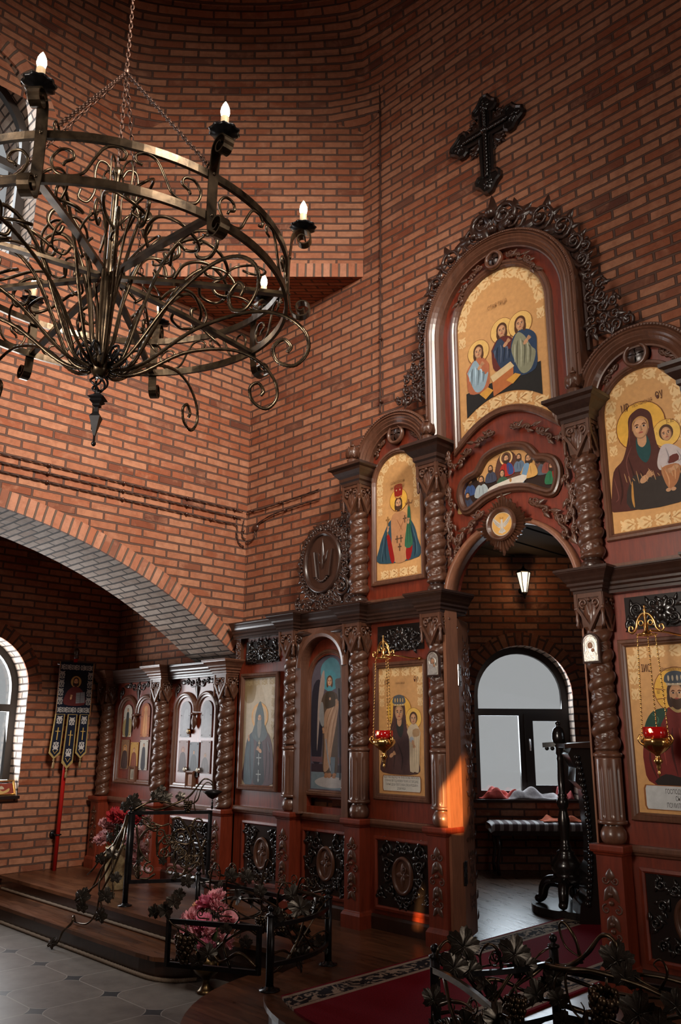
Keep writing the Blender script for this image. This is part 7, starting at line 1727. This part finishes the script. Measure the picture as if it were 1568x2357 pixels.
for q in range(3): mb.sph((-.10+.045*q, -.03+.012*q, 1.20), .018, n=8, m=6)
mb.build('cross_arm', M['black'], t)
for k in range(4):
    a = radians(20+90*k); mb = MB(); mb.tube(cat([(.07*cos(a), .07*sin(a), .17), (.15*cos(a), .15*sin(a), .165), (.19*cos(a), .19*sin(a), .12), (.205*cos(a), .205*sin(a), .055), (.235*cos(a), .235*sin(a), .030)], 5), [.052-.0010*i for i in range(21)], 8); mb.sph((.235*cos(a), .235*sin(a), .032), .032, 0, None, (1.2, 1, 1), 10, 7); mb.build('clawed_foot', M['black'], t)
mb = MB(); mb.prism([(.34*cos(radians(q)), .30*sin(radians(q))) for q in range(0, 360, 15)], 0, .06, 0); tag(mb.build('low_plinth', M['black'], None, (-.60, 1.68, 0)), 'low black oval plinth under the turned stand', 'plinth')
t = thing('carved_lectern', 'black carved lectern in silhouette beside the right doorway column', 'lectern', (-.31, 1.53, 0))
mb = MB(); O = [(-.17, 0), (.20, 0), (.20, 1.28), (-.14, 1.28), (-.17, 1.22), (-.12, 1.12), (-.13, 1.02), (-.06, .95), (-.055, .80), (-.04, .60), (-.05, .42), (-.09, .36), (-.10, .20), (-.15, .14)]
g = XF(Matrix.Rotation(radians(40), 4, 'Z') @ Matrix(((1, 0, 0, 0), (0, 0, -1, 0), (0, 1, 0, 0), (0, 0, 0, 1))))
mb.prism(O, -.16, .16, 0, g); mb.build('body', M['black'], t); mb = MB()
for i in range(26): s_ = .15+i*.042; mb.sph(g((-.055-.05*(abs(s_-.65)/.55)**2, s_, .165)), .022, n=8, m=6)
mb.build('carved_edge', M['black'], t); mb = MB(); mb.prism([(-.20, 1.27), (.22, 1.27), (.22, 1.33), (-.20, 1.30)], -.2, .2, 0, g); mb.build('slanted_top', M['dark'], t)

# ================================================================ banner in the left aisle
t = thing('church_banner', 'navy velvet church banner with three tails on a red pole by the aisle wall', 'banner', (-5.38, 0, 0)); g = lambda p: (p[2], p[0], p[1])
mb = MB(); mb.tube([(.0, -.345, .0), (.0, -.31, 2.16)], .022, 14); mb.build('pole', plain('red_lacquer', (.42, .012, .010), rough=.3, coat=.3), t)
mb = MB(); mb.lathe([(.024, 2.15), (.030, 2.17), (.020, 2.19), (.032, 2.215), (.030, 2.245), (.012, 2.265), (.004, 2.275)], 14, 0, None, (0, -.309)); mb.box(-.006, .006, -.317, -.301, 2.26, 2.37); mb.box(-.006, .006, -.345, -.273, 2.315, 2.33); mb.build('finial', M['dark'], t)
mb = MB(); mb.tube([(.03, -.53, 2.085), (.03, -.10, 2.105)], .012, 10); mb.build('cross_bar', M['dark'], t)
NAVY = (.006, .009, .024); a = Art(.40, .56, bg=NAVY); a.poly(GOLD, [(-1, 0), (-.97, 0), (-.97, 1), (-1, 1)], 0); a.poly(GOLD, [(1, 0), (.97, 0), (.97, 1), (1, 1)], 0)
SILV = (.36, .34, .33)
for i in range(5):
    x = -.145+.0725*i; a.motif(x, .505, 0 if i > 2 else pi, .075, SILV); a.motif(x, .055, 0 if i > 2 else pi, .075, SILV)
    if 0 < i < 5: a.motif(-.165, .055+i*.09, pi/2, .085, SILV); a.motif(.165, .055+i*.09, pi/2, .085, SILV)
a.poly((.012, .012, .02), [(-.62, .18), (.62, .18), (.62, .83), (-.62, .83)], 0); a.halo(0, .63, .30, (.48, .30, .10)); a.poly((.12, .025, .025), [(-.15, .53), (.15, .53), (.5, .42), (.58, .2), (-.58, .2), (-.5, .42)], 4); a.poly((.22, .22, .24), [(.08, .22), (.60, .24), (.56, .44), (.06, .42)], 0); a.stroke((.05, .05, .06), [(.33, .23), (.31, .43)], .03, False, 0)
for q in range(5): a.stroke((.08, .08, .09), [(.11, .40-.035*q), (.29, .405-.035*q)], .014, False, 0); a.stroke((.08, .08, .09), [(.36, .41-.035*q), (.54, .415-.035*q)], .014, False, 0)
a.face(0, .63, .17, hair=(.04, .02, .015), beard=(.04, .02, .015)); a.hand(-.22, .32, .09, 80)
mb = MB(); mb.v = [(.045+p[2], -.31+p[0], 1.55+p[1]) for p in a.mb.v]; mb.f = a.mb.f; mb.m = a.mb.m; mb.s = a.mb.s; mb.c = a.mb.c; mb.uv = a.mb.uv; mb.build('banner_cloth', M['velvet'], t)
for dy, zb, w_ in ((-.150, 1.10, .125), (-.012, 1.0, .125), (.130, 1.10, .125)):
    h = 1.56-zb; a = Art(w_, h, [(-w_*.5, .06), (0, 0), (w_*.5, .06), (w_*.44, h), (-w_*.44, h)], bg=(.36, .25, .09)); a.poly(NAVY, [(-.80, .16), (0, .05), (.80, .16), (.70, .99), (-.70, .99)], 0)
    a.motif(0, h*.86, pi/2, .085, (.50, .47, .46)); a.motif(0, h*.30, -pi/2, .085, (.50, .47, .46)); a.stroke((.55, .36, .10), [(0, .70), (0, .42)], .22, True, 0); a.stroke((.55, .36, .10), [(-.45, .615), (.45, .615)], .13, True, 0); a.stroke((.50, .33, .10), [(-.45, .20), (0, .12), (.45, .20)], .10, False, 0)
    off = .055 if dy < -.1 or dy > .1 else .062
    mb = MB(); sh = -.022 if dy < -.1 else .0
    mb.v = [(off+p[2], -.31+dy+p[0]+(h-p[1])*(-.06 if dy < -.1 else -.03 if dy < .1 else -.02), zb+p[1]) for p in a.mb.v]; mb.f = a.mb.f; mb.m = a.mb.m; mb.s = a.mb.s; mb.c = a.mb.c; mb.uv = a.mb.uv; mb.build('tail', M['velvet'], t)
    mb = MB(); bx = -.31+dy+h*(-.06 if dy < -.1 else -.03 if dy < .1 else -.02); mb.lathe([(.010, 0), (.012, -.015), (.005, -.022), (.012, -.035), (.015, -.09), (.004, -.092)], 10, 0, lambda p: (off+p[0], bx+p[1], zb+p[2])); mb.build('tassel', plain('dull_gold_thread', (.22, .14, .06), rough=.8), t)
mb = MB(); mb.tube([(-.10, -.345, .345), (-.05, -.345, .345), (.0, -.345, .345)], .012, 8); mb.tube([(.03*cos(q), -.338+.03*sin(q), .345) for q in [i*pi/8 for i in range(16)]], .008, 6, closed=True); mb.lathe([(.035, 0), (.035, .012), (.01, .016)], 14, 0, lambda p: (-.105+p[2], -.345+p[0], .345+p[1])); tag(mb.build('pole_bracket', M['iron'], None, (-5.38, 0, 0)), 'round iron wall bracket holding the red banner pole', 'bracket')
# sill board with a small gilt picture in the aisle window
mb = MB(); mb.box(-5.88, -5.43, -1.93, -.765, .715, .745); structure(mb.build('trim_7', M['black']))
a = Art(.26, .13, bg=(.26, .05, .03)); a.poly((.55, .36, .14), [(-.7, .25), (-.2, .55), (.2, .35), (.7, .6), (.6, .3), (0, .15)], 4); a.poly((.50, .42, .3), [(-.2, .55), (.1, .8), (.3, .55)], 4)
mb = MB(); mb.v = [(-5.50+p[1]*-.45+p[2], -.93+p[0], .747+p[1]*.88) for p in a.mb.v]; mb.f = a.mb.f; mb.m = a.mb.m; mb.s = a.mb.s; mb.c = a.mb.c; mb.uv = a.mb.uv
t = thing('gilt_picture', 'small gilt red picture leaning on the aisle window sill at far left', 'picture'); mb.build('painting', M['paint'], t)
mb = MB(); mb.sweep([(-.13, 0), (.13, 0), (.13, .13), (-.13, .13)], [(-.02, -.02), (-.018, .012), (-.004, .008), (0, .001)], True, 0, lambda p: (-5.50+p[1]*-.45+p[2], -.93+p[0], .765+p[1]*.88)); mb.build('frame', M['gold'], t)

# ================================================================ exposed twisted wiring on insulators
M['cable'] = plain('brown_textile_cable', (.055, .022, .014), rough=.7); M['insul'] = plain('brown_insulator', (.06, .022, .014), rough=.3, coat=.4)
def cable(label, pts, ins, nrm, group=None):
    t = thing('wall_cable', label, 'cable', group=group); P = cat(pts, 8); n_ = Vector(nrm); mb = MB()
    for ph in (0, pi):
        Q = []; L = 0
        D = []
        for i in range(len(P)-1):
            seg = P[i+1]-P[i]; m_ = max(1, int(seg.length/.02))
            for k in range(m_): D.append(P[i]+seg*k/m_)
        for i, q in enumerate(D):
            d = (D[min(i+1, len(D)-1)]-D[max(i-1, 0)]).normalized(); s_ = d.cross(n_); Q.append(q+s_*.0045*cos(i*.8+ph)+n_*.0045*sin(i*.8+ph))
        mb.tube(Q, .0042, 5)
    mb.build('twisted_wire', M['cable'], t)
    for q in ins:
        c = Vector(q); mb = MB(); u = n_.orthogonal().normalized(); w = n_.cross(u)
        mb.lathe([(.011, -.018), (.013, -.006), (.009, .002), (.015, .010), (.010, .018), (.002, .020)], 12, 0, lambda p: tuple(c+u*p[0]+w*p[1]+n_*p[2])); mb.build('insulator', M['insul'], t)
    return t
X_ = XL+.020
def rowy(z0, z1, ys): return [(X_, y, z0+(z1-z0)*(y+2.9)/3.1) for y in ys]
for lab, z0, z1, ye in (('topmost cable run on insulators across the brick above the side arch', 3.50, 3.50, .22), ('middle cable run on insulators across the brick above the side arch', 3.43, 3.425, .20), ('lowest cable run on insulators across the brick above the side arch', 3.36, 3.345, .10)):
    pts = rowy(z0, z1, (-2.9, -2.2, -1.5, -.8, -.1, ye)); ii = rowy(z0, z1, (-2.55, -1.85, -1.15, -.48, .08 if ye > .1 else -.2))
    if ye == .10: pts += [(X_, .12, 3.25), (X_, .15, 3.17), (X_, .22, 3.14)]
    cable(lab, pts, [(XL+.018, q[1], q[2]) for q in ii], (1, 0, 0))
cable('cable dropping beside the corner below the junction box', [(X_, .20, 3.42), (X_, .185, 3.32), (X_, .19, 3.24), (X_, .235, 3.225)], [(XL+.018, .19, 3.30)], (1, 0, 0))
Y_ = YR-.020
cable('upper cable run along the brick behind the screen, right of the corner', [(-3.13, Y_, 3.50), (-2.9, Y_, 3.49), (-2.5, Y_, 3.50), (-2.05, Y_, 3.52)], [(-2.62, YR-.018, 3.50), (-3.05, YR-.018, 3.50)], (0, -1, 0))
cable('lower cable run from the junction box towards the oval carving', [(-3.0, Y_, 3.34), (-2.75, Y_, 3.40), (-2.4, Y_, 3.42), (-2.05, Y_, 3.43)], [(-2.55, YR-.018, 3.41)], (0, -1, 0))
cable('short loop of cable low in the corner under the junction box', [(-3.13, Y_, 3.20), (-3.06, Y_, 3.19), (-3.0, Y_, 3.23), (-3.0, Y_, 3.29)], [], (0, -1, 0))
mb = MB(); mb.lathe([(.040, -.02), (.042, .012), (.034, .022), (.012, .026), (.002, .026)], 20, 0, lambda p: (-3.0+p[0], YR-.0-p[2]-.0, 3.325+p[1])); tag(mb.build('junction_box', M['insul']), 'round brown junction box on the brick by the corner', 'junction box')
cable('vertical cable on insulators running up the brick left of the gable', [(-1.32, Y_, 4.05), (-1.31, Y_, 5.0), (-1.30, Y_, 6.0), (-1.295, Y_, 7.0), (-1.295, Y_, 7.7)], [(-1.31, YR-.018, z) for z in (4.15, 4.75, 5.35, 5.95, 6.55, 7.15)], (0, -1, 0))
